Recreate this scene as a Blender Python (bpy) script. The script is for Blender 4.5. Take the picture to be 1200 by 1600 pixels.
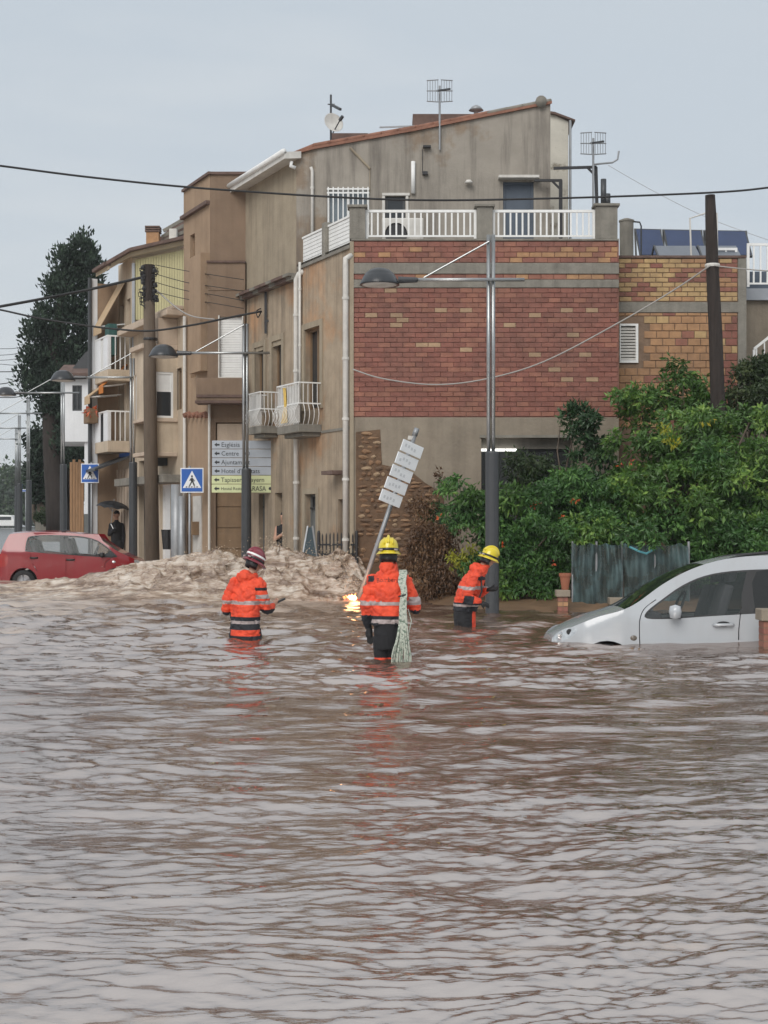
import bpy, bmesh, math, random
import numpy as np
from mathutils import Vector, Matrix
from mathutils.geometry import tessellate_polygon, delaunay_2d_cdt

for o in list(bpy.data.objects):
    bpy.data.objects.remove(o, do_unlink=True)
SC = bpy.context.scene
COL = SC.collection
random.seed(7)
RNG = np.random.default_rng(7)
R = math.radians

# ---------------------------------------------------------------- camera
F, CX, HY, H = 2300.0, 600.0, 815.0, 1.42
cam = bpy.data.cameras.new('camera')
cam.sensor_fit = 'VERTICAL'
cam.sensor_height = 24.0
cam.lens = 24.0 * F / 1600.0
cam.shift_y = 15.0 / 1600.0
cam.clip_start = 0.1
cam.clip_end = 3000
camo = bpy.data.objects.new('camera', cam)
COL.objects.link(camo)
camo.location = (0, 0, H)
camo.rotation_euler = (R(90), 0, 0)
SC.camera = camo

# ---------------------------------------------------------------- sky, sun, exposure
SUN_EL, SUN_AZ = R(38), R(202)      # behind the camera, a little to the left
w = bpy.data.worlds.new('World')
SC.world = w
w.use_nodes = True
nt = w.node_tree
nt.nodes.clear()
out = nt.nodes.new('ShaderNodeOutputWorld')
bg = nt.nodes.new('ShaderNodeBackground')
bg.inputs['Strength'].default_value = 0.1
sky = nt.nodes.new('ShaderNodeTexSky')
sky.sky_type = 'NISHITA'
sky.sun_disc = False
sky.sun_elevation = SUN_EL
sky.sun_rotation = SUN_AZ
sky.dust_density = 4.0
# overcast: pale at the horizon, greyer above, brightest overhead to lighten the water; cloud bands
tc = nt.nodes.new('ShaderNodeTexCoord')
mp = nt.nodes.new('ShaderNodeMapping')
mp.inputs['Scale'].default_value = (1.0, 1.0, 5.0)
ns = nt.nodes.new('ShaderNodeTexNoise')
ns.inputs['Scale'].default_value = 2.4
ns.inputs['Detail'].default_value = 4.0
ns.inputs['Roughness'].default_value = 0.5
sep = nt.nodes.new('ShaderNodeSeparateXYZ')
nt.links.new(tc.outputs['Generated'], sep.inputs[0])
add = nt.nodes.new('ShaderNodeMath'); add.operation = 'MULTIPLY_ADD'
add.inputs[1].default_value = 0.6; add.inputs[2].default_value = -0.30
nt.links.new(ns.outputs['Fac'], add.inputs[0])
sm_ = nt.nodes.new('ShaderNodeMath'); sm_.operation = 'ADD'
nt.links.new(sep.outputs['Z'], sm_.inputs[0]); nt.links.new(add.outputs[0], sm_.inputs[1])
cr = nt.nodes.new('ShaderNodeValToRGB')
el = cr.color_ramp.elements
el[0].position = 0.0; el[0].color = (4.3, 4.5, 4.65, 1)
el[1].position = 1.0; el[1].color = (5.0, 5.2, 5.35, 1)
for p_, c_ in ((0.10, (3.9, 4.15, 4.35, 1)), (0.24, (3.35, 3.72, 4.08, 1)), (0.36, (3.4, 3.75, 4.08, 1)), (0.6, (4.3, 4.5, 4.7, 1))):
    e_ = el.new(p_); e_.color = c_
mx = nt.nodes.new('ShaderNodeMix')
mx.data_type = 'RGBA'
mx.inputs[0].default_value = 0.95        # overcast: the cloud layer hides nearly all of the clear sky
nt.links.new(tc.outputs['Generated'], mp.inputs['Vector'])
nt.links.new(mp.outputs['Vector'], ns.inputs['Vector'])
nt.links.new(sm_.outputs[0], cr.inputs['Fac'])
nt.links.new(sky.outputs['Color'], mx.inputs[6])
nt.links.new(cr.outputs['Color'], mx.inputs[7])
nt.links.new(mx.outputs[2], bg.inputs['Color'])
nt.links.new(bg.outputs[0], out.inputs['Surface'])

sl = bpy.data.lights.new('sun', 'SUN')
sl.energy = 1.1
sl.angle = R(36)
sl.color = (1.0, 0.97, 0.93)
so = bpy.data.objects.new('sun', sl)
COL.objects.link(so)
sdir = Vector((math.sin(SUN_AZ) * math.cos(SUN_EL), math.cos(SUN_AZ) * math.cos(SUN_EL), math.sin(SUN_EL)))
so.rotation_euler = sdir.to_track_quat('Z', 'Y').to_euler()
so.location = (0, -10, 30)

SC.render.engine = 'CYCLES'
vs = SC.view_settings
vs.view_transform = 'Standard'
vs.look = 'None'
vs.gamma = 1
vs.use_curve_mapping = False
vs.exposure = 0.78

# ---------------------------------------------------------------- helpers
ROOT = {}          # object -> world location of its top-level root


def P(px, py, Y):
    """photo pixel + real distance -> world point"""
    return Vector(((px - CX) / F * Y, Y, H + (HY - py) / F * Y))


def tag(o, label=None, cat=None, group=None, kind=None):
    if label: o['label'] = label
    if cat: o['category'] = cat
    if group: o['group'] = group
    if kind: o['kind'] = kind
    return o


def thing(name, label, cat, loc=(0, 0, 0), group=None):
    o = bpy.data.objects.new(name, None)
    o.empty_display_size = 0.2
    COL.objects.link(o)
    o.location = loc
    ROOT[o.as_pointer()] = Vector(loc)
    return tag(o, label, cat, group)


def ident(p):
    return Vector(p)


class MB:
    def __init__(s):
        s.v = []; s.f = []; s.m = []

    def add(s, vs, fs, mi=0):
        b = len(s.v)
        s.v.extend([tuple(p) for p in vs])
        s.f.extend([tuple(b + i for i in f) for f in fs])
        s.m.extend([mi] * len(fs))
        return s

    def box(s, lo, hi, fr=ident, mi=0):
        x0, y0, z0 = lo; x1, y1, z1 = hi
        c = [(x0, y0, z0), (x1, y0, z0), (x1, y1, z0), (x0, y1, z0), (x0, y0, z1), (x1, y0, z1), (x1, y1, z1), (x0, y1, z1)]
        return s.add([fr(p) for p in c], [(0, 3, 2, 1), (4, 5, 6, 7), (0, 1, 5, 4), (1, 2, 6, 5), (2, 3, 7, 6), (3, 0, 4, 7)], mi)

    def obox(s, c, ax, ay, az, mi=0):
        c = Vector(c); ax = Vector(ax); ay = Vector(ay); az = Vector(az)
        q = lambda i, j, k: c + ax * i + ay * j + az * k
        vs = [q(-1, -1, -1), q(1, -1, -1), q(1, 1, -1), q(-1, 1, -1), q(-1, -1, 1), q(1, -1, 1), q(1, 1, 1), q(-1, 1, 1)]
        return s.add(vs, [(0, 3, 2, 1), (4, 5, 6, 7), (0, 1, 5, 4), (1, 2, 6, 5), (2, 3, 7, 6), (3, 0, 4, 7)], mi)

    def bar(s, a, b, w, h=None, up=(0, 0, 1), mi=0):
        a = Vector(a); b = Vector(b); h = h or w
        d = (b - a); L = d.length; d = d / L
        u = Vector(up)
        if abs(d.dot(u)) > .98: u = Vector((0, 1, 0))
        sx = d.cross(u).normalized(); su = sx.cross(d)
        return s.obox((a + b) / 2, d * (L / 2), sx * (w / 2), su * (h / 2), mi)

    def tube(s, pts, r, n=8, mi=0, caps=True, flat=None):
        pts = [Vector(p) for p in pts]
        rs = r if isinstance(r, (list, tuple)) else [r] * len(pts)
        b = len(s.v)
        prev = None
        for i, p in enumerate(pts):
            d = (pts[min(i + 1, len(pts) - 1)] - pts[max(i - 1, 0)]).normalized()
            if prev is None:
                u = Vector((0, 0, 1)) if abs(d.z) < .9 else Vector((0, 1, 0))
                sx = d.cross(u).normalized()
            else:
                sx = (prev - d * prev.dot(d)).normalized()
            prev = sx
            sy = d.cross(sx)
            for k in range(n):
                a = 2 * math.pi * k / n
                s.v.append(tuple(p + sx * math.cos(a) * rs[i] + sy * math.sin(a) * rs[i]))
        for i in range(len(pts) - 1):
            for k in range(n):
                k2 = (k + 1) % n
                s.f.append((b + i * n + k, b + i * n + k2, b + (i + 1) * n + k2, b + (i + 1) * n + k)); s.m.append(mi)
        if caps:
            s.f.append(tuple(b + k for k in reversed(range(n)))); s.m.append(mi)
            e = b + (len(pts) - 1) * n
            s.f.append(tuple(e + k for k in range(n))); s.m.append(mi)
        return s

    def lathe(s, prof, c=(0, 0, 0), n=20, fr=None, mi=0, sx=1, sy=1):
        """prof list of (r,z) about a vertical axis at c"""
        b = len(s.v); c = Vector(c)
        for r, z in prof:
            for k in range(n):
                a = 2 * math.pi * k / n
                q = Vector((r * math.cos(a) * sx, r * math.sin(a) * sy, z))
                s.v.append(tuple(fr(q) if fr else c + q))
        for i in range(len(prof) - 1):
            for k in range(n):
                k2 = (k + 1) % n
                s.f.append((b + i * n + k, b + i * n + k2, b + (i + 1) * n + k2, b + (i + 1) * n + k)); s.m.append(mi)
        return s

    def prism(s, poly, lo, hi, fr=ident, mi=0):
        """poly of (a,z) in the frame's first and third coordinate, extruded along its second"""
        n = len(poly)
        vs = [fr((a, lo, z)) for a, z in poly] + [fr((a, hi, z)) for a, z in poly]
        fs = [tuple(range(n)), tuple(reversed(range(n, 2 * n)))]
        for i in range(n):
            j = (i + 1) % n
            fs.append((i, i + n, j + n, j))
        return s.add(vs, fs, mi)

    def holed(s, outline, holes, fr, dep=0.15, mi=0):
        """flat wall with rectangular/polygonal openings and reveals; fr takes (a, out, z)"""
        polys = [[Vector((a, z, 0)) for a, z in outline]] + [[Vector((a, z, 0)) for a, z in h] for h in holes]
        tri = tessellate_polygon(polys)
        flat = [p for q in polys for p in q]
        s.add([fr((p.x, 0, p.y)) for p in flat], [tuple(t) for t in tri], mi)
        for h in holes:
            n = len(h)
            vs = [fr((a, 0, z)) for a, z in h] + [fr((a, -dep, z)) for a, z in h]
            s.add(vs, [(i, (i + 1) % n, (i + 1) % n + n, i + n) for i in range(n)], mi)
        return s

    def mesh(s, name, mats, smooth=False, off=None):
        me = bpy.data.meshes.new(name)
        v = s.v if off is None else [(p[0] - off[0], p[1] - off[1], p[2] - off[2]) for p in s.v]
        me.from_pydata(v, [], s.f)
        mats = mats if isinstance(mats, (list, tuple)) else [mats]
        for m in mats: me.materials.append(m)
        if len(mats) > 1: me.polygons.foreach_set('material_index', s.m)
        if smooth: me.polygons.foreach_set('use_smooth', [True] * len(me.polygons))
        me.update()
        return me

    def build(s, name, mats, parent=None, smooth=False, bevel=0, fix=True, label=None, origin=None, angle=None):
        off = ROOT[parent.as_pointer()] if parent is not None else Vector(origin or (0, 0, 0))
        me = s.mesh(name, mats, smooth, off)
        if fix:
            bm = bmesh.new(); bm.from_mesh(me)
            bmesh.ops.recalc_face_normals(bm, faces=bm.faces)
            bm.to_mesh(me); bm.free()
        o = bpy.data.objects.new(name, me)
        COL.objects.link(o)
        ROOT[o.as_pointer()] = off.copy()
        if parent is not None: o.parent = parent
        else: o.location = off
        if bevel:
            b = o.modifiers.new('bevel', 'BEVEL'); b.width = bevel; b.segments = 2; b.limit_method = 'ANGLE'
        if label: o['label'] = label
        return o


def copy_tree(o, parent=None, loc=None):
    c = o.copy(); COL.objects.link(c)
    if parent is not None: c.parent = parent
    if loc is not None: c.location = loc
    ROOT[c.as_pointer()] = Vector(loc) if loc is not None else ROOT.get(parent.as_pointer(), Vector())
    for ch in [x for x in CHILD.get(o.name, [])]:
        copy_tree(ch, c)
    return c


CHILD = {}


def index_children(o):
    CHILD[o.name] = list(o.children)
    for ch in o.children: index_children(ch)


def rect(a0, a1, z0, z1):
    return [(a0, z0), (a1, z0), (a1, z1), (a0, z1)]


# ---------------------------------------------------------------- noise in numpy
def _hash(ix, iy, iz, seed):
    n = (ix * 374761393 + iy * 668265263 + iz * 2147483647 + seed * 1274126177) & 0xffffffff
    n = ((n ^ (n >> 13)) * 1274126177) & 0xffffffff
    n = (n ^ (n >> 16)) & 0xffffffff
    return n / 4294967295.0


def vnoise(x, y, z=0.0, seed=0):
    x = np.asarray(x, float); y = np.asarray(y, float); z = np.asarray(z, float) + 0 * x
    ix = np.floor(x).astype(np.int64); iy = np.floor(y).astype(np.int64); iz = np.floor(z).astype(np.int64)
    fx = x - ix; fy = y - iy; fz = z - iz
    ux = fx * fx * (3 - 2 * fx); uy = fy * fy * (3 - 2 * fy); uz = fz * fz * (3 - 2 * fz)
    r = 0
    for dz in (0, 1):
        for dy in (0, 1):
            for dx in (0, 1):
                wgt = (ux if dx else 1 - ux) * (uy if dy else 1 - uy) * (uz if dz else 1 - uz)
                r = r + wgt * _hash(ix + dx, iy + dy, iz + dz, seed)
    return r * 2 - 1


def fbm(x, y, z=0.0, oct=4, gain=.5, seed=0):
    r = 0; a = 1; f = 1; t = 0
    for i in range(oct):
        r = r + a * vnoise(np.asarray(x) * f, np.asarray(y) * f, np.asarray(z) * f, seed + i * 17); t += a
        a *= gain; f *= 2.03
    return r / t


# ---------------------------------------------------------------- materials
def nodes_of(name):
    m = bpy.data.materials.new(name); m.use_nodes = True
    n = m.node_tree; b = n.nodes['Principled BSDF']
    return m, n, b


def c4(c):
    return (c[0], c[1], c[2], 1)


def mat(name, col, rough=.7, var=.15, scale=2.0, bump=0.0, bscale=30.0, streak=0.0, scol=None, metal=0.0, spec=.5,
        col2=None, c2scale=.7, c2lo=.5, c2hi=.62, island=0.0, stretch=None, coat=0.0, world=False, grime=0.0):
    m, n, b = nodes_of(name)
    L = n.links.new
    tcn = n.nodes.new('ShaderNodeTexCoord')
    src = tcn.outputs['Object']
    if world:
        geo_ = n.nodes.new('ShaderNodeNewGeometry'); src = geo_.outputs['Position']
    if stretch:
        mpn = n.nodes.new('ShaderNodeMapping'); mpn.inputs['Scale'].default_value = stretch
        L(src, mpn.inputs['Vector']); src = mpn.outputs['Vector']
    colout = None
    rgb = n.nodes.new('ShaderNodeRGB'); rgb.outputs[0].default_value = c4(col); colout = rgb.outputs[0]

    def noise(sc, det=5, rg=.6, vec=None):
        q = n.nodes.new('ShaderNodeTexNoise'); q.inputs['Scale'].default_value = sc
        q.inputs['Detail'].default_value = det; q.inputs['Roughness'].default_value = rg
        L(vec or src, q.inputs['Vector']); return q.outputs['Fac']

    def ramp(fac, lo, hi):
        q = n.nodes.new('ShaderNodeMapRange'); q.inputs['From Min'].default_value = lo; q.inputs['From Max'].default_value = hi
        L(fac, q.inputs['Value']); return q.outputs[0]

    def mix(fac, a, bcol):
        q = n.nodes.new('ShaderNodeMix'); q.data_type = 'RGBA'
        L(fac, q.inputs[0]); L(a, q.inputs[6])
        if isinstance(bcol, tuple): q.inputs[7].default_value = c4(bcol)
        else: L(bcol, q.inputs[7])
        return q.outputs[2]
    if col2:
        colout = mix(ramp(noise(c2scale, 6, .65), c2lo, c2hi), colout, tuple(col2))
    if grime:
        gm = n.nodes.new('ShaderNodeMath'); gm.operation = 'MULTIPLY'; gm.inputs[1].default_value = grime
        L(ramp(noise(.9, 7, .7), .42, .68), gm.inputs[0])
        colout = mix(gm.outputs[0], colout, (.13, .085, .065))
    if streak:
        mp2 = n.nodes.new('ShaderNodeMapping'); mp2.inputs['Scale'].default_value = (3.2, 3.2, .22)
        L(tcn.outputs['Object'], mp2.inputs['Vector'])
        f = ramp(noise(1.3, 6, .7, mp2.outputs['Vector']), .45, .70)
        mul = n.nodes.new('ShaderNodeMath'); mul.operation = 'MULTIPLY'; mul.inputs[1].default_value = streak
        L(f, mul.inputs[0])
        colout = mix(mul.outputs[0], colout, tuple(scol or (col[0] * .35, col[1] * .35, col[2] * .35)))
    if var:
        f = noise(scale, 6, .65)
        q = n.nodes.new('ShaderNodeMapRange'); q.inputs['From Min'].default_value = .3; q.inputs['From Max'].default_value = .7
        q.inputs['To Min'].default_value = 1 - var; q.inputs['To Max'].default_value = 1 + var
        L(f, q.inputs['Value'])
        val = q.outputs[0]
        if island:
            g = n.nodes.new('ShaderNodeNewGeometry')
            q2 = n.nodes.new('ShaderNodeMapRange'); q2.inputs['To Min'].default_value = 1 - island; q2.inputs['To Max'].default_value = 1 + island
            L(g.outputs['Random Per Island'], q2.inputs['Value'])
            mm = n.nodes.new('ShaderNodeMath'); mm.operation = 'MULTIPLY'
            L(val, mm.inputs[0]); L(q2.outputs[0], mm.inputs[1]); val = mm.outputs[0]
        vm = n.nodes.new('ShaderNodeVectorMath'); vm.operation = 'SCALE'
        L(colout, vm.inputs[0]); L(val, vm.inputs['Scale']); colout = vm.outputs[0]
    L(colout, b.inputs['Base Color'])
    b.inputs['Roughness'].default_value = rough
    b.inputs['Metallic'].default_value = metal
    b.inputs['Specular IOR Level'].default_value = spec
    if coat:
        b.inputs['Coat Weight'].default_value = coat; b.inputs['Coat Roughness'].default_value = .05
    if bump:
        bp = n.nodes.new('ShaderNodeBump'); bp.inputs['Strength'].default_value = bump; bp.inputs['Distance'].default_value = .02
        L(noise(bscale, 4, .6), bp.inputs['Height']); L(bp.outputs[0], b.inputs['Normal'])
    return m


def emis(name, col, strength):
    m, n, b = nodes_of(name)
    b.inputs['Base Color'].default_value = c4(col)
    b.inputs['Emission Color'].default_value = c4(col); b.inputs['Emission Strength'].default_value = strength
    return m


def glass(name, col=(.02, .025, .03), rough=.03, alpha=1.0):
    m, n, b = nodes_of(name)
    b.inputs['Base Color'].default_value = c4(col); b.inputs['Roughness'].default_value = rough
    b.inputs['Specular IOR Level'].default_value = .6
    b.inputs['Alpha'].default_value = alpha
    return m


MAT = dict(
    brick_red=mat('brick_red', (.255, .102, .076), .85, .22, 6, .5, 60, world=True, grime=.45),
    brick_dark=mat('brick_dark', (.225, .090, .068), .85, .22, 6, .5, 60, world=True, grime=.45),
    brick_orange=mat('brick_orange', (.295, .128, .088), .85, .2, 6, .5, 60, world=True, grime=.45),
    brick_yellow=mat('brick_yellow', (.47, .32, .155), .85, .18, 6, .4, 60, world=True, grime=.45),
    brick_tan=mat('brick_tan', (.40, .225, .115), .85, .18, 6, .4, 60, world=True, grime=.45),
    brick_pale=mat('brick_pale', (.40, .27, .165), .85, .15, 6, .4, 60, world=True, grime=.45),
    mortar_red=mat('mortar_red', (.235, .110, .083), .95, .25, 5, .6, 50, world=True, grime=.45),
    mortar=mat('mortar', (.22, .15, .10), .95, .25, 5, .6, 50, world=True, grime=.45),
    concrete=mat('concrete', (.22, .205, .175), .9, .22, 3, .5, 25, streak=.5, scol=(.10, .09, .075)),
    render_low=mat('render_low', (.255, .215, .165), .9, .16, 1.8, .4, 18, col2=(.20, .165, .125), c2scale=1.2, c2lo=.5, c2hi=.7, streak=.35, scol=(.13, .10, .075)),
    stucco_worn=mat('stucco_worn', (.36, .285, .205), .92, .18, 2.2, .4, 20, streak=.75, scol=(.12, .095, .07), col2=(.42, .25, .14), c2scale=.6, c2lo=.52, c2hi=.66),
    stucco_upper=mat('stucco_upper', (.30, .27, .23), .92, .14, 1.6, .35, 22, streak=.8, scol=(.12, .105, .09), col2=(.24, .185, .135), c2scale=.45, c2lo=.56, c2hi=.62),
    stucco_side=mat('stucco_side', (.33, .275, .20), .92, .14, 2, .35, 22, streak=.6, scol=(.17, .135, .10)),
    stucco_tan=mat('stucco_tan', (.335, .235, .155), .9, .12, 1.6, .3, 22, streak=.4, scol=(.2, .12, .07)),
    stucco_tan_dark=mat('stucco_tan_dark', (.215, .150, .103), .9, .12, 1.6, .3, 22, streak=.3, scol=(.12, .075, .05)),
    stucco_cream=mat('stucco_cream', (.52, .43, .325), .9, .12, 1.6, .3, 22, streak=.45, scol=(.28, .21, .15)),
    stucco_pink=mat('stucco_pink', (.50, .40, .31), .9, .1, 1.6, .3, 22, streak=.35, scol=(.27, .21, .16)),
    plaster_white=mat('plaster_white', (.72, .73, .74), .85, .07, 1.5, .15, 22, streak=.2, scol=(.45, .45, .44)),
    plaster_old=mat('plaster_old', (.55, .52, .45), .9, .1, 2, .3, 22, col2=(.22, .19, .14), c2scale=1.6, c2lo=.55, c2hi=.63),
    yellow_sheet=mat('yellow_sheet', (.52, .47, .26), .7, .08, 2, 0, streak=.3, scol=(.35, .30, .16)),
    white_paint=mat('white_paint', (.78, .78, .76), .5, .06, 6, 0, streak=.15, scol=(.45, .42, .38)),
    white_metal=mat('white_metal', (.74, .74, .72), .4, .08, 6),
    white_dirty=mat('white_dirty', (.60, .58, .54), .6, .12, 6, 0, streak=.35, scol=(.3, .26, .22)),
    tile=mat('tile', (.25, .12, .08), .85, .3, 5, .5, 30),
    tile_dark=mat('tile_dark', (.13, .085, .07), .9, .3, 5, .5, 30),
    black_metal=mat('black_metal', (.02, .02, .022), .5, .1, 8),
    dark_grey=mat('dark_grey', (.045, .048, .052), .45, .1, 8),
    steel=mat('steel', (.36, .37, .37), .35, .1, 6, 0, metal=.85),
    lamp_dark=mat('lamp_dark', (.03, .033, .037), .28, .1, 8),
    grey_metal=mat('grey_metal', (.30, .31, .32), .45, .12, 6, 0, metal=.4),
    wood_pole=mat('wood_pole', (.035, .026, .022), .9, .4, 3, .8, 30, stretch=(6, 6, .6)),
    concrete_pole=mat('concrete_pole', (.125, .095, .07), .9, .2, 3, .5, 30, stretch=(4, 4, .6)),
    wood_brown=mat('wood_brown', (.30, .17, .085), .8, .25, 4, .4, 30, stretch=(6, 6, .6)),
    door_grey=mat('door_grey', (.13, .135, .13), .7, .15, 4, .2, 30),
    door_blue=mat('door_blue', (.075, .095, .125), .6, .12, 4),
    door_brown=mat('door_brown', (.21, .135, .075), .7, .12, 4, .2, 20, streak=.3),
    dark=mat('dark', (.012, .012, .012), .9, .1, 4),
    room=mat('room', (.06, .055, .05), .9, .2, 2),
    pane=glass('pane', (.025, .03, .035), .05),
    panel_blue=mat('panel_blue', (.022, .04, .10), .12, .1, 3, spec=.6),
    plastic_teal=mat('plastic_teal', (.02, .04, .05), .6, .1, 4),
    bin_blue=mat('bin_blue', (.06, .14, .36), .5, .1, 4),
    sign_blue=mat('sign_blue', (.02, .11, .42), .4, .05, 4),
    sign_white=mat('sign_white', (.78, .80, .82), .4, .04, 4),
    sign_grey=mat('sign_grey', (.40, .435, .48), .45, .06, 4),
    sign_yellow=mat('sign_yellow', (.60, .64, .36), .45, .06, 4),
    sign_text=mat('sign_text', (.02, .022, .025), .5, .02, 4),
    sign_faint=mat('sign_faint', (.58, .60, .62), .5, .02, 4),
    awning=mat('awning', (.47, .34, .21), .85, .1, 5),
    awning_orange=mat('awning_orange', (.50, .17, .03), .85, .1, 5),
    cable=mat('cable', (.015, .015, .016), .6, .05, 5),
    cable_pale=mat('cable_pale', (.33, .31, .29), .7, .05, 5),
)
# ================================================================ THE SETTING
def make_ground():
    mb = MB()
    xs = [-400, -120, -40, -24, -16, -10, -6, -2, 2, 6, 12, 30, 120, 400]
    ys = [-60, -10, 0, 10, 20, 28, 36, 40, 44, 50, 60, 80, 120, 200, 400, 1500]

    def gz(x, y):
        z = -.62
        if y > 28: z = -.62 + (min(y, 46) - 28) / 18 * .66
        if y > 46: z += (min(y, 140) - 46) / 94 * .55
        if y > 140: z += (min(y, 400) - 140) / 260 * .2
        return z
    for y in ys:
        for x in xs: mb.v.append((x, y, gz(x, y)))
    n = len(xs)
    for j in range(len(ys) - 1):
        for i in range(n - 1):
            mb.f.append((j * n + i, j * n + i + 1, (j + 1) * n + i + 1, (j + 1) * n + i)); mb.m.append(0)
    g = mat('wet_asphalt', (.10, .098, .095), .22, .25, 1.5, .3, 12)
    tag(mb.build('ground', g), kind='structure')


make_ground()

WAVES = []
for i in range(120):
    lam = 0.055 * (1.5 / .055) ** (i / 119.0)
    th = RNG.normal(0, .36)
    if i % 5 == 0: th = RNG.normal(0, .9)
    WAVES.append((lam, math.sin(th) * 2 * math.pi / lam, math.cos(th) * 2 * math.pi / lam, RNG.uniform(0, 6.28)))


def wave_height(X, Y, res):
    """ripples running down the flooded street; res = local mesh spacing, wavelengths below it are left to the bump"""
    wx = X + .35 * fbm(X * .45, Y * .35, seed=3, oct=2) + .10 * fbm(X * 1.9, Y * 1.5, seed=5, oct=2)
    wy = Y + .35 * fbm(X * .40, Y * .5, seed=9, oct=2) + .10 * fbm(X * 1.7, Y * 2.1, seed=11, oct=2)
    hgt = np.zeros_like(X)
    for lam, kx, ky, ph in WAVES:
        keep = np.clip((lam - 2.0 * res) / (1.6 * res), 0, 1)
        if not keep.any(): continue
        a = .0225 * (lam / .22) ** -.5 * lam / (2 * math.pi)
        hgt += a * keep * np.sin(kx * wx + ky * wy + ph)
    # patches of rough and slack water
    env = .85 + .60 * np.clip(.5 + fbm(X * .30, Y * .22, seed=21, oct=3), 0, 1)
    rough = 1 + .9 * np.clip((Y - 10) / 7, 0, 1) * np.clip((36 - Y) / 4, 0, 1)
    # short steep chop where the torrent spreads out
    m_ = np.clip((Y - 11) / 8, 0, 1) * np.clip((40 - Y) / 6, 0, 1)
    c1 = 1 - np.abs(fbm(wx * .62, wy * 2.7, seed=81, oct=3, gain=.55)) * 2
    c2 = 1 - np.abs(fbm(wx * 1.5, wy * 6.5, seed=83, oct=2)) * 2
    left = np.clip((1.5 - X) / 4, .25, 1)
    return hgt * env * rough + m_ * left * (.078 * (c1 - c1.mean()) + .034 * (c2 - c2.mean())) - .012 * m_


def make_water():
    vrow = np.concatenate([np.linspace(2600, 900, 60, endpoint=False), np.linspace(900, 260, 420, endpoint=False), np.linspace(260, 96, 260, endpoint=False), np.linspace(96, 40, 40)])
    ucol = np.concatenate([np.linspace(-4200, -1100, 40, endpoint=False), np.linspace(-1100, -640, 60, endpoint=False),
                           np.linspace(-640, 640, 470, endpoint=False), np.linspace(640, 1100, 60, endpoint=False), np.linspace(1100, 4200, 40)])
    Yr = H * F / vrow
    Y, U = np.meshgrid(Yr, ucol, indexing='ij')
    X = U / F * Y
    res = np.abs(np.gradient(Yr))[:, None] + 0 * X
    Z = wave_height(X, Y, res * .8)
    nr, nc = X.shape
    co = np.stack([X, Y, Z], -1).reshape(-1, 3)
    idx = np.arange(nr * nc).reshape(nr, nc)
    fa = np.stack([idx[:-1, :-1], idx[:-1, 1:], idx[1:, 1:], idx[1:, :-1]], -1).reshape(-1, 4)
    me = np_mesh('water', co, fa, WATER)
    o = bpy.data.objects.new('water', me); COL.objects.link(o)
    tag(o, kind='structure')


def np_mesh(name, co, fa, material, smooth=True, flip=False):
    me = bpy.data.meshes.new(name)
    me.vertices.add(len(co)); me.vertices.foreach_set('co', np.ascontiguousarray(co, dtype=np.float32).ravel())
    k = fa.shape[1]
    me.loops.add(fa.size); me.loops.foreach_set('vertex_index', np.ascontiguousarray(fa, dtype=np.int32).ravel())
    me.polygons.add(len(fa)); me.polygons.foreach_set('loop_start', np.arange(0, fa.size, k, dtype=np.int32))
    me.polygons.foreach_set('use_smooth', np.full(len(fa), smooth))
    me.update(calc_edges=True)
    me.materials.append(material)
    return me


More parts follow.
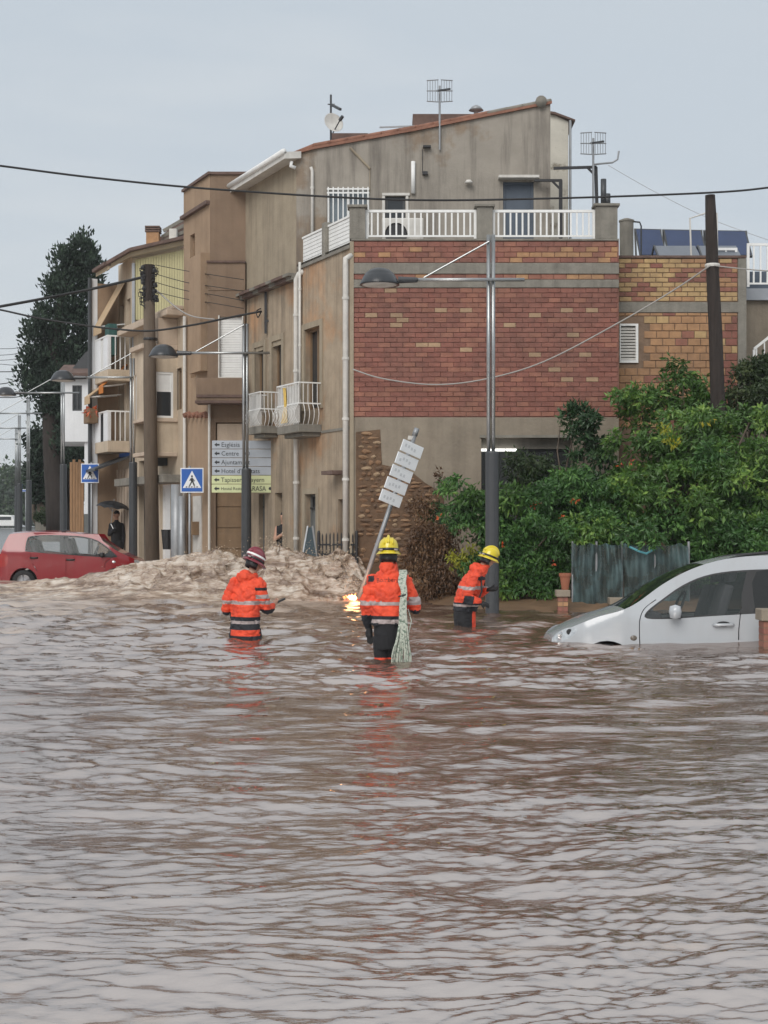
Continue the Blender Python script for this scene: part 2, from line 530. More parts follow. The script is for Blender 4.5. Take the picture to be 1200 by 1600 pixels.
def water_mat():
    m, n, b = nodes_of('muddy_water'); L = n.links.new
    g = n.nodes.new('ShaderNodeTexCoord')

    def noise(sc, st, det=3, rg=.55):
        mp_ = n.nodes.new('ShaderNodeMapping'); mp_.inputs['Scale'].default_value = st
        L(g.outputs['Object'], mp_.inputs['Vector'])
        q = n.nodes.new('ShaderNodeTexNoise'); q.inputs['Scale'].default_value = sc; q.inputs['Detail'].default_value = det
        q.inputs['Roughness'].default_value = rg
        L(mp_.outputs[0], q.inputs['Vector']); return q.outputs['Fac']
    cr_ = n.nodes.new('ShaderNodeValToRGB')
    cr_.color_ramp.elements[0].position = .35; cr_.color_ramp.elements[0].color = (.095, .054, .037, 1)
    cr_.color_ramp.elements[1].position = .68; cr_.color_ramp.elements[1].color = (.145, .088, .064, 1)
    L(noise(.5, (.6, 1, 1), 5), cr_.inputs['Fac'])
    # rags of tan froth drifting off the torrent
    sp_ = n.nodes.new('ShaderNodeSeparateXYZ'); L(g.outputs['Object'], sp_.inputs[0])
    def mr(sock, a0, a1, b0, b1):
        q = n.nodes.new('ShaderNodeMapRange'); L(sock, q.inputs['Value'])
        q.inputs['From Min'].default_value = a0; q.inputs['From Max'].default_value = a1; q.inputs['To Min'].default_value = b0; q.inputs['To Max'].default_value = b1
        return q.outputs[0]
    def mul(a, b_):
        q = n.nodes.new('ShaderNodeMath'); q.operation = 'MULTIPLY'; L(a, q.inputs[0]); L(b_, q.inputs[1]); return q.outputs[0]
    near = mul(mr(sp_.outputs['Y'], 15, 25.5, 0, 1), mr(sp_.outputs['X'], 3.0, -2.0, .25, 1))
    fn = n.nodes.new('ShaderNodeMath'); fn.operation = 'MULTIPLY_ADD'; L(near, fn.inputs[0]); fn.inputs[1].default_value = .22
    L(noise(1.6, (.3, 1, 1), 7, .68), fn.inputs[2])
    fm = mr(fn.outputs[0], .60, .76, 0, .85)
    mxc = n.nodes.new('ShaderNodeMix'); mxc.data_type = 'RGBA'; L(fm, mxc.inputs[0]); L(cr_.outputs[0], mxc.inputs[6]); mxc.inputs[7].default_value = (.46, .37, .30, 1)
    L(mxc.outputs[2], b.inputs['Base Color'])
    L(mr(fm, 0, 1, .035, .30), b.inputs['Roughness'])
    L(mr(fm, 0, 1, 6.0, 1.6), b.inputs['IOR'])
    b.inputs['Specular Tint'].default_value = (1.0, .965, .94, 1)
    b1 = n.nodes.new('ShaderNodeBump'); b1.inputs['Strength'].default_value = .58; b1.inputs['Distance'].default_value = .03
    L(noise(4.4, (.32, 1, 1), 6, .62), b1.inputs['Height'])
    b2 = n.nodes.new('ShaderNodeBump'); b2.inputs['Strength'].default_value = .55; b2.inputs['Distance'].default_value = .01
    L(noise(18, (.4, 1, 1), 4), b2.inputs['Height']); L(b1.outputs[0], b2.inputs['Normal'])
    L(b2.outputs[0], b.inputs['Normal'])
    return m


WATER = water_mat()
make_water()

# the torrent that pours out of the side street past the corner
RAPID = None


def rapid_mat():
    m, n, b = nodes_of('foaming_mud'); L = n.links.new
    g = n.nodes.new('ShaderNodeTexCoord')
    mp_ = n.nodes.new('ShaderNodeMapping'); mp_.inputs['Scale'].default_value = (.35, 1, 1.5)
    L(g.outputs['Object'], mp_.inputs['Vector'])
    q = n.nodes.new('ShaderNodeTexNoise'); q.inputs['Scale'].default_value = 4.6; q.inputs['Detail'].default_value = 8; q.inputs['Roughness'].default_value = .7
    L(mp_.outputs[0], q.inputs['Vector'])
    cr_ = n.nodes.new('ShaderNodeValToRGB')
    e = cr_.color_ramp.elements
    e[0].position = .40; e[0].color = (.15, .088, .052, 1)
    e[1].position = .62; e[1].color = (.60, .52, .44, 1)
    k = e.new(.5); k.color = (.37, .272, .195, 1)
    L(q.outputs['Fac'], cr_.inputs['Fac']); L(cr_.outputs[0], b.inputs['Base Color'])
    b.inputs['Roughness'].default_value = .12; b.inputs['IOR'].default_value = 1.9
    q2 = n.nodes.new('ShaderNodeTexNoise'); q2.inputs['Scale'].default_value = 14; q2.inputs['Detail'].default_value = 5; q2.inputs['Roughness'].default_value = .65
    L(mp_.outputs[0], q2.inputs['Vector'])
    bp = n.nodes.new('ShaderNodeBump'); bp.inputs['Strength'].default_value = .75; bp.inputs['Distance'].default_value = .05
    L(q2.outputs['Fac'], bp.inputs['Height']); L(bp.outputs[0], b.inputs['Normal'])
    return m


def rapid_height(X, Y):
    """mean height of the torrent above the still water"""
    px = CX + X / 28.0 * F
    top = np.interp(px, [-150, 0, 90, 150, 215, 260, 300, 330, 365, 400, 428, 455, 500, 535, 560, 575, 592, 620],
                    [924, 914, 907, 899, 887, 884, 874, 868, 878, 868, 853, 862, 866, 866, 872, 890, 930, 960])
    zt = np.clip(H + (HY - top) / F * 28.0, -.3, None)
    yc = np.interp(px, [0, 250, 450, 600], [28.6, 28.4, 28.0, 27.7])
    front = np.interp(px, [-100, 250, 420, 600], [2.6, 3.0, 1.9, 1.3])
    d = np.where(Y < yc, (yc - Y) / front, (Y - yc) / 4.5)
    prof = np.clip(1 - d, 0, 1)
    prof = np.where(Y < yc, prof ** 1.15, prof)
    return zt * prof - .06 * (prof <= 0.001) - .05


def make_rapids():
    xs = np.arange(-12.2, .55, .026); ys = np.arange(24.6, 31.2, .030)
    X, Y = np.meshgrid(xs, ys, indexing='xy')
    hb = rapid_height(X, Y)
    amp = np.clip(hb + .02, 0, .45)
    px = CX + X / 28.0 * F
    # long tongues of water with sharp crests
    wx = X + .5 * fbm(X * .8, Y * .8, seed=31, oct=3); wy = Y + .5 * fbm(X * .8, Y * .8, seed=37, oct=3)
    ridge = 1 - np.abs(fbm(wx * .6, wy * 1.6, seed=41, oct=3))
    ridge2 = 1 - np.abs(fbm(wx * 1.8, wy * 4.0, seed=43, oct=3))
    fine = 1 - np.abs(fbm(wx * 4.5, wy * 9, seed=47, oct=2))
    boil = np.exp(-((px - 520) / 55) ** 2) * np.exp(-((Y - 27.0) / .9) ** 2) + .8 * np.exp(-((px - 345) / 45) ** 2) * np.exp(-((Y - 27.8) / .7) ** 2) + np.exp(-((px - 425) / 28) ** 2) * np.exp(-((Y - 28.2) / .5) ** 2)
    Z = hb + amp * (1.0 * (ridge - .72) + .55 * (ridge2 - .72) + .20 * (fine - .7))
    bn = fbm(X * 3.2, Y * 3.6, seed=51, oct=4, gain=.62)
    Z += boil * (.26 * bn + .22 * np.clip(bn, 0, 1) + .02)
    Xd = X + amp * .35 * fbm(X * 3.5, Y * 3.5, seed=61, oct=3) + boil * .16 * fbm(X * 6, Y * 6, Z * 6, seed=63, oct=2)
    Yd = Y - amp * .5 * (ridge2 - .7) - boil * .2 * fbm(X * 5, Y * 5, Z * 5, seed=67, oct=3)
    nr, nc = X.shape
    idx = np.arange(nr * nc).reshape(nr, nc)
    fa = np.stack([idx[:-1, :-1], idx[:-1, 1:], idx[1:, 1:], idx[1:, :-1]], -1).reshape(-1, 4)
    keep = (Z.ravel()[fa].max(1) > -.06)
    me = np_mesh('torrent', np.stack([Xd, Yd, Z], -1).reshape(-1, 3), fa[keep], rapid_mat())
    o = bpy.data.objects.new('torrent', me); COL.objects.link(o)
    tag(o, 'brown foaming torrent heaped up where it pours past the house corner', 'torrent', kind='stuff')
    return X, Y, Z


RX, RY, RZ = make_rapids()


def make_spray():
    """thrown drops and rags of muddy foam over the boiling places"""
    mb = MB()
    spots = [(425, 852, 28.0, 26, 16, 520), (335, 868, 27.6, 34, 16, 420), (520, 880, 26.9, 38, 24, 700), (548, 905, 26.5, 18, 22, 260),
             (470, 862, 27.6, 40, 9, 200), (280, 880, 27.4, 50, 8, 160), (230, 895, 27.0, 60, 10, 120)]
    rr = random.Random(5)
    for px, py, Y, sx, sy, n in spots:
        for i in range(int(n * .8)):
            p = P(px + rr.gauss(0, sx * .6), py + rr.gauss(0, sy * .6), Y + rr.gauss(0, .25))
            r = abs(rr.gauss(0, .0038)) + .0022
            k = rr.uniform(.8, 2.6)
            d = Vector((rr.gauss(0, .6), rr.gauss(0, .4), rr.uniform(-.3, 1))).normalized()
            s1 = d.cross(Vector((0, 1, .01))).normalized(); s2 = d.cross(s1)
            vs = [p + d * r * k, p - d * r * k, p + s1 * r, p - s1 * r, p + s2 * r, p - s2 * r]
            mb.add(vs, [(0, 2, 4), (0, 4, 3), (0, 3, 5), (0, 5, 2), (1, 4, 2), (1, 3, 4), (1, 5, 3), (1, 2, 5)])
    o = mb.build('spray', mat('spray', (.58, .46, .34), .25, .2, 8), smooth=True, fix=False)
    tag(o, 'tan drops of muddy spray thrown up above the torrent', 'spray', kind='stuff')


make_spray()

# bank of wet earth under the garden
def make_bank():
    xs = np.arange(-.6, 12, .12); ys = np.arange(23.2, 29.6, .12)
    X, Y = np.meshgrid(xs, ys)
    edge = np.interp(X, [-.6, .6, 1.4, 2.2, 3.2, 12], [27.6, 26.6, 24.6, 23.75, 23.6, 23.5])
    Z = np.clip((Y - edge) / .8, -1, 1) * .10 + .04 * fbm(X * 1.5, Y * 1.5, seed=71) + .02
    idx = np.arange(X.size).reshape(X.shape)
    fa = np.stack([idx[:-1, :-1], idx[:-1, 1:], idx[1:, 1:], idx[1:, :-1]], -1).reshape(-1, 4)
    me = np_mesh('soil_bank', np.stack([X, Y, Z], -1).reshape(-1, 3), fa, mat('wet_soil', (.17, .105, .06), .55, .3, 2.5, .6, 14))
    tag(bpy.data.objects.new('soil_bank', me), kind='structure')
    COL.objects.link(bpy.data.objects['soil_bank'])


make_bank()

# pavement along the street on the left, with its kerb
D2 = Vector((-.4218, .9067, 0)); N2 = Vector((-.9067, -.4218, 0)); C0 = Vector((-.634, 28.05, 0))


def FR(p):
    """street facade frame: (metres along the street, metres out from the wall, height)"""
    return C0 + D2 * p[0] + N2 * p[1] + Vector((0, 0, p[2]))


def ft(px, out=0.0):
    """metres along the street facade (at 'out' in front of it) seen at photo column px"""
    u = (px - CX) / F
    return ((C0.x + N2.x * out) - u * (C0.y + N2.y * out)) / (u * D2.y - D2.x)


def fz(px, py, out=0.0):
    Y = C0.y + N2.y * out + D2.y * ft(px, out)
    return H + (HY - py) / F * Y


def fY(px, out=0.0):
    return C0.y + N2.y * out + D2.y * ft(px, out)


def make_pavement():
    mb = MB()
    n = 24
    for i in range(n):
        t0, t1 = 9 + i * 2.0, 9 + (i + 1) * 2.0
        def gz(t):
            y = C0.y + D2.y * t
            z = -.62 + (min(y, 46) - 28) / 18 * .66
            if y > 46: z += (min(y, 140) - 46) / 94 * .55
            return z + .13
        a, b_ = gz(t0), gz(t1)
        q = [FR((t0, -.3, a)), FR((t1, -.3, b_)), FR((t1, 2.3, b_)), FR((t0, 2.3, a)), FR((t0, 2.3, a - .2)), FR((t1, 2.3, b_ - .2))]
        mb.add(q, [(0, 1, 2, 3), (3, 2, 5, 4)])
    o = mb.build('pavement', mat('pavement', (.25, .235, .22), .45, .15, 2, .3, 14), fix=False)
    tag(o, kind='structure')


make_pavement()
# ================================================================ CORNER HOUSE
YW = 28.05                      # the brick wall stands square to the view
S = F / YW
wx = lambda px: (px - CX) / S
wz = lambda py: H + (HY - py) / S


def WF(p):                      # frame of the brick wall: (x, out towards the street, z)
    return Vector((p[0], YW - p[1], p[2]))


HA = thing('corner_house', 'tall corner house with red brick end wall, worn stucco side and railed roof terrace', 'house', (C0.x, C0.y, -.5))
XL, XR = wx(549), wx(967)
ZT = wz(376)
YU = 30.6                       # set-back upper storey
SU = F / YU
ux = lambda px: (px - CX) / SU
uz = lambda py: H + (HY - py) / SU


def UF(p):
    return Vector((p[0], YU - p[1], p[2]))


# ---- the brick end wall: rendered base with a big opening, concrete bands, bricks
op = [(wx(752), -.4), (wx(895), -.4), (wx(895), wz(684)), (wx(752), wz(684))]
mb = MB(); mb.holed([(XL, -.6), (XR, -.6), (XR, wz(652)), (XL, wz(652))], [op], WF, .45)
mb.build('rendered_base', MAT['render_low'], HA)
mb = MB(); mb.holed([(XL, wz(652)), (XR, wz(652)), (XR, ZT), (XL, ZT)], [], lambda p: WF((p[0], p[1] - .012, p[2])))
mb.build('mortar_bed', MAT['mortar_red'], HA)
for y0, y1, o_ in ((411, 428, .022), (437, 449.5, .02)):
    mb = MB(); mb.box((XL + .02, -.05, wz(y1)), (XR, o_, wz(y0)), WF); mb.build('concrete_band', MAT['concrete'], HA, bevel=.006)


def brick_mesh(key, w_, h_, d_, material):
    m = MB(); c = min(.006, h_ * .1)
    m.box((-w_ / 2, -d_, -h_ / 2), (w_ / 2, 0, h_ / 2))
    x, z = w_ / 2 - c, h_ / 2 - c
    m = MB()
    vs = [(-w_ / 2, d_, -h_ / 2), (w_ / 2, d_, -h_ / 2), (w_ / 2, d_, h_ / 2), (-w_ / 2, d_, h_ / 2),
          (-w_ / 2, c, -h_ / 2), (w_ / 2, c, -h_ / 2), (w_ / 2, c, h_ / 2), (-w_ / 2, c, h_ / 2),
          (-x, 0, -z), (x, 0, -z), (x, 0, z), (-x, 0, z)]
    m.add(vs, [(0, 1, 5, 4), (1, 2, 6, 5), (2, 3, 7, 6), (3, 0, 4, 7), (4, 5, 9, 8), (5, 6, 10, 9), (6, 7, 11, 10), (7, 4, 8, 11), (8, 9, 10, 11)])
    me = m.mesh(key, material)
    return me


def lay_bricks(parent, rows, x0, x1, bl, joint, yplane, proud, pick, limit, seed, holes=()):
    """rows: (z0,z1); one object per brick up to limit, the rest joined into one stuff part"""
    rr = random.Random(seed)
    cells = []
    for k, (z0, z1) in enumerate(rows):
        off = (bl * .5 if k % 2 else 0) + rr.uniform(-.05, .05) * bl
        x = x0 - off
        while x < x1:
            a, b_ = max(x, x0), min(x + bl - joint, x1)
            x += bl
            if b_ - a < .05: continue
            if any(h[0] < b_ and h[1] > a and h[2] < z1 and h[3] > z0 for h in holes): continue
            m = pick(rr, (a + b_) / 2, (z0 + z1) / 2)
            if m is None: continue
            cells.append((a, b_, z0, z1, m, proud + rr.uniform(-.004, .006)))
    full = [c for c in cells]
    rr.shuffle(full)
    full.sort(key=lambda c: 0 if ('yellow' in c[4] or 'pale' in c[4] or 'tan' in c[4]) else 1)
    cache = {}
    root = ROOT[parent.as_pointer()]
    rest = MB(); keys = []
    for i, (a, b_, z0, z1, m, pr) in enumerate(full):
        w_, h_ = round(b_ - a, 2), round(z1 - z0, 3)
        if i < limit:
            k = (w_, h_, m)
            if k not in cache: cache[k] = brick_mesh('brick', w_, h_, .05, MAT[m])
            o = bpy.data.objects.new('brick', cache[k]); COL.objects.link(o); o.parent = parent
            o.location = Vector(((a + b_) / 2, yplane - pr, (z0 + z1) / 2)) - root
            o.rotation_euler = (rr.uniform(-.01, .01), rr.uniform(-.004, .004), rr.uniform(-.012, .012))
        else:
            if m not in keys: keys.append(m)
            y = yplane - pr
            rest.box((a, y, z0), (b_, y + .05, z1), mi=keys.index(m))
    if rest.v:
        o = rest.build('brickwork', [MAT[k] for k in keys], parent, fix=False); o['kind'] = 'stuff'


spots = [(615, 455, 2), (697, 455, 1), (684, 484, 1), (728, 484, 1), (575, 493, 1), (617, 492, 1), (625, 500, 1), (618, 508, 1), (573, 524, 1), (622, 530, 1), (653, 538, 1),
         (673, 538, 1), (727, 546, 1), (883, 484, 1), (893, 484, 1), (885, 507, 1), (884, 521, 1), (902, 521, 1), (840, 553, 1), (922, 551, 1), (888, 590, 1), (929, 590, 1),
         (847, 508, 1), (803, 506, 1), (835, 491, 1), (848, 491, 1), (865, 576, 1), (930, 484, 1), (700, 470, 0)]


def pick_red(rr, x, z):
    px, py = CX + x * S, HY - (z - H) * S
    for sx, sy, k in spots:
        if abs(px - sx) < 7.5 and abs(py - sy) < 3.7: return 'brick_pale' if k else 'brick_tan'
    q = rr.random()
    if vnoise(x * 1.2, z * 2.0, seed=4) + rr.uniform(-.5, .5) > .62: return 'brick_orange'
    return 'brick_dark' if q < .30 else ('brick_orange' if q < .42 else 'brick_red')


def pick_top(rr, x, z):
    q = vnoise(x * 1.6, z * 9, seed=8) + rr.uniform(-.6, .6)
    return 'brick_tan' if q > .42 else ('brick_yellow' if q > .36 else ('brick_orange' if q > -.1 else ('brick_red' if q > -.5 else 'brick_dark')))


def rows_between(pa, pb, n, fn, j=.011):
    z0, z1 = fn(pa), fn(pb)
    st = (z1 - z0) / n
    return [(z0 + i * st + j / 2, z0 + (i + 1) * st - j / 2) for i in range(n)]


# top parapet courses and the wall proper: one lay so that the 300 limit holds for the wall
def pick_all(rr, x, z):
    return pick_top(rr, x, z) if z > wz(436) else pick_red(rr, x, z)


rows = rows_between(651, 450, 26, wz) + rows_between(436.6, 428.5, 1, wz) + rows_between(410.5, 377.5, 4, wz)
hole_px = [(672, 481, 3), (842, 629, 4)]
holes = [(wx(a - r), wx(a + r), wz(b + r), wz(b - r)) for a, b, r in [(842, 629, 4)]]
lay_bricks(HA, rows, XL + .03, XR - .02, .240, .011, YW, .004, pick_all, 300, 3)

# ---- the opening: a dim porch with a lit tube on its ceiling, glazed screen behind
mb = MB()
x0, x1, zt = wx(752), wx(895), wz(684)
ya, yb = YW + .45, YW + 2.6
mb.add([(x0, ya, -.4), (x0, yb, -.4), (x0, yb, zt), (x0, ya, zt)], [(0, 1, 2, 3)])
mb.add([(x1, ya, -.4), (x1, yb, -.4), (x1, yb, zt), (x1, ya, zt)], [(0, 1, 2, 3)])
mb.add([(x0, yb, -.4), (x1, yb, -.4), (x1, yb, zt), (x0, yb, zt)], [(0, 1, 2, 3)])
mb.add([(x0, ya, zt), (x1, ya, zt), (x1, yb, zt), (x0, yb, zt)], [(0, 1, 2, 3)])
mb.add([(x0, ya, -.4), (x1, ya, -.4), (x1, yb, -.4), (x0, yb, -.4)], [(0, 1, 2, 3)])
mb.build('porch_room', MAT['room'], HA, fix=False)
mb = MB(); mb.box((x0 - .03, .0, zt), (x1 + .03, .03, zt + .05), WF); mb.box((x0, -.30, zt - .20), (x1, -.24, zt - .003), WF)
mb.build('lintel', MAT['concrete'], HA)
fx = MB()
for a in (752, 800, 846, 894): fx.box((wx(a) - .015, -.40, -.3), (wx(a) + .015, -.36, zt - .2), WF)
fx.box((x0, -.40, zt - .25), (x1, -.36, zt - .203), WF)
sc_ = fx.build('glazed_screen', MAT['dark_grey'], HA)
g = MB(); g.box((x0 + .01, -.385, -.3), (x1 - .01, -.379, zt - .25), WF)
g.build('pane', glass('porch_glass', (.10, .11, .11), .08, .25), sc_)
tb = MB(); tb.tube([WF((wx(752), -.16, wz(702.5))), WF((wx(808), -.16, wz(702.5)))], .021, 10)
tl = tb.build('light_tube', emis('tube_light', (1, .99, .95), 2.2), HA, smooth=True, label='lit fluorescent tube in the dim porch')
tb = MB(); tb.lathe([(.0, -.05), (.05, -.04), (.07, 0), (.05, .04), (0, .05)], WF((wx(943), .06, wz(702))), 12)
tb.build('wall_lamp', emis('globe_light', (1, .98, .95), .9), HA, smooth=True)

# ---- rubble scar at the foot of the wall: stones bedded in earth
scar = [(556, 940), (556, 675), (594, 671), (597, 726), (640, 735), (665, 755), (694, 772), (694, 940)]
mb = MB()
mb.prism([(wx(a), wz(b)) for a, b in scar], -.2, .006, WF); mb.build('earth_bed', mat('earth_bed', (.13, .08, .048), .95, .3, 4, .8, 20), HA)
stone_mats = [mat('stone_%d' % i, c, .9, .25, 5, .6, 30) for i, c in enumerate([(.25, .145, .08), (.19, .11, .062), (.30, .185, .105), (.14, .09, .058), (.34, .24, .15)])]


def inside(poly, x, y):
    r = False; j = len(poly) - 1
    for i in range(len(poly)):
        xi, yi = poly[i]; xj, yj = poly[j]
        if (yi > y) != (yj > y) and x < (xj - xi) * (y - yi) / (yj - yi) + xi: r = not r
        j = i
    return r


def stone_mesh(seed):
    rr = random.Random(seed); m = MB()
    n = 7
    ring0, ring1 = [], []
    for k in range(n):
        a = 2 * math.pi * (k + rr.uniform(-.25, .25)) / n
        q = rr.uniform(.8, 1.1)
        ring0.append((math.cos(a) * q * .5, .06, math.sin(a) * q * .5))
        ring1.append((math.cos(a) * q * .42, -.0, math.sin(a) * q * .40))
    vs = ring0 + ring1 + [(rr.uniform(-.1, .1), -.035, rr.uniform(-.1, .1))]
    fs = [(k, (k + 1) % n, n + (k + 1) % n, n + k) for k in range(n)] + [(n + k, n + (k + 1) % n, 2 * n) for k in range(n)]
    m.add(vs, fs)
    me = m.mesh('stone', stone_mats[seed % 5], smooth=False)
    return me


SM = [stone_mesh(i) for i in range(15)]
rr = random.Random(11)
root = ROOT[HA.as_pointer()]
y = 934; row = 0
while y > 672:
    hgt = rr.uniform(5.5, 10)
    x = 556 + rr.uniform(0, 8)
    while x < 696:
        wd = rr.uniform(7, 24)
        if inside(scar, x + wd * .5, y - hgt * .5) and inside(scar, x + wd * .85, y - hgt * .5) and rr.random() < .97 and not (y > 842 and rr.random() < .6 and x < 600):
            o = bpy.data.objects.new('stone', rr.choice(SM)); COL.objects.link(o); o.parent = HA
            o.location = Vector((wx(x + wd / 2), YW - rr.uniform(.0, .03), wz(y - hgt / 2))) - root
            o.scale = (wd / S * .98, rr.uniform(.35, 1.1), hgt / S * 1.0)
            o.rotation_euler = (rr.uniform(-.15, .15), rr.uniform(-.12, .12), rr.uniform(-.15, .15))
        x += wd
    y -= hgt

# ---- corner strip and the street side, lower storeys
t_end = ft(383)
tA = ft(467)                      # below the terrace up to here, below the upper storey beyond
side_holes = {}


def frect(pxa, pxb, pya, pyb):
    """opening on the street side given by its two columns and the rows at its middle"""
    pm = (pxa + pxb) / 2
    t0, t1 = ft(pxb), ft(pxa)
    return rect(t0, t1, fz(pm, pyb), fz(pm, pya))


W1 = frect(477, 501, 512, 640)      # balcony door, near
W2 = frect(426, 441, 532, 660)
W3 = frect(399, 413, 542, 650)
Dr1 = frect(478, 495, 772, 900)
Dr2 = frect(429.5, 441, 770, 900)
Dr3 = frect(404.5, 413.5, 772, 900)
W4 = frect(528, 539, 780, 900)
ztA = wz(388)
mb = MB()
mb.holed([(0, -.6), (t_end, -.6), (t_end, fz(383, 462)), (tA, fz(467, 425)), (tA, ztA), (0, ztA)], [W1, W2, W3, Dr1, Dr2, Dr3, W4], FR, .22)
mb.build('street_wall', MAT['stucco_worn'], HA)
# coping at the top of the terrace part
mb = MB(); mb.box((-.02, -.2, ztA), (tA, .04, ztA + .06), FR); mb.build('coping', MAT['concrete'], HA)
mb = MB(); mb.box((XL - .03, -.02, -.6), (XL + .045, .03, ZT - .02), WF); mb.build('corner_strip', MAT['stucco_side'], HA)

# upper storey over the far half, flush with the street side
te = t_end
zb0, zb1 = fz(467, 427), fz(383, 462)
zc = .15
upper_t0 = ft(463)
mb = MB()
mb.holed([(upper_t0, 5.2), (te, 5.2), (te, fz(383, 285)), (upper_t0, fz(463, 238))], [], lambda p: FR((p[0], p[1] - .003, p[2])))
mb.build('upper_street_wall', MAT['stucco_side'], HA)
# tiled cornice between
for k in range(10):
    t0 = tA + (te + .1 - tA) * k / 10; t1 = tA + (te + .1 - tA) * (k + 1) / 10 - .012
    z = fz(467, 437) + (fz(383, 470) - fz(467, 437)) * (k / 9.0)
    mb = MB()
    mb.box((t0, -.05, z), (t1, .16, z + .07), FR); mb.box((t0, -.05, z + .07), (t1, .24, z + .13), FR)
    mb.build('cornice_tile', MAT['tile_dark'] if k % 3 else MAT['concrete'], HA)


def opening(parent, fr, hole, kind='door', dep=.18, material=None, glassm=None, name=None):
    (a0, z0), (a1, _), (_, z1), _ = hole
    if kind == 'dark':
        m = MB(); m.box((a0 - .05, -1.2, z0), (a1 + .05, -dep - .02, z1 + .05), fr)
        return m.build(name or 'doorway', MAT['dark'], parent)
    m = MB(); wdt = .05
    m.box((a0, -dep, z0), (a0 + wdt, -dep + .05, z1), fr); m.box((a1 - wdt, -dep, z0), (a1, -dep + .05, z1), fr)
    m.box((a0 + wdt, -dep, z1 - wdt), (a1 - wdt, -dep + .05, z1), fr); m.box((a0 + wdt, -dep, z0), (a1 - wdt, -dep + .05, z0 + wdt), fr)
    am = (a0 + a1) / 2
    if kind == 'window': m.box((am - .03, -dep, z0 + wdt), (am + .03, -dep + .05, z1 - wdt), fr)
    o = m.build(name or kind, material, parent)
    g = MB(); g.box((a0 + .01, -dep - .02, z0 + .01), (a1 - .01, -dep + .02, z1 - .01), fr)
    g.build('pane' if kind == 'window' else 'leaf', glassm or (MAT['pane'] if kind == 'window' else material), o)
    return o


opening(HA, FR, W1, 'window', .16, MAT['door_brown'])
opening(HA, FR, W2, 'window', .16, MAT['door_brown'])
opening(HA, FR, W3, 'window', .16, MAT['door_brown'])
opening(HA, FR, Dr1, 'door', .15, MAT['door_grey'])
opening(HA, FR, Dr3, 'door', .15, MAT['door_grey'])
opening(HA, FR, Dr2, 'dark', .2)
opening(HA, FR, W4, 'door', .15, mat('door_red_brown', (.12, .06, .045), .7, .2, 4))
# small grilles over the doors
for h_, s_ in ((Dr1, 1), (Dr3, 1)):
    mb = MB(); (a0, z0), (a1, _), (_, z1), _ = h_
    for k in range(5): mb.box((a0 + .04 + k * (a1 - a0 - .08) / 5, -.125, z1 - .26), (a0 + .065 + k * (a1 - a0 - .08) / 5, -.10, z1 - .03), FR)
    mb.box((a0, -.128, z1 - .30), (a1, -.09, z1 - .265), FR)
    mb.build('door_grille', MAT['black_metal'], HA)
# lintels and surrounds (pale bands)
for h_ in (W1, W2, W3, Dr1):
    (a0, z0), (a1, _), (_, z1), _ = h_
    mb = MB(); mb.box((a0 - .14, -.01, z0), (a0 - .0, .03, z1 + .12), FR); mb.box((a1 + .0, -.01, z0), (a1 + .14, .03, z1 + .12), FR); mb.box((a0, -.01, z1), (a1, .03, z1 + .12), FR)
    mb.build('surround', MAT['stucco_side'], HA)
mb = MB(); mb.box((0, -.02, fz(503, 677)), (ft(503), .02, fz(503, 673)), FR); mb.build('string_course', MAT['concrete'], HA)
mb = MB(); mb.box((ft(538) - .1, -.05, fz(530, 742)), (ft(524), .3, fz(530, 736)), FR); mb.build('door_hood', MAT['tile_dark'], HA)

# drainpipes
def pipe(parent, pts, r, material=None, name='drainpipe'):
    m = MB(); m.tube(pts, r, 10)
    o = m.build(name, material or MAT['white_dirty'], parent, smooth=True)
    c = MB()
    (x, y, z0), (_, _, z1) = pts[0], pts[-1]
    zz = min(z0, z1) + .4
    while zz < max(z0, z1) - .3:
        c = MB(); c.tube([(pts[0][0], pts[0][1], zz), (pts[0][0], pts[0][1], zz + .05)], r * 1.25, 10); zz += 1.15
        c.build('clamp', MAT['white_dirty'], o)
    return o


def fpt(px, out, z): return FR((ft(px, out), out, z))


p0 = fpt(540, .1, 0)
pipe(HA, [(p0.x, p0.y, -.5), (p0.x, p0.y, fz(540, 418)), (p0.x, p0.y, fz(540, 408)), tuple(FR((ft(540, .1) - .02, -.02, fz(540, 402))))], .055)
p1 = fpt(463, .1, 0)
pipe(HA, [(p1.x, p1.y, -.5), (p1.x, p1.y, fz(463, 440)), tuple(FR((ft(463, .1) - .04, .06, fz(463, 432)))), tuple(FR((ft(463, .1) - .12, -.02, fz(463, 428))))], .055)
p2 = fpt(468.5, .06, 0)
pipe(HA, [(p2.x, p2.y, fz(468, 660)), (p2.x, p2.y, fz(468, 412))], .028)

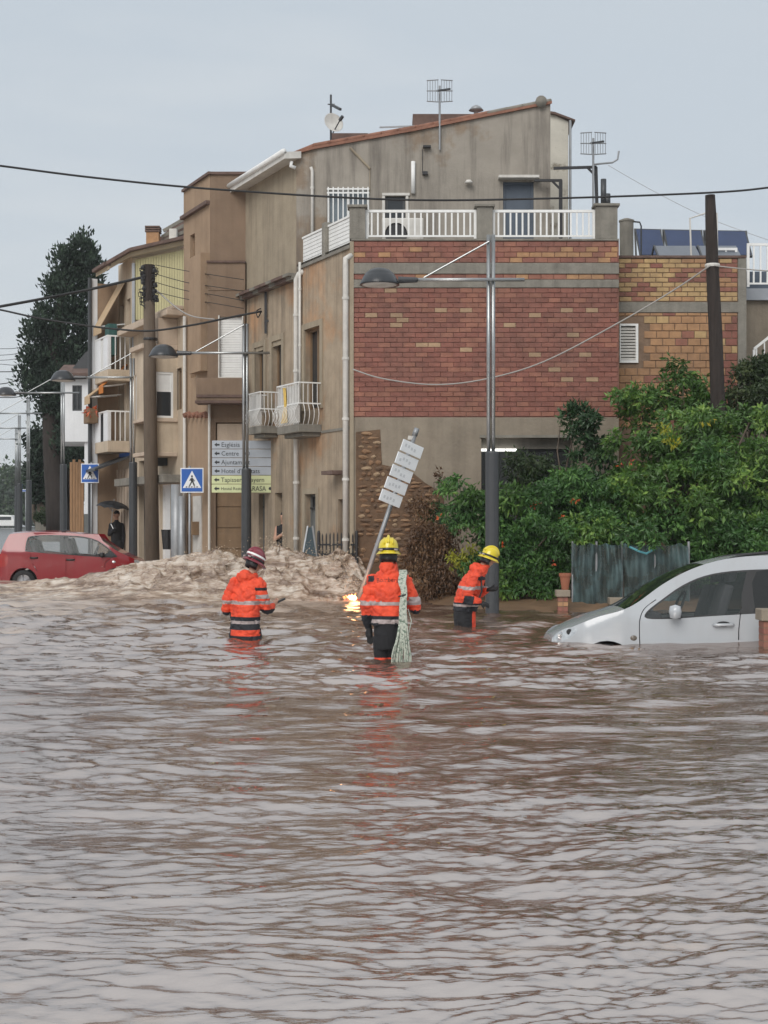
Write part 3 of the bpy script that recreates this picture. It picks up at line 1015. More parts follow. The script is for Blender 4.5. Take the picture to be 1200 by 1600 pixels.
# two iron balconies on the street side
def balcony(parent, pxw, pxr, pxl, pyt, pyb, out, nb, name='balcony'):
    """pxw: column where the slab meets the wall (near side); pxr/pxl near and far front corners"""
    t0 = ft(pxw); t1 = ft(pxl, out)
    zt_, zb_ = fz(pxr, pyt, out), fz(pxr, pyb, out)
    m = MB()
    m.box((t0, 0, zb_ - .16), (t1, out, zb_), FR)
    m.box((t0 + .08, 0, zb_ - .24), (t1 - .08, out * .75, zb_ - .163), FR)
    o = m.build(name, MAT['concrete'], parent, bevel=.012)
    r = MB(); s_ = .011

    def rod(a, b, w=s_): r.bar(FR(a), FR(b), w * 2, w * 2)
    for zz in (zt_, (zt_ + zb_) / 2):
        rod((t0, out, zz), (t1, out, zz), .013); rod((t0, 0, zz), (t0, out, zz), .013); rod((t1, 0, zz), (t1, out, zz), .013)
    rl = r.build('hand_rail', MAT['white_metal'], o)
    q = MB()
    zm = (zt_ + zb_) / 2

    def bel(t, ou, dt, do):
        # bellied baluster: straight above, bulging out below the middle rail
        pts = []
        for i in range(7):
            f = i / 6.0
            b_ = math.sin(f * math.pi) * .09
            pts.append(FR((t + dt * b_, ou + do * b_, zb_ + (zm - zb_) * f)))
        pts.append(FR((t, ou, zt_)))
        q.tube(pts, .007, 5)
    n1 = int((t1 - t0) / .085)
    for i in range(n1 + 1): bel(t0 + (t1 - t0) * i / n1, out, 0, 1)
    for i in range(1, 5): bel(t0, out * i / 5, -1, 0); bel(t1, out * i / 5, 1, 0)
    q.build('balusters', MAT['white_metal'], o)['kind'] = 'stuff'
    # a mat tied behind the front rail
    w_ = MB(); w_.box((t0 + .03, out - .04, zb_ + .03), (t1 - .03, out - .025, zt_ - .04), FR)
    w_.build('screen_mat', mat('screen_mat', (.47, .45, .42), .9, .2, 14, .4, 60, stretch=(1, 1, 5)), o)
    return o


balcony(HA, 503, 467, 433, 597, 662, .50, 10)
balcony(HA, 436, 412, 388, 611, 664, .42, 9)
mb = MB()   # yellow and orange cloth tied to the rail
mb.prism([(ft(446, .52), fz(446, 606, .52)), (ft(442, .52), fz(442, 606, .52)), (ft(444, .52), fz(444, 634, .52)), (ft(439, .52), fz(440, 662, .52)), (ft(449, .52), fz(449, 660, .52))], .512, .522, FR)
mb.build('ribbon', mat('ribbon', (.62, .42, .10), .9, .4, 9), HA)

# steel bracket standing off the wall
mb = MB()
pb = ft(415, .05)
A_ = FR((pb, .05, fz(415, 445, .05))); B_ = FR((pb, .05, fz(415, 521, .05)))
mb.bar(A_, B_, .05)
mb.bar(A_ + Vector((0, 0, -.12)), P(505, 458, A_.y - .3), .04); mb.bar(B_ + Vector((0, 0, .28)), P(504, 509, A_.y - .3), .04)
mb.build('cable_bracket', MAT['black_metal'], HA)

# ---- roof terrace: floor, piers, railings
mb = MB(); mb.add([(XL, YW, ZT - .02), (XR, YW, ZT - .02), (XR, YU, ZT - .02), (XL - 1.2, YU, ZT - .02)], [(0, 1, 2, 3)])
mb.build('terrace_floor', MAT['concrete'], HA, fix=False)
mb = MB(); mb.box((XL, -.3, ZT), (XR, .02, ZT + .035), WF); mb.build('terrace_coping', MAT['concrete'], HA)
z_rail = wz(326)
for a, b_, yt in ((546, 571, 324), (745, 770, 323), (931, 965, 322)):
    mb = MB(); mb.box((wx(a), -.28, ZT + .037), (wx(b_), .0, wz(yt)), WF); mb.box((wx(a) - .04, -.32, wz(yt)), (wx(b_) + .04, .04, wz(yt) + .05), WF)
    mb.build('terrace_pier', MAT['concrete'], HA, bevel=.008)


def railing(parent, fr, a0, a1, z0, z1, n, out=-.12, name='railing', thick=.032):
    m = MB()
    m.box((a0, out - .02, z1 - .05), (a1, out + .02, z1), fr); m.box((a0, out - .015, z0 + .05), (a1, out + .015, z0 + .085), fr)
    m.box((a0, out - .02, z0), (a0 + .05, out + .02, z1 - .05), fr); m.box((a1 - .05, out - .02, z0), (a1, out + .02, z1 - .05), fr)
    o = m.build(name, MAT['white_paint'], parent)
    for i in range(1, n):
        x = a0 + (a1 - a0) * i / n
        q = MB(); q.box((x - thick / 2, out - .012, z0 + .086), (x + thick / 2, out + .012, z1 - .051), fr); q.build('baluster', MAT['white_paint'], o)
    return o


railing(HA, WF, wx(571), wx(745), ZT + .04, z_rail, 18)
railing(HA, WF, wx(770), wx(931), ZT + .04, z_rail, 17)
# the terrace parapet on the street side: white panels between piers
zp0, zp1 = ztA + .06, ztA + .06 + .62
tpier = ft(505)
for t0, t1 in ((.18, tpier - .08), (tpier + .08, tA - .02)):
    mb = MB(); mb.box((t0, -.12, zp0 + .03), (t1, -.09, zp1 - .04), FR)
    pn = mb.build('parapet_panel', MAT['white_paint'], HA)
    for k in range(7):
        z = zp0 + .06 + k * .075
        q = MB(); q.box((t0 + .02, -.088, z), (t1 - .02, -.078, z + .06), FR); q.build('slat', MAT['white_paint'], pn)
    q = MB(); q.box((t0, -.14, zp1 - .04), (t1, -.06, zp1), FR); q.box((t0, -.14, zp0), (t1, -.06, zp0 + .03), FR); q.build('rail', MAT['white_paint'], pn)
mb = MB(); mb.box((tpier - .08, -.2, zp0), (tpier + .08, .0, zp1 + .06), FR); mb.build('terrace_pier', MAT['concrete'], HA, bevel=.008)

# ---- set-back upper storey, seen from its gable
gx0 = ux(463); gx1 = ux(860)
gout = [(gx0, ZT - .3), (gx1, ZT - .3), (gx1, uz(163)), (ux(845), uz(166)), (ux(650), uz(205)), (ux(490), uz(234)), (gx0, uz(241))]
Wb = rect(ux(511), ux(577), uz(368), uz(294))
Wd = rect(ux(602), ux(633), uz(395), uz(307))
Wg = rect(ux(786), ux(834), uz(395), uz(284))
mb = MB(); mb.holed(gout, [Wb, Wd, Wg], UF, .2); mb.build('gable_wall', MAT['stucco_upper'], HA)
opening(HA, UF, Wb, 'window', .14, MAT['white_paint'], glassm=glass('pale_pane', (.20, .24, .27), .1))
opening(HA, UF, Wd, 'door', .1, MAT['dark_grey'], glassm=MAT['pane'])
opening(HA, UF, Wg, 'door', .1, MAT['door_blue'])
mb = MB()
for i in range(9):
    x = ux(513) + (ux(575) - ux(513)) * i / 8
    mb.box((x - .012, .03, uz(368)), (x + .012, .055, uz(293)), UF)
for py in (296, 302, 350): mb.box((ux(511), .028, uz(py) - .015), (ux(577), .052, uz(py) + .015), UF)
mb.build('window_grille', MAT['white_paint'], HA)
mb = MB(); mb.box((ux(597), -.01, uz(306)), (ux(640), .04, uz(302)), UF); mb.box((ux(597), -.01, ZT), (ux(601.5), .03, uz(306)), UF); mb.box((ux(634), -.01, ZT), (ux(638), .03, uz(306)), UF)
mb.build('door_frame', MAT['white_dirty'], HA)
mb = MB(); mb.box((ux(778), -.01, uz(281)), (ux(841), .22, uz(277)), UF); mb.build('lintel', MAT['white_dirty'], HA)
# far closing walls and sloping roof
mb = MB()
bx0, bx1, by0, by1 = gx0, gx1, YU, YU + 5.0
o2 = D2 * (5.0 / D2.y)
mb.add([(gx1, YU, ZT - 3), (gx1 + o2.x, YU + 5, ZT - 3), (gx1 + o2.x, YU + 5, uz(170)), (gx1, YU, uz(170))], [(0, 1, 2, 3)])
mb.add([(XR, YW, -.6), (XR, YW + 6, -.6), (XR, YW + 6, ZT - .03), (XR, YW, ZT - .03)], [(0, 1, 2, 3)])
mb.build('rear_wall', MAT['stucco_side'], HA, fix=False)
pr = [(ux(448), uz(250)), (ux(463), uz(241)), (ux(490), uz(234)), (ux(650), uz(205)), (ux(845), uz(166)), (ux(862), uz(163))]
mb = MB(); sl_ = D2 * ((fY(383) - YU) / D2.y)
for a, b_ in zip(pr[:-1], pr[1:]):
    q = [Vector((a[0], YU - .06, a[1] + .0)), Vector((b_[0], YU - .06, b_[1] + .0))]
    vs = [q[0], q[1], q[1] + sl_, q[0] + sl_]; vs += [v + Vector((0, 0, .055)) for v in vs]
    mb.add(vs, [(0, 3, 2, 1), (4, 5, 6, 7), (0, 1, 5, 4), (1, 2, 6, 5), (2, 3, 7, 6), (3, 0, 4, 7)])
rf = mb.build('roof', MAT['tile'], HA)
# verge tiles, one by one up the gable
verge = [(ux(a), uz(b) + .055) for a, b in ((452, 247), (490, 231), (650, 203), (845, 164), (858, 162))]
acc = []
for a, b_ in zip(verge[:-1], verge[1:]):
    L_ = math.hypot(b_[0] - a[0], b_[1] - a[1]); n = max(1, int(L_ / .36))
    for i in range(n):
        f0, f1 = i / n, (i + 1) / n
        acc.append(((a[0] + (b_[0] - a[0]) * f0, a[1] + (b_[1] - a[1]) * f0), (a[0] + (b_[0] - a[0]) * f1, a[1] + (b_[1] - a[1]) * f1)))
for k, (a, b_) in enumerate(acc):
    q = MB(); q.tube([(a[0], YU + .02, a[1] - .015), (b_[0] + .05, YU + .02, b_[1] + .012)], [.058, .046], 9)
    q.build('verge_tile', MAT['tile'] if k < len(acc) * .72 else MAT['concrete'], rf, smooth=True)
q = MB(); q.tube([(ux(845), YU - .1, uz(160)), (ux(845), YU + 2, uz(160))], .12, 10); q.build('ridge_tile', MAT['concrete'], rf, smooth=True)
# white boxed eave with gutter on the street side
mb = MB()
ta, tb_ = upper_t0 - .15, te + .35
for k in range(1):
    za, zb_ = fz(463, 249), fz(383, 296)
    vs = [FR((ta, -.05, za)), FR((tb_, -.05, za)), FR((tb_, .32, za - .05)), FR((ta, .32, za - .05))]
    vs += [v + Vector((0, 0, .14)) for v in vs]
    mb.add(vs, [(0, 3, 2, 1), (4, 5, 6, 7), (0, 1, 5, 4), (1, 2, 6, 5), (2, 3, 7, 6), (3, 0, 4, 7)])
mb.build('boxed_eave', MAT['white_dirty'], HA)
mb = MB()
ea = FR((ta, .33, fz(463, 249) + .10)); eb = FR((tb_, .33, fz(463, 249) + .10))
mb.tube([ea, eb], .06, 8); mb.build('gutter', MAT['white_paint'], HA, smooth=True)
mb = MB(); q0 = UF((ux(456), .12, uz(255)))
mb.tube([q0, UF((ux(455), .14, uz(262))), UF((ux(462), .10, uz(264)))], .04, 8); mb.build('gutter_elbow', MAT['white_paint'], HA, smooth=True)
pipe(HA, [tuple(UF((ux(488), .05, ZT))), tuple(UF((ux(488), .05, uz(268)))), tuple(UF((ux(486), .05, uz(262))))], .032)
mb = MB(); mb.tube([UF((ux(645.5), .04, uz(303))), UF((ux(645.5), .04, uz(253)))], .045, 8); mb.build('vent_pipe', MAT['white_paint'], HA, smooth=True)
mb = MB(); mb.tube([UF((ux(547), .02, uz(231))), UF((ux(578), .02, uz(264)))], .025, 6); mb.tube([UF((ux(578), .015, uz(264))), UF((ux(578), .015, uz(300)))], .009, 6); mb.build('wall_conduit', MAT['stucco_side'], HA)
mb = MB(); mb.box((ux(661), .0, uz(232)), (ux(673), .12, uz(229)), UF); mb.tube([UF((ux(660), .02, uz(233))), UF((ux(660), .02, uz(271)))], .006, 6); mb.box((ux(660), 0, uz(274)), (ux(668), .09, uz(269)), UF)
mb.build('floodlight', MAT['black_metal'], HA)
mb = MB(); mb.lathe([(0, .06), (.05, .05), (.09, 0), (.07, -.02), (0, -.03)], UF((ux(732), .1, uz(287))), 12); mb.build('wall_light', MAT['white_dirty'], HA, smooth=True)
# pergola irons at the right end of the terrace
mb = MB()
yy = YU - .2
pa = lambda a, b: P(a, b, yy)
mb.bar(pa(835, 282), pa(878, 282), .05); mb.bar(pa(876, 282), pa(876, 380), .07); mb.bar(pa(862, 282), pa(876, 296), .04)
mb.build('pergola_iron', MAT['black_metal'], HA)
mb = MB(); yy = YU - 1.6
mb.bar(pa(865, 263), pa(932, 261), .05); mb.bar(pa(931, 261), pa(934, 372), .06); mb.bar(pa(918, 262), pa(932, 276), .04)
mb.build('pergola_iron', MAT['black_metal'], HA)
mb = MB(); mb.tube([P(943, 322, YW + .2), P(943, 280, YW + .2)], .055, 10); mb.tube([P(949, 322, YW + .2), P(949, 303, YW + .2)], .06, 10)
mb.build('flue', MAT['dark_grey'], HA, smooth=True)
mb = MB(); mb.lathe([(.05, 0), (.05, .12), (.16, .13), (.10, .2), (.03, .24), (0, .25)], P(744, 182, YU + .8), 12); mb.build('chimney_cowl', MAT['grey_metal'], HA, smooth=True)
for (a, b_, c_, d_) in ((645, 760, 178, 200), (516, 575, 208, 218)):
    mb = MB(); q0 = P(a, d_ + 6, YU + 1.2); q1 = P(b_, c_, YU + 1.2); mb.box((q0.x, YU + 1.2, q0.z), (q1.x, YU + 1.9, q1.z)); mb.build('chimney_stack', MAT['tile_dark'], HA)
mb = MB(); mb.bar(P(593, 199, YU + 1), P(648, 197, YU + 1), .03); mb.build('roof_rod', MAT['grey_metal'], HA)


# ---- things on the roof
def grid_antenna(px, py, Y, mast_py, label, arm=False):
    base = P(px, mast_py, Y)
    t = thing('aerial', label, 'antenna', base, 'television aerials on the roofs')
    m = MB(); m.tube([base, P(px, py - 8, Y)], .022, 6); m.build('mast', MAT['grey_metal'], t)
    s_ = Y / F
    for sg in (-1, 1):
        g = MB()
        for i in range(5):
            x = px + sg * (3 + i * 4.0)
            g.tube([P(x, py - 17, Y - .25 + i * .04), P(x, py + 17, Y - .25 + i * .04)], .006, 4)
        for yy_ in (-17, 0, 17): g.tube([P(px + sg * 2, py + yy_ * 1.02, Y - .25), P(px + sg * 20, py + yy_ * .95, Y - .09)], .011, 4)
        g.build('grid_reflector', MAT['grey_metal'], t)
    m = MB(); m.bar(P(px - 4, py, Y - .1), P(px + 16, py - 3, Y - .5), .035); m.build('boom', MAT['dark_grey'], t)
    if arm:
        m = MB(); m.tube([P(px, py + 33, Y), P(px + 30, py + 30, Y), P(px + 38, py + 25, Y), P(px + 40, py + 12, Y)], .02, 6); m.build('side_arm', MAT['grey_metal'], t)
    return t


grid_antenna(687, 142, YU - .05, 234, 'grid television aerial on mast fixed to the stained gable wall')
grid_antenna(927, 224, YU - 1.7, 330, 'grid television aerial with bent side arm beside the flue pipe', True)
b0 = P(517, 222, YU + .3)
ds = thing('satellite_dish', 'pale round satellite dish with small aerial above the tiled roof edge', 'satellite dish', b0)
m = MB(); m.tube([b0, P(517, 148, YU + .3)], .022, 6); m.bar(P(517, 163, YU + .3), P(532, 171, YU - .1), .05); m.bar(P(512, 163, YU + .3), P(523, 163, YU + .3), .02); m.build('mast', MAT['dark_grey'], ds)
ctr = P(520, 193, YU + .05); nrm = Vector((.45, -.85, .28)).normalized()
rot = nrm.to_track_quat('Z', 'Y').to_matrix()
m = MB(); m.lathe([(0, 0), (.08, .004), (.15, .016), (.205, .035), (.215, .05), (.205, .045), (.15, .026), (0, .01)], fr=lambda q: ctr + rot @ q, n=24); m.build('dish', MAT['white_dirty'], ds, smooth=True)
m = MB(); m.bar(ctr - Vector((0, 0, .2)), ctr + nrm * .25 + Vector((.06, 0, -.03)), .018); m.bar(ctr + nrm * .22 + Vector((.05, 0, -.05)), ctr + nrm * .3 + Vector((.08, 0, 0)), .05); m.build('feed_arm', MAT['dark_grey'], ds)
# air-conditioning unit and clutter on the terrace
acp = P(630, 376, YW + .9)
ac = thing('air_conditioner', 'pale air conditioner standing behind the terrace railing by the dark door', 'air conditioner', acp)
m = MB(); m.box((acp.x - .42, acp.y, ZT), (acp.x + .40, acp.y + .3, ZT + .62)); m.build('casing', MAT['white_dirty'], ac, bevel=.02)
m = MB(); m.lathe([(.0, 0), (.2, 0), (.22, .01), (.22, .03)], fr=lambda q: Vector((acp.x - .14 + q.x, acp.y - .004 - q.z, ZT + .3 + q.y)), n=20); m.build('fan_grille', MAT['black_metal'], ac)
acp = P(520, 330, YU - .2)

# ================================================================ NEIGHBOUR WITH YELLOW BRICK
YB = 28.7; SB = F / YB
bx = lambda px: (px - CX) / SB
bz = lambda py: H + (HY - py) / SB
def BF(p): return Vector((p[0], YB - p[1], p[2]))


HB = thing('brick_annex', 'lower annex of mottled yellow brick beside the red brick wall', 'house', (bx(1060), YB, -.5))
mb = MB(); mb.holed([(bx(966), -.6), (bx(1165), -.6), (bx(1165), bz(402)), (bx(966), bz(402))], [rect(bx(968), bx(997), bz(567), bz(506))], lambda p: BF((p[0], p[1] - .012, p[2])), .1)
mb.build('mortar_bed', MAT['mortar'], HB)
mb = MB(); mb.box((bx(966), -.05, bz(488)), (bx(1165), .012, bz(472)), BF); mb.build('concrete_band', MAT['concrete'], HB)
mb = MB(); mb.box((bx(1153), -.05, -.5), (bx(1166), .016, bz(404)), BF); mb.build('corner_pilaster', MAT['concrete'], HB)
mb = MB(); mb.box((bx(965), -.3, bz(403)), (bx(1166), .03, bz(399.5)), BF); mb.build('coping', MAT['tile_dark'], HB)
mb = MB(); mb.add([(bx(966), YB, bz(404)), (bx(1165), YB, bz(404)), (bx(1165), YB + 5, bz(404)), (bx(966), YB + 5, bz(404))], [(0, 1, 2, 3)])
mb.add([(bx(1165), YB, -.6), (bx(1165), YB + 5, -.6), (bx(1165), YB + 5, bz(404)), (bx(1165), YB, bz(404))], [(0, 1, 2, 3)])
mb.build('roof_deck', MAT['concrete'], HB, fix=False)


def pick_yel(rr, x, z):
    q = vnoise(x * 2.4, z * 7, seed=14) + rr.uniform(-.7, .7)
    low = z < bz(489)
    if x > bx(1128): q -= .45
    if low: return 'brick_tan' if q > -.35 else ('brick_yellow' if q > -.5 else ('brick_orange' if q > -.75 else 'brick_red'))
    return 'brick_yellow' if q > .0 else ('brick_tan' if q > -.3 else ('brick_orange' if q > -.55 else 'brick_red'))


rows = rows_between(668, 494, 15, bz, .013) + rows_between(493.5, 489, 1, bz, .006) + rows_between(471, 404, 9, bz, .013)
lay_bricks(HB, rows, bx(967), bx(1152), .245, .013, YB, .004, pick_yel, 300, 9, holes=[(bx(968), bx(998), bz(568), bz(505))])
# louvred vent
lv = MB(); a0, a1, z0, z1 = bx(968), bx(997), bz(567), bz(506)
lv.box((a0, -.06, z0), (a1, .03, z0 + .05), BF); lv.box((a0, -.06, z1 - .04), (a1, .03, z1), BF); lv.box((a1 - .05, -.06, z0 + .05), (a1, .03, z1 - .04), BF); lv.box((a0, -.06, z0 + .05), (a0 + .02, .03, z1 - .04), BF)
lo_ = lv.build('louvre_vent', MAT['white_paint'], HB)
for k in range(11):
    z = z0 + .06 + k * (z1 - z0 - .12) / 11
    q = MB(); q.add([BF((a0 + .02, .0, z)), BF((a1 - .05, .0, z)), BF((a1 - .05, -.05, z + .05)), BF((a0 + .02, -.05, z + .05)), BF((a0 + .02, .0, z + .012)), BF((a1 - .05, .0, z + .012)), BF((a1 - .05, -.05, z + .062)), BF((a0 + .02, -.05, z + .062))],
                     [(0, 3, 2, 1), (4, 5, 6, 7), (0, 1, 5, 4), (1, 2, 6, 5), (2, 3, 7, 6), (3, 0, 4, 7)])
    q.build('slat', MAT['white_dirty'], lo_)
q = MB(); q.box((a0 + .01, -.09, z0 + .02), (a1 - .02, -.07, z1 - .02), BF); q.build('backing', MAT['dark'], lo_)

# grey tank, solar panels and rails on the annex roof
tk = P(979, 399, YB + .8)
t = thing('water_tank', 'grey upright water tank between terrace pier and solar panels', 'tank', tk)
m = MB(); m.lathe([(0, -.1), (.14, -.1), (.14, .66), (.155, .67), (.155, .70), (.05, .74), (0, .745)], tk, 18); m.build('shell', MAT['concrete'], t, smooth=False)
m = MB(); m.tube([tk + Vector((.1, 0, .68)), tk + Vector((.26, -.02, .66)), tk + Vector((.29, -.02, .58)), tk + Vector((.29, -.02, -.1))], .018, 6); m.build('pipe', MAT['dark_grey'], t)
for i, (a, b_) in enumerate(((992, 1036), (1036, 1100), (1100, 1170))):
    Y = YB + 3.2
    q = [P(a + 8, 400, Y - .6), P(b_ + 6, 400, Y - .6), P(b_ - 4, 358 + i * 1.2, Y), P(a + 0, 357 + i * 1.2, Y)]
    o = thing('solar_panel', ['blue solar panel nearest the grey tank', 'blue solar panel behind the dark wooden pole', 'rightmost blue solar panel of the rear row'][i], 'solar panel', q[0], 'solar panels on the annex roof')
    nn = (q[1] - q[0]).cross(q[3] - q[0]).normalized()
    m = MB(); m.add(q + [v - nn * .05 for v in q], [(0, 1, 2, 3), (7, 6, 5, 4), (0, 4, 5, 1), (1, 5, 6, 2), (2, 6, 7, 3), (3, 7, 4, 0)]); fr_ = m.build('frame', MAT['dark_grey'], o)
    ins = [q[0].lerp(q[2], .04), q[1].lerp(q[3], .04), q[2].lerp(q[0], .04), q[3].lerp(q[1], .04)]
    m = MB(); m.add([v + nn * (.006 if nn.y < 0 else -.006) for v in ins] + [v for v in ins], [(0, 1, 2, 3), (7, 6, 5, 4), (0, 4, 5, 1), (1, 5, 6, 2), (2, 6, 7, 3), (3, 7, 4, 0)]); m.build('cell_sheet', MAT['panel_blue'], o)
    m = MB(); m.bar(q[3] + nn * 0, P(a + 2, 402, Y + .3), .04); m.bar(q[2], P(b_ - 2, 402, Y + .3), .04); m.build('stand', MAT['grey_metal'], o)
for i, (a, b_) in enumerate(((1022, 1086), (1090, 1150))):
    Y = YB + 1.8
    q = [P(a + 7, 402, Y - .5), P(b_ + 9, 402, Y - .5), P(b_, 384, Y), P(a, 384, Y)]
    o = thing('low_panel', ['left grey tilted panel of the low front row', 'right grey tilted panel of the low front row'][i], 'solar panel', q[0], 'low panels on the annex roof')
    m = MB(); dn = Vector((0, .02, -.04)); m.add(q + [v + dn for v in q], [(0, 1, 2, 3), (7, 6, 5, 4), (0, 4, 5, 1), (1, 5, 6, 2), (2, 6, 7, 3), (3, 7, 4, 0)]); m.build('sheet', mat('low_panel_%d' % i, (.13, .145, .17), .35, .1, 4), o)
    m = MB(); m.bar(q[3], P(a - 4, 402, Y + .1), .03); m.bar(q[0], q[3], .035); m.build('stand', MAT['dark_grey'], o)
m_ = thing('pipe_frame', 'thin pale pipe hoop standing beside the dark pole on the annex', 'pipe frame', P(1079, 400, YB + .6))
m = MB(); m.tube([P(1080, 402, YB + .6), P(1078, 341, YB + .6), P(1103, 333, YB + .9), P(1120, 333, YB + 1.1), P(1121, 402, YB + 1.1)], .018, 6); m.build('hoop', MAT['white_dirty'], m_)

# house at the right edge: terrace with white rails and an outside stair
HC = thing('terrace_house', 'house at the right edge with white terrace rails and outside stair', 'house', P(1185, 800, 29.6))
Yc = 29.6; cf = lambda p: Vector((p[0], Yc - p[1], p[2]))
cx_ = lambda px: (px - CX) / F * Yc; cz_ = lambda py: H + (HY - py) / F * Yc
mb = MB(); mb.box((cx_(1166), -.4, -.6), (cx_(1300), -.0, cz_(470)), cf); mb.build('wall', MAT['render_low'], HC)
mb = MB(); mb.box((cx_(1164), -3, cz_(470)), (cx_(1300), .12, cz_(452)), cf); mb.build('slab', mat('slab_grey', (.30, .32, .35), .8, .1, 3), HC)
mb = MB(); mb.box((cx_(1150), -3.2, cz_(452)), (cx_(1320), -2.9, cz_(386)), cf); mb.build('back_wall', MAT['door_blue'], HC)
railing(HC, cf, cx_(1166), cx_(1262), cz_(449), cz_(381), 9, .05)
railing(HC, lambda p: Vector((p[0], Yc + .7 - p[1], p[2])), cx_(1128), cx_(1164), cz_(412), cz_(378), 2, .05)
mb = MB()
for i in range(9):
    a = 1172 + i * 12; zt_ = cz_(546 - i * 9.5)
    mb.box((cx_(a) - .012, .5, zt_ - 1.0), (cx_(a) + .012, .524, zt_), cf)
mb.bar(cf((cx_(1168), .51, cz_(550))), cf((cx_(1272), .51, cz_(468))), .05); mb.bar(cf((cx_(1168), .51, cz_(550) - .55)), cf((cx_(1272), .51, cz_(468) - .55)), .03)
mb.bar(cf((cx_(1168), .51, cz_(551))), cf((cx_(1168), .51, cz_(625))), .05)
mb.build('stair_rail', MAT['white_paint'], HC)
mb = MB()
for i in range(8): mb.box((cx_(1170 + i * 14), -.02, cz_(640 - i * 11)), (cx_(1186 + i * 14), .6, cz_(629 - i * 11)), cf)
mb.build('stair_flight', MAT['concrete'], HC)

# white-plastered house behind the terrace
HD = thing('plaster_house', 'narrow flaking white plaster house end behind the gable', 'house', P(877, 500, 33))
Yd = 33.5; q0, q1 = P(850, 500, Yd), P(888, 180, Yd)
mb = MB(); mb.holed([(q0.x, 3), (q1.x, 3), (q1.x, P(0, 190, Yd).z), (P(862, 0, Yd).x, P(0, 178, Yd).z), (q0.x, P(0, 176, Yd).z)], [], lambda p: Vector((p[0], Yd - p[1], p[2]))); mb.add([(q1.x, Yd, 3), (q1.x + .5, Yd + 4, 3), (q1.x + .5, Yd + 4, P(0, 190, Yd).z), (q1.x, Yd, P(0, 190, Yd).z)], [(0, 1, 2, 3)])
mb.build('wall', MAT['plaster_old'], HD, fix=False)
mb = MB(); mb.prism([(P(855, 0, Yd).x, P(0, 178, Yd).z), (P(866, 0, Yd).x, P(0, 180, Yd).z), (P(898, 0, Yd).x, P(0, 191, Yd).z), (P(898, 0, Yd).x, P(0, 188.5, Yd).z), (P(866, 0, Yd).x, P(0, 176.5, Yd).z), (P(855, 0, Yd).x, P(0, 175, Yd).z)], -3.5, .1, lambda p: Vector((p[0], Yd - p[1], p[2])))
mb.build('roof', MAT['tile_dark'], HD)
mb = MB(); q = P(891, 188, Yd - .1); mb.tube([q, Vector((q.x, q.y, 4))], .03, 6); mb.build('drainpipe', MAT['grey_metal'], HD)
# ================================================================ HOUSES DOWN THE STREET
class Fac:
    """a street front running away from the view, starting at photo column px at distance Y"""
    def __init__(s, px, Y):
        s.o = Vector(((px - CX) / F * Y, Y, 0))

    def fr(s, p):
        return s.o + D2 * p[0] + N2 * p[1] + Vector((0, 0, p[2]))

    def t(s, px, out=0.0):
        u = (px - CX) / F
        return ((s.o.x + N2.x * out) - u * (s.o.y + N2.y * out)) / (u * D2.y - D2.x)

    def Y(s, px, out=0.0):
        return s.o.y + N2.y * out + D2.y * s.t(px, out)

    def z(s, px, py, out=0.0):
        return H + (HY - py) / F * s.Y(px, out)

    def rect(s, pa, pb, ya, yb, out=0.0):
        pm = (pa + pb) / 2
        return rect(s.t(pb, out), s.t(pa, out), s.z(pm, yb, out), s.z(pm, ya, out))


class Flat:
    """a wall square to the view at distance Y"""
    def __init__(s, Y): s.Y = Y; s.k = F / Y

    def fr(s, p): return Vector((p[0], s.Y - p[1], p[2]))

    def x(s, px): return (px - CX) / s.k

    def z(s, py): return H + (HY - py) / s.k

    def rect(s, pa, pb, ya, yb): return rect(s.x(pa), s.x(pb), s.z(yb), s.z(ya))

    def box(s, mb, pa, pb, ya, yb, o0, o1): return mb.box((s.x(pa), o0, s.z(yb)), (s.x(pb), o1, s.z(ya)), s.fr)


# ---- tan house next door
YBt = fY(383) - .02
T = thing('tan_house', 'tan rendered house with white roller shutter next to the corner house', 'house', P(328, 880, YBt))
fl = Flat(YBt); fc = Fac(328, YBt)
zt = fl.z(273)
t1 = fc.t(287)
mb = MB()
mb.holed([(fl.x(328), -.6), (fl.x(400), -.6), (fl.x(400), zt), (fl.x(328), zt)], [fl.rect(344, 379, 496, 590), fl.rect(337, 379, 660, 900)], fl.fr, .2)
mb.build('side_wall', MAT['stucco_tan_dark'], T)
wn = [fc.rect(297, 304.5, 366, 438), fc.rect(298, 306, 518, 590)]
mb = MB(); mb.holed([(0, -.6), (t1, -.6), (t1, zt), (0, zt)], wn, fc.fr, .2); mb.build('street_wall', MAT['stucco_tan'], T)
for w_ in wn: opening(T, fc.fr, w_, 'window', .15, MAT['door_brown'])
mb = MB(); mb.add([fc.fr((0, 0, zt)), fc.fr((t1, 0, zt)), fc.fr((t1, -4, zt)), Vector((fl.x(400), YBt, zt))], [(0, 1, 2, 3)]); mb.add([fc.fr((t1, 0, -.6)), fc.fr((t1, -4, -.6)), fc.fr((t1, -4, zt)), fc.fr((t1, 0, zt))], [(0, 1, 2, 3)])
mb.build('flat_roof', MAT['concrete'], T, fix=False)
mb = MB(); mb.box((-.06, -.2, zt), (t1, .06, zt + .06), fc.fr); mb.build('coping', MAT['tile_dark'], T)
mb = MB(); mb.box((fl.x(327), -.2, zt), (fl.x(400), .05, zt + .06), fl.fr); mb.build('coping', MAT['tile_dark'], T)
mb = MB(); mb.box((0, 0, fc.z(310, 330)), (t1, .10, fc.z(310, 330) + .08), fc.fr); mb.build('string_course', MAT['tile_dark'], T)
mb = MB(); fl.box(mb, 324.5, 383, 411, 594, 0, .12); 
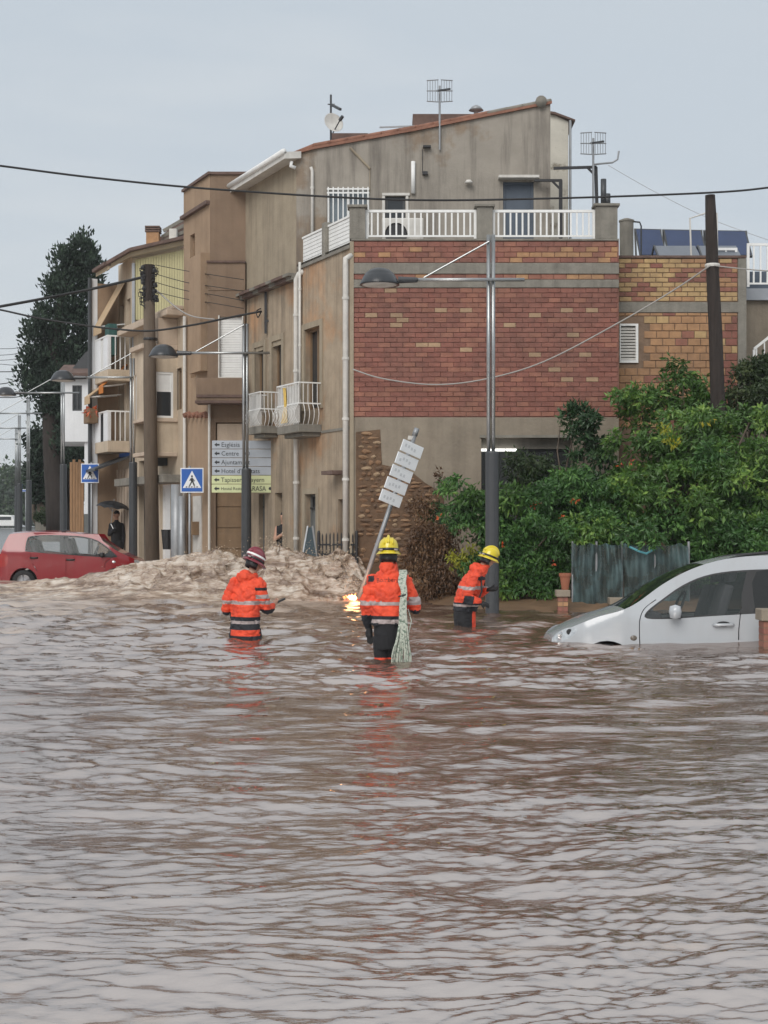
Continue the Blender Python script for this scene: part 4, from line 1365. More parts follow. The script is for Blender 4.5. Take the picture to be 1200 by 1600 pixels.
mb = MB(); mb.holed([(fl.x(325), fl.z(594)), (fl.x(384), fl.z(594)), (fl.x(384), fl.z(412)), (fl.x(325), fl.z(412))], [fl.rect(344, 379, 496, 590)], lambda p: fl.fr((p[0], p[1] + .12, p[2])), .3)
mb.build('thickened_wall', MAT['stucco_tan_dark'], T)
mb = MB(); fl.box(mb, 324, 384, 409, 412, .0, .16); mb.build('ledge', MAT['tile_dark'], T)
mb = MB(); fl.box(mb, 326, 384, 452, 455, .121, .135); mb.build('ledge', MAT['stucco_tan_dark'], T)
# oriel box on the street side, parapet box over the garage
mb = MB(); mb.box((0, .0, fc.z(320, 582)), (fc.t(309), .22, fc.z(320, 400)), fc.fr); mb.build('oriel', MAT['stucco_tan'], T)
mb = MB(); fl.box(mb, 311, 383, 594, 631, .0, .55); mb.build('parapet_box', MAT['stucco_tan_dark'], T, bevel=.01)
mb = MB(); fl.box(mb, 312, 384, 620, 624, .55, .58); fl.box(mb, 310, 384, 629, 633, .0, .60); mb.build('ledge', MAT['tile_dark'], T)
# roller shutter with its slats
sh = MB(); fl.box(sh, 342, 344, 494, 592, .08, .15); fl.box(sh, 379, 381, 494, 592, .08, .15); fl.box(sh, 342, 381, 590, 593, .1, .17)
so_ = sh.build('roller_shutter', MAT['white_dirty'], T)
for k in range(24):
    z0 = fl.z(590 - k * 3.92); q = MB(); q.box((fl.x(344), .02, z0), (fl.x(379), .055, z0 + .052), fl.fr); q.build('slat', MAT['white_paint'], so_)
gd = MB(); fl.box(gd, 337, 379, 660, 900, -.16, -.12); go = gd.build('garage_door', MAT['door_brown'], T)
for k in range(7):
    q = MB(); z0 = fl.z(890 - k * 33); q.box((fl.x(338), -.118, z0), (fl.x(378), -.10, z0 + .45), fl.fr); q.build('door_panel', MAT['door_brown'], go)
mb = MB(); fl.box(mb, 339, 378, 662, 688, -.10, -.05); mb.build('fanlight', MAT['stucco_pink'], T)
# a row of roof tiles laid on edge as a drip course, low on the street side
for k in range(6):
    a = 297 + k * 6.4
    q = MB(); q.tube([fc.fr((fc.t(a), 0, fc.z(a, 646 + (k % 2) * 2))), fc.fr((fc.t(a), .16, fc.z(a, 650)))], .06, 8); q.build('drip_tile', MAT['tile'], T)
mb = MB(); q = fc.fr((fc.t(331), .06, 0)); mb.tube([(q.x, q.y, -.3), (q.x, q.y, fl.z(632))], .03, 8); mb.build('drainpipe', MAT['white_dirty'], T)
mb = MB(); mb.box((fc.t(316), .0, -.5), (fc.t(303), .03, fc.z(310, 775)), fc.fr); mb.build('meter_panel', MAT['white_dirty'], T)
mb = MB(); mb.box((fc.t(313), .02, fc.z(310, 836)), (fc.t(306), .2, fc.z(310, 815)), fc.fr); mb.build('meter_box', MAT['door_brown'], T, bevel=.01)

# ---- cream house with the bay window
tc0 = fc.t(287)
C = thing('bay_house', 'cream house with closed bay window and pale blind behind the utility pole', 'house', fc.fr((tc0, 0, -.3)))
tc1 = fc.t(207)
YC = fc.Y(287)
z2 = fc.z(287, 484)
mb = MB(); mb.holed([(tc0, -.6), (tc1, -.6), (tc1, z2), (tc0, z2)], [rect(fc.t(266), fc.t(250), -.3, fc.z(258, 757)), rect(fc.t(284), fc.t(276), fc.z(280, 640), fc.z(280, 575)), rect(fc.t(226), fc.t(217), -.2, fc.z(221, 720))], fc.fr, .2)
mb.build('street_wall', MAT['stucco_cream'], C)
opening(C, fc.fr, rect(fc.t(266), fc.t(250), -.3, fc.z(258, 757)), 'door', .12, MAT['white_paint'])
opening(C, fc.fr, rect(fc.t(226), fc.t(217), -.2, fc.z(221, 720)), 'dark', .12)
opening(C, fc.fr, rect(fc.t(284), fc.t(276), fc.z(280, 640), fc.z(280, 575)), 'window', .12, MAT['door_brown'])
mb = MB(); mb.add([fc.fr((tc0, .1, z2)), fc.fr((tc1, .1, z2)), fc.fr((tc1, -4, z2 + 1.0)), fc.fr((tc0, -4, z2 + 1.0))], [(0, 1, 2, 3)]); mb.build('roof', mat('roof_grey', (.33, .34, .36), .7, .1, 3), C, fix=False)
mb = MB(); mb.box((tc0, 0, z2 - .14), (tc1, .42, z2), fc.fr); mb.box((tc0, 0, z2), (tc1, .30, z2 + .1), fc.fr); mb.build('cornice', MAT['stucco_pink'], C, bevel=.02)
# bay: its near side faces the view
ob = .78
tb0, tb1 = fc.t(277), fc.t(211, ob)
yb0 = fc.fr((tb0, 0, 0)); q1 = fc.fr((tb0, ob, 0))
zb0, zb1 = fc.z(255, 706, .4), fc.z(255, 545, .4)
mb = MB(); pl = [fc.fr((tb0, 0, 0)), fc.fr((tb0, ob, 0)), fc.fr((tb1, ob, 0)), fc.fr((tb1, 0, 0))]
Z = lambda v, z: Vector((v.x, v.y, z))
side_t = (pl[0] - pl[1]); sideL = side_t.length


def bside(p):     # (along the near side from the street corner, out, z)
    nrm_ = -D2
    return Z(pl[1], 0) + side_t.normalized() * p[0] + nrm_ * p[1] + Vector((0, 0, p[2]))


wz0, wz1 = fc.z(255, 652, .4), fc.z(255, 580, .4)
mb.holed([(0, zb0), (sideL, zb0), (sideL, zb1), (0, zb1)], [rect(.22, sideL - .1, wz0, wz1)], bside, .1)
bw = [rect(tb0 + .15, tb0 + .95, fc.z(222, 655, ob), fc.z(222, 585, ob)), rect(tb0 + 1.1, tb1 - .15, fc.z(215, 655, ob), fc.z(215, 585, ob))]
mb.holed([(tb0, zb0), (tb1, zb0), (tb1, zb1), (tb0, zb1)], bw, lambda p: fc.fr((p[0], p[1] + ob, p[2])), .1)
mb.add([Z(v, zb0) for v in pl], [(0, 1, 2, 3)]); mb.add([Z(v, zb1) for v in pl], [(0, 1, 2, 3)]); mb.add([Z(pl[2], zb0), Z(pl[3], zb0), Z(pl[3], zb1), Z(pl[2], zb1)], [(0, 1, 2, 3)])
bay = mb.build('bay', MAT['stucco_cream'], C, fix=False)
opening(bay, bside, rect(.22, sideL - .1, wz0, wz1), 'door', .06, MAT['white_paint'], glassm=MAT['pane'], name='window')
zm_ = fc.z(255, 611, .4)
for k in range(9):
    z0 = zm_ + (wz1 - zm_ - .04) * k / 9
    q = MB(); q.box((.26, -.05, z0), (sideL - .14, -.03, z0 + (wz1 - zm_) / 9 * .93), bside); q.build('blind_slat', MAT['white_paint'], bay)
q = MB(); q.prism([(.27, wz0 + .06), (sideL - .2, wz0 + .06), (.45, zm_), (.27, zm_)], -.055, -.045, bside); q.build('curtain', mat('curtain_red', (.16, .05, .045), .9, .2, 9), bay)
for w_ in bw: opening(bay, lambda p: fc.fr((p[0], p[1] + ob, p[2])), w_, 'window', .06, MAT['white_dirty'])
mb = MB(); mb.box((tb0 - .06, 0, zb1), (tb1 + .05, ob + .12, zb1 + .12), fc.fr); mb.box((tb0 - .03, 0, zb0 - .1), (tb1 + .03, ob + .05, zb0), fc.fr); mb.box((tb0 - .05, 0, wz0 - .1), (tb1 + .03, ob + .05, wz0 - .02), fc.fr)
mb.build('bay_moulding', MAT['stucco_pink'], C, bevel=.015)
mb = MB(); mb.box((tb0 - .02, .0, zb1 + .123), (tb1, ob * .62, z2 - .15), fc.fr); mb.build('bay_parapet', MAT['stucco_pink'], C, bevel=.01)
mb = MB(); mb.box((fc.t(286), .0, fc.z(250, 757)), (tc1, .5, fc.z(250, 745)), fc.fr); mb.build('shop_beam', MAT['concrete'], C, bevel=.01)
mb = MB(); mb.tube([fc.fr((fc.t(276, .35), .35, -.4)), fc.fr((fc.t(276, .35), .35, fc.z(276, 757, .35)))], .14, 12); mb.build('beam_post', MAT['grey_metal'], C, smooth=True)
mb = MB(); q = fc.fr((fc.t(288.5, .07), .07, 0)); mb.tube([(q.x, q.y, -.3), (q.x, q.y, z2 - .2)], .04, 8); mb.build('drainpipe', MAT['white_dirty'], C, smooth=True)
mb = MB(); mb.box((fc.t(262), .0, fc.z(258, 728)), (fc.t(252), .35, fc.z(258, 712)), fc.fr); mb.build('air_unit', MAT['dark_grey'], C, bevel=.02)

# ---- balcony house with the yellow sheeted side
td0, td1 = fc.t(207), fc.t(147, .68)
Dh = thing('balcony_house', 'cream house with two balconies, awnings and yellow sheeted side wall', 'house', fc.fr((td0, 0, -.2)))
zd = fc.z(207, 402)
fd = Flat(fc.Y(207))
mb = MB()
dL = td1 - td0
dh = [rect(td0 + dL * a, td0 + dL * b_, fc.z(195, y1), fc.z(195, y0)) for a, b_, y0, y1 in ((.14, .42, 470, 570), (.60, .88, 474, 570), (.14, .42, 590, 684), (.60, .88, 594, 684), (.1, .36, 750, 880), (.56, .84, 750, 880))]
mb.holed([(td0, -.6), (td1, -.6), (td1, zd), (td0, zd)], dh, fc.fr, .2); mb.build('street_wall', MAT['stucco_cream'], Dh)
for i, w_ in enumerate(dh): opening(Dh, fc.fr, w_, 'window' if i < 4 else 'door', .15, MAT['door_brown'] if i < 4 else MAT['stucco_cream'])
# gable side above the bay house, ribbed yellow sheet
g_ = [(fd.x(207), 4.5), (fd.x(300), 4.5), (fd.x(300), fd.z(385)), (fd.x(207), fd.z(404))]
mb = MB(); mb.holed(g_, [], fd.fr); mb.build('side_wall', MAT['stucco_cream'], Dh)
for k in range(19):
    a0 = 212 + k * 4.1
    ztop = fd.z(404 - (a0 - 207) * .204) - .05
    q = MB(); q.box((fd.x(a0), .01, fd.z(500)), (fd.x(a0 + 3.6), .05, ztop), fd.fr); q.build('ribbed_sheet', MAT['yellow_sheet'], Dh)
mb = MB(); fd.box(mb, 207, 211.5, 412, 545, .0, .10); mb.build('corner_post', MAT['grey_metal'], Dh)
rr_ = [(fd.x(171), fd.z(424)), (fd.x(207), fd.z(403)), (fd.x(300), fd.z(382))]
mb = MB(); ov = D2 * ((fc.Y(150, .6) - fd.Y) / D2.y)
for a, b_ in zip(rr_[:-1], rr_[1:]):
    v = [Vector((a[0], fd.Y - .25, a[1])), Vector((b_[0], fd.Y - .25, b_[1]))]
    vs = [v[0], v[1], v[1] + ov, v[0] + ov]; vs += [p + Vector((0, 0, .14)) for p in vs]
    mb.add(vs, [(0, 3, 2, 1), (4, 5, 6, 7), (0, 1, 5, 4), (1, 2, 6, 5), (2, 3, 7, 6), (3, 0, 4, 7)])
mb.build('roof', mat('eave_cream', (.50, .40, .27), .8, .1, 3), Dh)
mb = MB(); v = Vector((rr_[1][0], fd.Y - .3, rr_[1][1] + .15)); v2 = Vector((rr_[2][0], fd.Y - .3, rr_[2][1] + .15)); mb.bar(v, v2, .3, .08); v0 = Vector((rr_[0][0], fd.Y - .3, rr_[0][1] + .15)); mb.bar(v0, v, .3, .08)
mb.bar(v0, v0 + ov, .2, .08); mb.build('roof_edge', MAT['tile_dark'], Dh)
mb = MB(); mb.box((td1 + .02, .58, -.5), (td1 + .3, .74, fc.z(143, 437, .7)), fc.fr); mb.build('end_pier', MAT['plaster_white'], Dh)
mb = MB(); mb.box((td1 + .04, -.3, -.5), (td1 + .28, .578, fc.z(150, 447, .5)), fc.fr); mb.build('party_wall', MAT['stucco_tan'], Dh)  # tan instead of cream: brown shade behind the balconies put into its colour
mb = MB(); q = fc.fr((td1 - .02, .8, 0)); mb.tube([(q.x, q.y, 0), (q.x, q.y, fc.z(146, 460))], .055, 8); mb.build('drainpipe', MAT['dark_grey'], Dh)


def loggia(ya, yb, yt, out, seed):
    """slab with white parapet panels and an open barred bay between them"""
    t0, t1 = td0 + .06, td1 - .02
    zb_ = fc.z(180, yb, out); zt_ = fc.z(180, yt, out)
    m = MB(); m.box((t0, 0, zb_ - .3), (t1, out, zb_), fc.fr); o = m.build('balcony', MAT['stucco_cream'], Dh, bevel=.015)
    L_ = t1 - t0
    for a, b_ in ((0.0, .33), (.58, 1.0)):
        m = MB(); m.box((t0 + L_ * a, out - .06, zb_), (t0 + L_ * b_, out, zt_), fc.fr); m.build('parapet_panel', MAT['plaster_white'], o)
    for k in range(7):
        x = t0 + L_ * (.345 + k * .0375); m = MB(); m.box((x - .012, out - .04, zb_), (x + .012, out - .016, zt_ - .03), fc.fr); m.build('baluster', MAT['black_metal'] if seed else MAT['white_metal'], o)
    m = MB(); m.box((t0, out - .07, zt_), (t1, out + .01, zt_ + .04), fc.fr); m.box((t0, 0, zt_), (t0 + .04, out - .071, zt_ + .04), fc.fr); m.build('hand_rail', MAT['white_metal'], o)
    for k in range(5):
        m = MB(); m.box((t0, out * k / 5 + .04, zb_), (t0 + .025, out * k / 5 + .065, zt_), fc.fr); m.build('baluster', MAT['white_metal'], o)
    return t0, t1, zb_, zt_


for (yb, yt, sd) in ((572, 520, 0), (686, 640, 1)):
    t0, t1, zb_, zt_ = loggia(0, yb, yt, .66, sd)
mb = MB(); mb.box((td0 + .1, .40, fc.z(195, 560)), (td0 + .5, .62, fc.z(195, 512)), fc.fr); mb.build('green_screen', mat('green_net', (.03, .09, .08), .8, .2, 9), Dh)
rr = random.Random(3)
for i, (ta_, tb_, pya, pyb, oo, m_) in enumerate(((td0 + dL * .38, td0 + dL * .95, 446, 506, .72, 'awning'), (td0 + dL * .3, td0 + dL * .6, 576, 602, .7, 'awning_orange'), (td0 + dL * .62, td0 + dL * 1.0, 584, 612, .95, 'awning'))):
    za, zb_ = fc.z(185, pya), fc.z(165, pyb, oo)
    m = MB(); v = [fc.fr((ta_, .02, za)), fc.fr((tb_, .02, za)), fc.fr((tb_, oo, zb_)), fc.fr((ta_, oo, zb_))]
    v += [p + Vector((0, 0, .03)) for p in v]; m.add(v, [(0, 3, 2, 1), (4, 5, 6, 7), (0, 1, 5, 4), (1, 2, 6, 5), (2, 3, 7, 6), (3, 0, 4, 7)])
    m.box((ta_, oo - .02, zb_ - .18), (tb_, oo, zb_), fc.fr)
    m.build('awning', MAT[m_], Dh)
    m = MB(); m.bar(fc.fr((ta_ + .05, .05, zb_ + .1)), fc.fr((ta_ + .05, oo, zb_)), .03); m.bar(fc.fr((tb_ - .05, .05, zb_ + .1)), fc.fr((tb_ - .05, oo, zb_)), .03); m.build('awning_arms', MAT['white_metal'], Dh)['kind'] = 'stuff'
mb = MB(); v = [fc.fr((td0 + .1, .02, fc.z(195, 716))), fc.fr((td0 + dL * .9, .02, fc.z(195, 716))), fc.fr((td0 + dL * .9, 1.0, fc.z(180, 732, 1.0))), fc.fr((td0 + .1, 1.0, fc.z(180, 732, 1.0)))]
v += [p + Vector((0, 0, .06)) for p in v]; mb.add(v, [(0, 3, 2, 1), (4, 5, 6, 7), (0, 1, 5, 4), (1, 2, 6, 5), (2, 3, 7, 6), (3, 0, 4, 7)]); mb.build('shop_canopy', MAT['dark_grey'], Dh)
mb = MB(); mb.box((td0 + .2, .02, fc.z(199, 716)), (td0 + 1.0, .10, fc.z(199, 692)), fc.fr); mb.build('shop_sign', MAT['sign_blue'], Dh)
mb = MB(); mb.box((td0 + .3, .102, fc.z(199, 708)), (td0 + .9, .11, fc.z(199, 700)), fc.fr); mb.build('sign_panel', mat('sign_lightblue', (.25, .42, .68), .5, .1, 4), Dh)
for k in range(5):
    x = td0 + .1 + k * dL / 5
    m = MB(); m.box((x, 0, -.3), (x + .2, .05, fc.z(180, 735)), fc.fr); m.build('pilaster', MAT['stucco_pink'], Dh)
# flower boxes on the lower balcony
fb = thing('flower_box', 'brown planter with trailing red flowers hung outside the lower balcony', 'planter', fc.fr((td1 - .3, .75, fc.z(150, 655, .75))))
q0 = ROOT[fb.as_pointer()]
m = MB(); m.box((td1 - .45, .68, q0.z - .1), (td1 + .1, .95, q0.z + .3), fc.fr); m.build('box', MAT['door_brown'], fb, bevel=.02)
# chimney and roof clutter
ch = thing('brick_chimney', 'square brick chimney with dark cap on the cream house roof', 'chimney', P(238, 398, fd.Y + .8))
b_ = P(238, 398, fd.Y + .8)
m = MB(); m.box((b_.x - .17, b_.y, b_.z - .2), (b_.x + .17, b_.y + .34, b_.z + .62)); m.build('stack', MAT['brick_tan'], ch)
for k in range(3): m = MB(); m.box((b_.x - .2, b_.y - .03, b_.z + .63 + k * .06), (b_.x + .2, b_.y + .37, b_.z + .67 + k * .06)); m.build('cap_tile', MAT['tile_dark'], ch)
ra = thing('roof_shed', 'dark slatted roof shed with white box behind the tan house', 'shed', P(270, 390, fd.Y + 1.2))
Yr_ = fd.Y + 1.2
m = MB(); v = [P(247, 392, Yr_), P(290, 388, Yr_), P(290, 340, Yr_ + .3), P(283, 342, Yr_ + .3), P(248, 372, Yr_ + .3)]
m.add(v + [p + Vector((0, .4, 0)) for p in v], [(0, 1, 2, 3, 4), (9, 8, 7, 6, 5)] + [(i, (i + 1) % 5, (i + 1) % 5 + 5, i + 5) for i in range(5)]); m.build('body', MAT['tile_dark'], ra)
for k in range(4): m = MB(); m.bar(P(249 + k * 2, 388 - k * 9, Yr_ - .06), P(288, 372 - k * 10, Yr_ - .06), .05, .09); m.build('slat', MAT['concrete'], ra)
m = MB(); a_, b_ = P(264, 381, Yr_ - .3), P(276, 357, Yr_ - .3); m.box((a_.x, a_.y, a_.z), (b_.x, a_.y + .22, b_.z)); m.build('white_box', MAT['white_dirty'], ra, bevel=.02)

# ---- white modern house beyond
YH = 48.0
Wh = thing('white_house', 'small white cube house standing past the street houses', 'house', P(120, 830, YH))
fh = Flat(YH)
mb = MB(); mb.holed(fh.rect(99, 141, 590, 690), [fh.rect(113, 128, 602, 642)], fh.fr, .15)
a, b_ = fh.x(99), fh.x(93.5)
mb.add([(a, YH, fh.z(690)), (a, YH, fh.z(588)), (b_ - .6, YH + 3, fh.z(588)), (b_ - .6, YH + 3, fh.z(690))], [(0, 1, 2, 3)])
mb.add([(a, YH, fh.z(690)), (fh.x(141), YH, fh.z(690)), (fh.x(141), YH + 3, fh.z(690)), (b_ - .6, YH + 3, fh.z(690))], [(0, 1, 2, 3)])
mb.build('cube', MAT['plaster_white'], Wh, fix=False)
opening(Wh, fh.fr, fh.rect(113, 128, 602, 642), 'window', .1, MAT['dark_grey'])
mb = MB(); fh.box(mb, 131, 146, 690, 822, -1.5, -.1); mb.build('ground_wall', MAT['plaster_white'], Wh)
mb = MB(); fh.box(mb, 132, 145, 803, 835, -.1, .05); mb.build('plinth', MAT['door_grey'], Wh)
mb = MB(); v = [P(88, 590, YH - .3), P(141, 590, YH - .3), P(141, 577, YH + 1), P(100, 577, YH + 1)]
mb.add(v + [p + Vector((0, 0, .15)) for p in v], [(0, 3, 2, 1), (4, 5, 6, 7), (0, 1, 5, 4), (1, 2, 6, 5), (2, 3, 7, 6), (3, 0, 4, 7)]); mb.build('roof', MAT['tile_dark'], Wh)
mb = MB(); v = [P(112, 577, YH + .4), P(143, 577, YH + .4), P(143, 546, YH + .4), P(134, 550, YH + .4)]
mb.add(v + [p + Vector((0, 2, 0)) for p in v], [(0, 1, 2, 3), (7, 6, 5, 4), (0, 4, 5, 1), (1, 5, 6, 2), (2, 6, 7, 3), (3, 7, 4, 0)]); mb.build('upper_roof', MAT['dark_grey'], Wh)
Yp = 52
pn = thing('timber_gate', 'row of upright brown timber boards beside the cypress trunk', 'gate', P(117, 835, Yp))
for k in range(5):
    a = 109 + k * 4.4
    m = MB(); q = P(a, 840, Yp); q2 = P(a + 3.9, 722 - (k % 2) * 4, Yp); m.box((q.x, Yp, q.z), (q2.x, Yp + .06, q2.z)); m.build('board', MAT['wood_brown'], pn)

# low garden wall, hedge and far road things
gw = thing('garden_wall', 'low pale garden wall under the cypress', 'wall', P(75, 828, 62))
m = MB(); a, b_ = P(55, 828, 62), P(105, 812, 62); m.box((a.x, 62, a.z - .5), (b_.x, 62.3, b_.z)); m.build('masonry', MAT['concrete'], gw)
wl = thing('rail_fence', 'pale horizontal rails of a fence behind the cypress trunk', 'fence', P(72, 800, 68))
for k in range(4): m = MB(); a = P(58, 806 - k * 9, 68); b_ = P(98, 806 - k * 9, 68); m.bar(a, b_, .05, .1); m.build('rail', MAT['stucco_pink'], wl)
for k in range(3): m = MB(); a = P(60 + k * 17, 822, 68.1); b_ = P(60 + k * 17, 776, 68.1); m.bar(a, b_, .12); m.build('post', MAT['stucco_pink'], wl)
vn = thing('far_van', 'tiny white van far down the flooded road', 'van', P(12, 822, 190))
q = P(12, 822, 190)
m = MB(); m.prism([(q.x - 1.1, .3), (q.x + 1.1, .3), (q.x + 1.1, 1.0), (q.x + .7, 1.7), (q.x - 1.1, 1.75)], -1, 1, lambda p: Vector((p[0], 190 + p[1], p[2] + q.z - .3))); m.build('body', MAT['white_paint'], vn, bevel=.1)
m = MB(); m.box((q.x - .9, 188.95, q.z + .8), (q.x + .7, 188.98, q.z + 1.2)); m.build('window', MAT['pane'], vn)

# ================================================================ STREET FURNITURE
def lamp_post(name, label, px, Y, py_top, py_arm, dpy_dark, hand, scale=1.0, base_z=-.62, low=None):
    """steel street lamp: dark lower mast, slim twin upper mast, cross arm with stay and domed head"""
    x = (px - CX) / F * Y
    t = thing(name, label, 'street lamp', (x, Y, base_z), 'street lamps along the road')
    zt_, za, zd_ = H + (HY - py_top) / F * Y, H + (HY - py_arm) / F * Y, H + (HY - dpy_dark) / F * Y
    m = MB(); m.lathe([(.11, base_z), (.105, zd_ - .03), (.095, zd_), (.0, zd_)], (x, Y, 0), 18); m.build('lower_mast', MAT['dark_grey'], t, smooth=False)
    m = MB(); m.lathe([(.16, 0), (.16, .03), (.12, .05)], (x, Y, base_z + .6 if False else base_z), 14); m.build('foot', MAT['dark_grey'], t)
    for s_ in (-1, 1):
        m = MB(); m.tube([(x + s_ * .036 - .02, Y, zd_ - .1), (x + s_ * .036 - .02, Y, zt_)], .031, 10); m.build('upper_mast', MAT['steel'], t, smooth=True)
    xr, xl = x + .50, x - 1.17
    m = MB(); m.tube([(xr, Y - .06, za), (xl - .25, Y - .06, za)], .028, 10); m.build('cross_arm', MAT['steel'], t, smooth=True)
    m = MB(); m.tube([(x - .05, Y - .03, za + .60), (x - 1.07, Y - .05, za + .03)], .014, 8); m.build('stay', MAT['steel'], t)
    m = MB(); m.tube([(xl, Y - .06, za - .005), (xl - .3, Y - .06, za - .005)], [.04, .055], 10); m.build('neck', MAT['lamp_dark'], t)
    c = (xl - .59, Y - .06, za - .085)
    m = MB(); m.lathe([(.0, .27), (.08, .262), (.16, .235), (.225, .18), (.245, .145), (.25, .142), (.305, .03), (.315, .0), (.30, .0), (.0, .02)], c, 28); m.build('lamp_head', MAT['lamp_dark'], t, smooth=True)
    m = MB(); m.lathe([(.0, -.025), (.15, -.02), (.27, .0), (.28, .012)], c, 20); m.build('diffuser', MAT['white_dirty'], t, smooth=True)
    return t


lamp_post('street_lamp', 'tall street lamp in front of the red brick wall beside a firefighter', 769, 23.0, 367, 438, 705, -1)
lamp_post('street_lamp', 'street lamp rising in front of the direction sign panel', 385, 31.4, 506, 552, 732, -1)
lamp_post('street_lamp', 'street lamp behind the red car bonnet next to the utility pole', 208, 37.2, 560, 590, 722, -1, base_z=-.2)
lamp_post('street_lamp', 'street lamp in front of the white cube house', 99, 45.5, 588, 614, 725, -1, base_z=0)
lamp_post('street_lamp', 'far street lamp left of the cypress, nearest of three', 45, 54, 623, 646, 750, -1, base_z=0)
lamp_post('street_lamp', 'far street lamp left of the cypress, middle of three', 31, 63, 649, 669, 755, -1, base_z=0)
lamp_post('street_lamp', 'far street lamp left of the cypress, farthest of three', 26, 73, 669, 686, 760, -1, base_z=0)

# utility poles
YPO = 35.4
up = P(237, 880, YPO)
po = thing('utility_pole', 'thick brown utility pole with tangle of cable clamps at its top', 'utility pole', (up.x, YPO, -.3))
m = MB(); m.tube([(up.x + .03, YPO, -.4), (P(234, 600, YPO).x, YPO, P(234, 600, YPO).z), tuple(P(233, 416, YPO))], [.18, .155, .13], 14); m.build('shaft', MAT['concrete_pole'], po, smooth=True)
rr = random.Random(8)
for k in range(12):
    q = P(rr.choice((224, 243)) + rr.uniform(-2, 2), 418 + k * 4.6, YPO - .1)
    m = MB(); m.lathe([(0, -.06), (.05, -.05), (.06, 0), (.04, .05), (0, .06)], q, 8); m.build('insulator', MAT['black_metal'], po)
m = MB(); a = P(233, 414, YPO); m.lathe([(.135, -.9), (.145, -.85), (.145, -.3), (.14, 0), (0, .02)], a, 12); m.build('cable_sleeve', MAT['wood_pole'], po)
for k in range(16):
    z_ = rr.uniform(-.95, .0); sg = rr.choice((-1, 1)); w_ = rr.uniform(.14, .26); h_ = rr.uniform(.08, .3)
    m = MB(); m.tube([a + Vector((sg * .10, -.12, z_)), a + Vector((sg * w_, -.16, z_ - h_ * .2)), a + Vector((sg * w_ * .95, -.15, z_ - h_ * .7)), a + Vector((sg * .08, -.15, z_ - h_))], .012, 5); m.build('cable_loop', MAT['cable'], po)
m = MB(); a = P(235, 530, YPO); m.lathe([(.165, -.03), (.175, 0), (.165, .03)], a, 12); m.build('band', MAT['black_metal'], po)
q = P(1120, 640, 26.6)
po2 = thing('wooden_pole', 'dark tarred wooden pole standing among the garden trees', 'utility pole', (q.x, 26.6, 0))
m = MB(); pts = [(q.x + .05, 26.6, 0)] + [tuple(P(a, b, 26.6)) for a, b in ((1122, 640), (1118, 520), (1113, 415), (1111, 345), (1109.5, 305))]
m.tube(pts, [.15, .135, .125, .115, .105, .09], 12); m.build('shaft', MAT['wood_pole'], po2, smooth=True)
m = MB(); m.lathe([(.13, -.03), (.14, 0), (.13, .03)], P(1113, 415, 26.6), 12); m.build('cable_collar', MAT['white_dirty'], po2)

# cables
def cable(label, pts, r, material='cable', name='cable'):
    q = [P(*p) for p in pts]
    out_ = []
    for i in range(len(q) - 1):
        p0 = q[max(i - 1, 0)]; p1 = q[i]; p2 = q[i + 1]; p3 = q[min(i + 2, len(q) - 1)]
        for k in range(8):
            f = k / 8
            out_.append(.5 * ((2 * p1) + (p2 - p0) * f + (2 * p0 - 5 * p1 + 4 * p2 - p3) * f * f + (3 * p1 - p0 - 3 * p2 + p3) * f ** 3))
    out_.append(q[-1])
    m = MB(); m.tube(out_, r, 6)
    o = m.build(name, MAT[material], None, smooth=True, origin=tuple(out_[0]))
    return tag(o, label, 'cable', 'overhead cables')


cable('black cable spanning the whole sky in front of the gable to the wooden pole', [(-60, 252, 25), (0, 259, 25.2), (150, 278, 25.6), (340, 296, 26), (620, 312, 26.3), (860, 310, 26.5), (1110, 301, 26.45), (1210, 292, 26.4), (1300, 280, 26.3)], .019)
cable('slack pale cable sagging across the red brick wall to the wooden pole', [(551, 577, 27.9), (600, 592, 27.85), (680, 601, 27.8), (760, 592, 27.7), (850, 565, 27.5), (960, 508, 27.2), (1050, 455, 26.9), (1108, 416, 26.5)], .015, 'cable_pale')
cable('pale cable running right from the wooden pole collar', [(1116, 415, 26.45), (1150, 419, 26.4), (1210, 424, 26.3), (1280, 426, 26.2)], .012, 'cable_pale')
cable('upper black cable from the utility pole out of frame to the left', [(232, 431, YPO - .1), (150, 450, 36.5), (60, 468, 36), (-40, 486, 35.5)], .035)
cable('twisted black cable sagging past the utility pole to the corner house', [(-40, 478, 34), (0, 484, 34), (60, 497, 34), (130, 508, 34), (180, 514, 34), (235, 517, 33.8), (300, 508, 33), (350, 498, 32.4), (400, 488, 32), (408, 487, 32.2)], .024)
cable('white drop cable from the utility pole to the twisted cable', [(243, 452, YPO), (275, 480, 34.6), (300, 494, 33.6), (335, 499, 32.6)], .018, 'cable_pale')
for i, (a, b_, c_) in enumerate(((414, 424, 437), (428, 442, 455), (441, 455, 470), (456, 468, 482))):
    cable(['topmost', 'second', 'third', 'lowest'][i] + ' thin wire from the utility pole across the tan house', [(243, a, YPO - .1), (290, b_ - 1, 34.3), (335, b_ + 6, 33.1), (381, c_, 33.0)], .009)
for i, (a, b_) in enumerate(((546, 541), (556, 549), (564, 557), (570, 569), (582, 577), (601, 590), (622, 618))):
    cable(['first', 'second', 'third', 'fourth', 'fifth', 'sixth', 'seventh'][i] + ' wire from the top of those ending at the cypress', [(-30, a, 60), (0, a - 1, 60), (20, (a + b_) / 2 + 1, 60), (40, b_, 60)], .012 if i < 4 else .02)
cable('loop of black cable hanging from the bracket on the corner house', [(408, 487, 32.2), (403, 496, 32.3), (401, 486, 32.4), (410, 481, 32.6)], .014)
cable('thin slanting wire crossing the sky right of the bent aerial', [(950, 258, 40), (1020, 298, 40), (1105, 340, 40), (1200, 375, 40)], .006, 'cable_pale')

